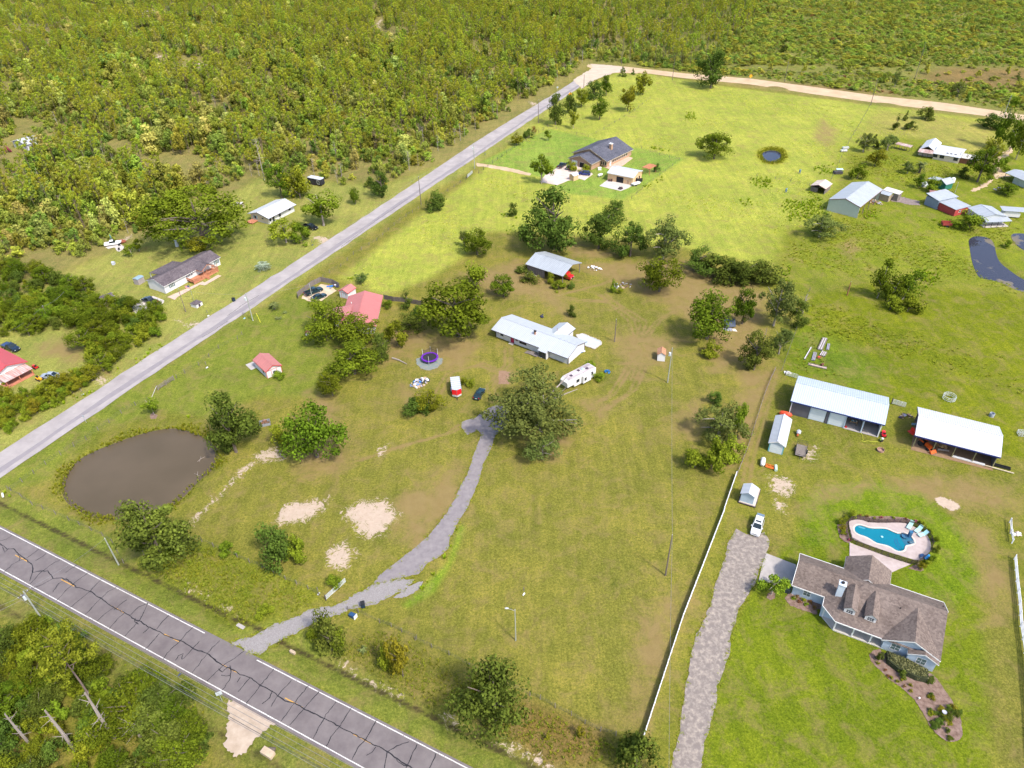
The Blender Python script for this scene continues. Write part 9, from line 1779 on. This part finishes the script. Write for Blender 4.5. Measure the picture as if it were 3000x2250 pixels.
railfence('white_fence', 'white board fence at the right picture edge', [(90.6,84.5),(88.1,79.6),(85.8,74.8),(83.6,70.6),(81.4,65.7),(78.9,60.8),(76,55.1),(72.5,48.6)], 2.4, 1.3, (.4, .8, 1.2), M_VINYL, .07, .2); railfence('white_fence', 'short fallen white fence section above the right edge fence', [(94.8,93.3),(93.4,90.6),(92.3,88.2)], 2.2, 1.2, (.5, .9, 1.15), M_VINYL, .05, .14, .14, .18)
railfence('old_fence', 'weathered low fence continuing up from the white board fence', [(46.3,107.6),(50.8,115.9),(54.8,124.1),(60.1,134.8),(63.4,140.9),(65.7,144.8)], 2.6, .95, (.3, .6, .9), mat('weathered_lilac_wood', (.20, .16, .155), .95, .25), .03, .07, .1, .05)
def wirefence(name, lab, line, step, h_=1.15, m_=None, sd=2, wires=(.4, .75, 1.1)):
 t = thing(name, lab, 'fence'); P_ = pts_along(line, step); q = random.Random(sd)
 for p in P_: lx = q.uniform(-.06, .06); MB().tube([(p[0], p[1], -.1), (p[0] + lx, p[1] + q.uniform(-.06, .06), h_ + q.uniform(-.1, .12))], .065, 6).build('post', m_ or M_WOODG, t)
 for z in wires: MB().tube([(*p, z) for p in P_], .012, 3, False).build('wire', M_WIRED, t)
wirefence('wire_fence', 'wire fence on wooden posts along the main road verge', [(-105.6,108.3),(-101.5,106),(-98.1,103.7),(-95.3,102.5),(-91.9,100.9),(-88.5,99.2),(-85.7,97.9),(-82.7,96.4),(-79.8,94.9),(-77.2,93.2),(-73,88.2),(-63.7,93.5),(-60,93),(-49.3,87.5),(-46.7,86.4),(-41.7,83.5),(-37.1,81.3),(-34.9,79.9)], 3.2)
wirefence('wire_fence', 'wire fence along the near right roadside bank', [(-29.3,76.7),(-27.3,76.1),(-23.4,74),(-21.3,73.2),(-19.4,72.1),(-16.8,70.7),(-17,70.5),(-11.2,67.6),(-7.8,65.5),(1.7,60.3),(3.3,59.7),(5.5,58.3),(7.9,57),(9.8,55.7),(12,54.5),(14.2,53.8)], 3.4); wirefence('wire_fence', 'wire fence between pond and side road', [(-104.8,107.9),(-103.7,110.4),(-102.6,113),(-101.5,115.8),(-99.7,118.8),(-98.1,121.5),(-96.4,123.8),(-95.1,127),(-93.8,129.7),(-92.4,133.1),(-90.2,136),(-88,137.7)], 4.0); wirefence('wire_fence', 'sagging wire fence on the lawn beside the side road', [(-84.5,147.1),(-83,149),(-80.6,152.3),(-77.9,160.1),(-74.2,164.4),(-73.6,166.7)], 4.2); wirefence('wire_fence', 'fence line between side road and bright field', [(-57.8,198.6),(-56.3,201.8),(-53.5,205.8),(-50.9,214.3),(-44.7,224.4),(-38.7,240.6),(-33,250.6),(-25.3,262.6),(-16.5,279.8)], 4.5); wirefence('wire_fence', 'fence line along the paddock from the metal barn to the hedgerow', [(67.2,144.4),(70.9,151.4),(75.4,160),(80.1,169.2),(85.5,180.1),(87.7,183.7)], 3.6); wirefence('wire_fence', 'fence line across the pasture to the round pond', [(115.7,264.7),(110.2,269.8),(105.1,272.6),(98.9,276.3)], 5); wirefence('wire_fence', 'pasture fence climbing to the dirt road', [(125.8,269.7),(133.2,282.8),(142.5,300.7),(152.7,318.3),(165.6,339.9),(182.6,369.2)], 6); wirefence('chain_fence', 'dark chain-link fence before the brick house lawn', [(-11.7,285.5),(-6.1,296.9),(1.8,312.8),(10.5,329.1),(19.4,344.4)], 4, 1.3, M_DTRIM, 3, (.3, .6, .9, 1.25)); wirefence('wire_fence', 'fence line behind the brick house', [(19.7,344.4),(27.3,338),(37.1,328.3),(45.4,339),(64.1,367.4),(75.4,388.8)], 6); wirefence('wire_fence', 'fence line right of the brick house', [(55.6,315.4),(61.6,306.9),(72,295.7),(64,283.5),(54.1,269),(46.1,255.6)], 6)
def plankfence(name, lab, line, h_, m_, sd=1):
 t = thing(name, lab, 'fence'); q = random.Random(sd); P_ = pts_along(line, .36)
 for a, b in zip(P_, P_[1:]):
  k = .46; a2 = (a[0] + (b[0] - a[0]) * .03, a[1] + (b[1] - a[1]) * .03); b2 = (a[0] + (b[0] - a[0]) * .95, a[1] + (b[1] - a[1]) * .95)
  z = h_ + q.uniform(-.12, .1); mb = MB(); dx, dy = b2[0] - a2[0], b2[1] - a2[1]; l = math.hypot(dx, dy); nx_, ny_ = -dy / l * .02, dx / l * .02
  mb.prism([(a2[0] - nx_, a2[1] - ny_, z), (b2[0] - nx_, b2[1] - ny_, z + q.uniform(-.03, .03)), (b2[0] + nx_, b2[1] + ny_, z), (a2[0] + nx_, a2[1] + ny_, z)], z).build('plank', m_, t)
plankfence('plank_fence', 'grey plank fence around the car pen', [(-62.5,185.8),(-63,186.9),(-60.3,193.2),(-57.9,196.2),(-54.1,194.5),(-51.5,192.2)], 1.7, M_WOODG); plankfence('plank_fence', 'dark plank fence right of the red-roofed house', [(-37.1,184.7),(-34.3,183.3),(-31.7,182.9),(-28.2,181.5),(-25.2,180.3)], 1.5, mat('dark_weathered_plank', (.07, .055, .055), .95, col2=(.14, .12, .11), scale=1.5, stretch=(4, 4, .4)), 2)
t = thing('rail_gate', 'rickety wooden rail gate on the lawn beside the side road', 'gate'); gp = [(-87.2,142),(-84.7,146.1)]
for z in (.3, .6, .9, 1.2): MB().bar((*gp[0], z), (*gp[1], z + .1), .05, .12).build('rail', M_WOODG, t)
for k in (0, .5, 1): x, y = gp[0][0] + (gp[1][0] - gp[0][0]) * k, gp[0][1] + (gp[1][1] - gp[0][1]) * k; MB().box(x - .07, x + .07, y - .07, y + .07, 0, 1.45).build('post', M_WOODG, t)
MB().bar((*gp[0], .2), (*gp[1], 1.2), .05, .1).build('brace', M_WOODG, t); x, y = (-87.62,139.21); MB().bar((*gp[0], 1.3), (x, y, .1), .08).build('strut', M_PB, t)
def pipegate(lab, a, b, h_=1.25, n_=5, name='pipe_gate'):
 t = thing(name, lab, 'gate'); mg = mat('galvanised_pipe', (.46, .49, .50), .5, .05)
 for i in range(n_): z = .25 + (h_ - .25) * i / (n_ - 1); MB().tube([(*a, z), (*b, z)], .04, 6).build('rail', mg, t)
 for k in (0, .33, .67, 1): x, y = a[0] + (b[0] - a[0]) * k, a[1] + (b[1] - a[1]) * k; MB().tube([(x, y, .2), (x, y, h_)], .04, 6).build('upright', mg, t)
 MB().tube([(*a, -.1), (*a, h_ + .25)], .1, 8).build('post', M_DTRIM, t)
pipegate('open pipe gate swung beside the grey drive', (-33.48,78.82), (-30.65,82.59)); pipegate('pipe gate left of the metal barn', (67.44,142.44), (69.91,140.92), 1.3, 5); pipegate('pipe gate right of the metal barn', (88.37,130.36), (90.8,128.89), 1.4, 6); pipegate('pale pipe gate on the side road verge by the brick house lane', (-16.23,280.62), (-14.22,285.66), 1.3, 5)
t = thing('yellow_guy_marker', 'yellow guy wire marker beside the transformer pole', 'guy wire', (-70.32,173.03)); MB().tube([(0, 0, 0), (-.9, .9, 2.6)], .05, 6).build('sleeve', mat('guy_yellow', (.65, .60, .02), .5), t)
t = thing('culvert_pipe', 'white culvert end at the corner of the pond lot', 'culvert', (-105.67,106.55), R(-55)); MB().tube([(-.6, 0, .2), (.6, 0, .2)], .2, 10).build('pipe', M_TRIM, t)
for (p, r_, lab) in (((-68.25,116.75), 1, 'pale dead branch floating on the right side of the pond'), ((-67.28,111.89), 2, 'pale dead branch floating lower on the pond')):
 t = thing('floating_branch', lab, 'branch', p, r_, None, -.36); MB().tube([(-1, 0, .02), (0, .1, .08), (1.1, -.1, .04)], [.03, .06, .03], 5).tube([(0, .1, .08), (.6, .7, .2)], [.04, .02], 5).tube([(-.3, .1, .06), (-.8, -.6, .1)], [.04, .02], 5).build('limb', M_BARKP, t)
t = thing('fallen_log', 'bleached fallen log below the oak group', 'log', (-30.9,153.56), -.6); MB().tube([(0, 0, .2), (2, .2, .22), (5, 0, .15)], [.25, .2, .1], 8).build('log', M_BARKP, t)
t = thing('culvert_headwall', 'concrete culvert end in the ditch left of the drive', 'culvert', (-47.03,73.9), -.5); MB().box(-.8, .8, -.3, .3, -.4, .15).build('headwall', M_CONC, t); MB().tube([(0, -.5, -.25), (0, -.28, -.25)], .28, 10).build('pipe', M_DARK, t)
t = thing('culvert_headwall', 'broken culvert end in the ditch at the bottom', 'culvert', (-36.84,52.4), -.5); MB().box(-1.0, 1.0, -.5, .5, -.4, .3).build('headwall', mat('tan_rubble', (.40, .31, .22), .9, .2), t); MB().tube([(-.3, .5, -.1), (.6, .9, -.1)], .3, 10).build('pipe', M_BARK, t)
t = thing('culvert_headwall', 'small culvert end in the ditch right of the drive', 'culvert', (-37.07,68.88), -.5); MB().box(-.5, .5, -.2, .2, -.4, .15).build('headwall', mat('tan_rubble', (.40, .31, .22), .9, .2), t)
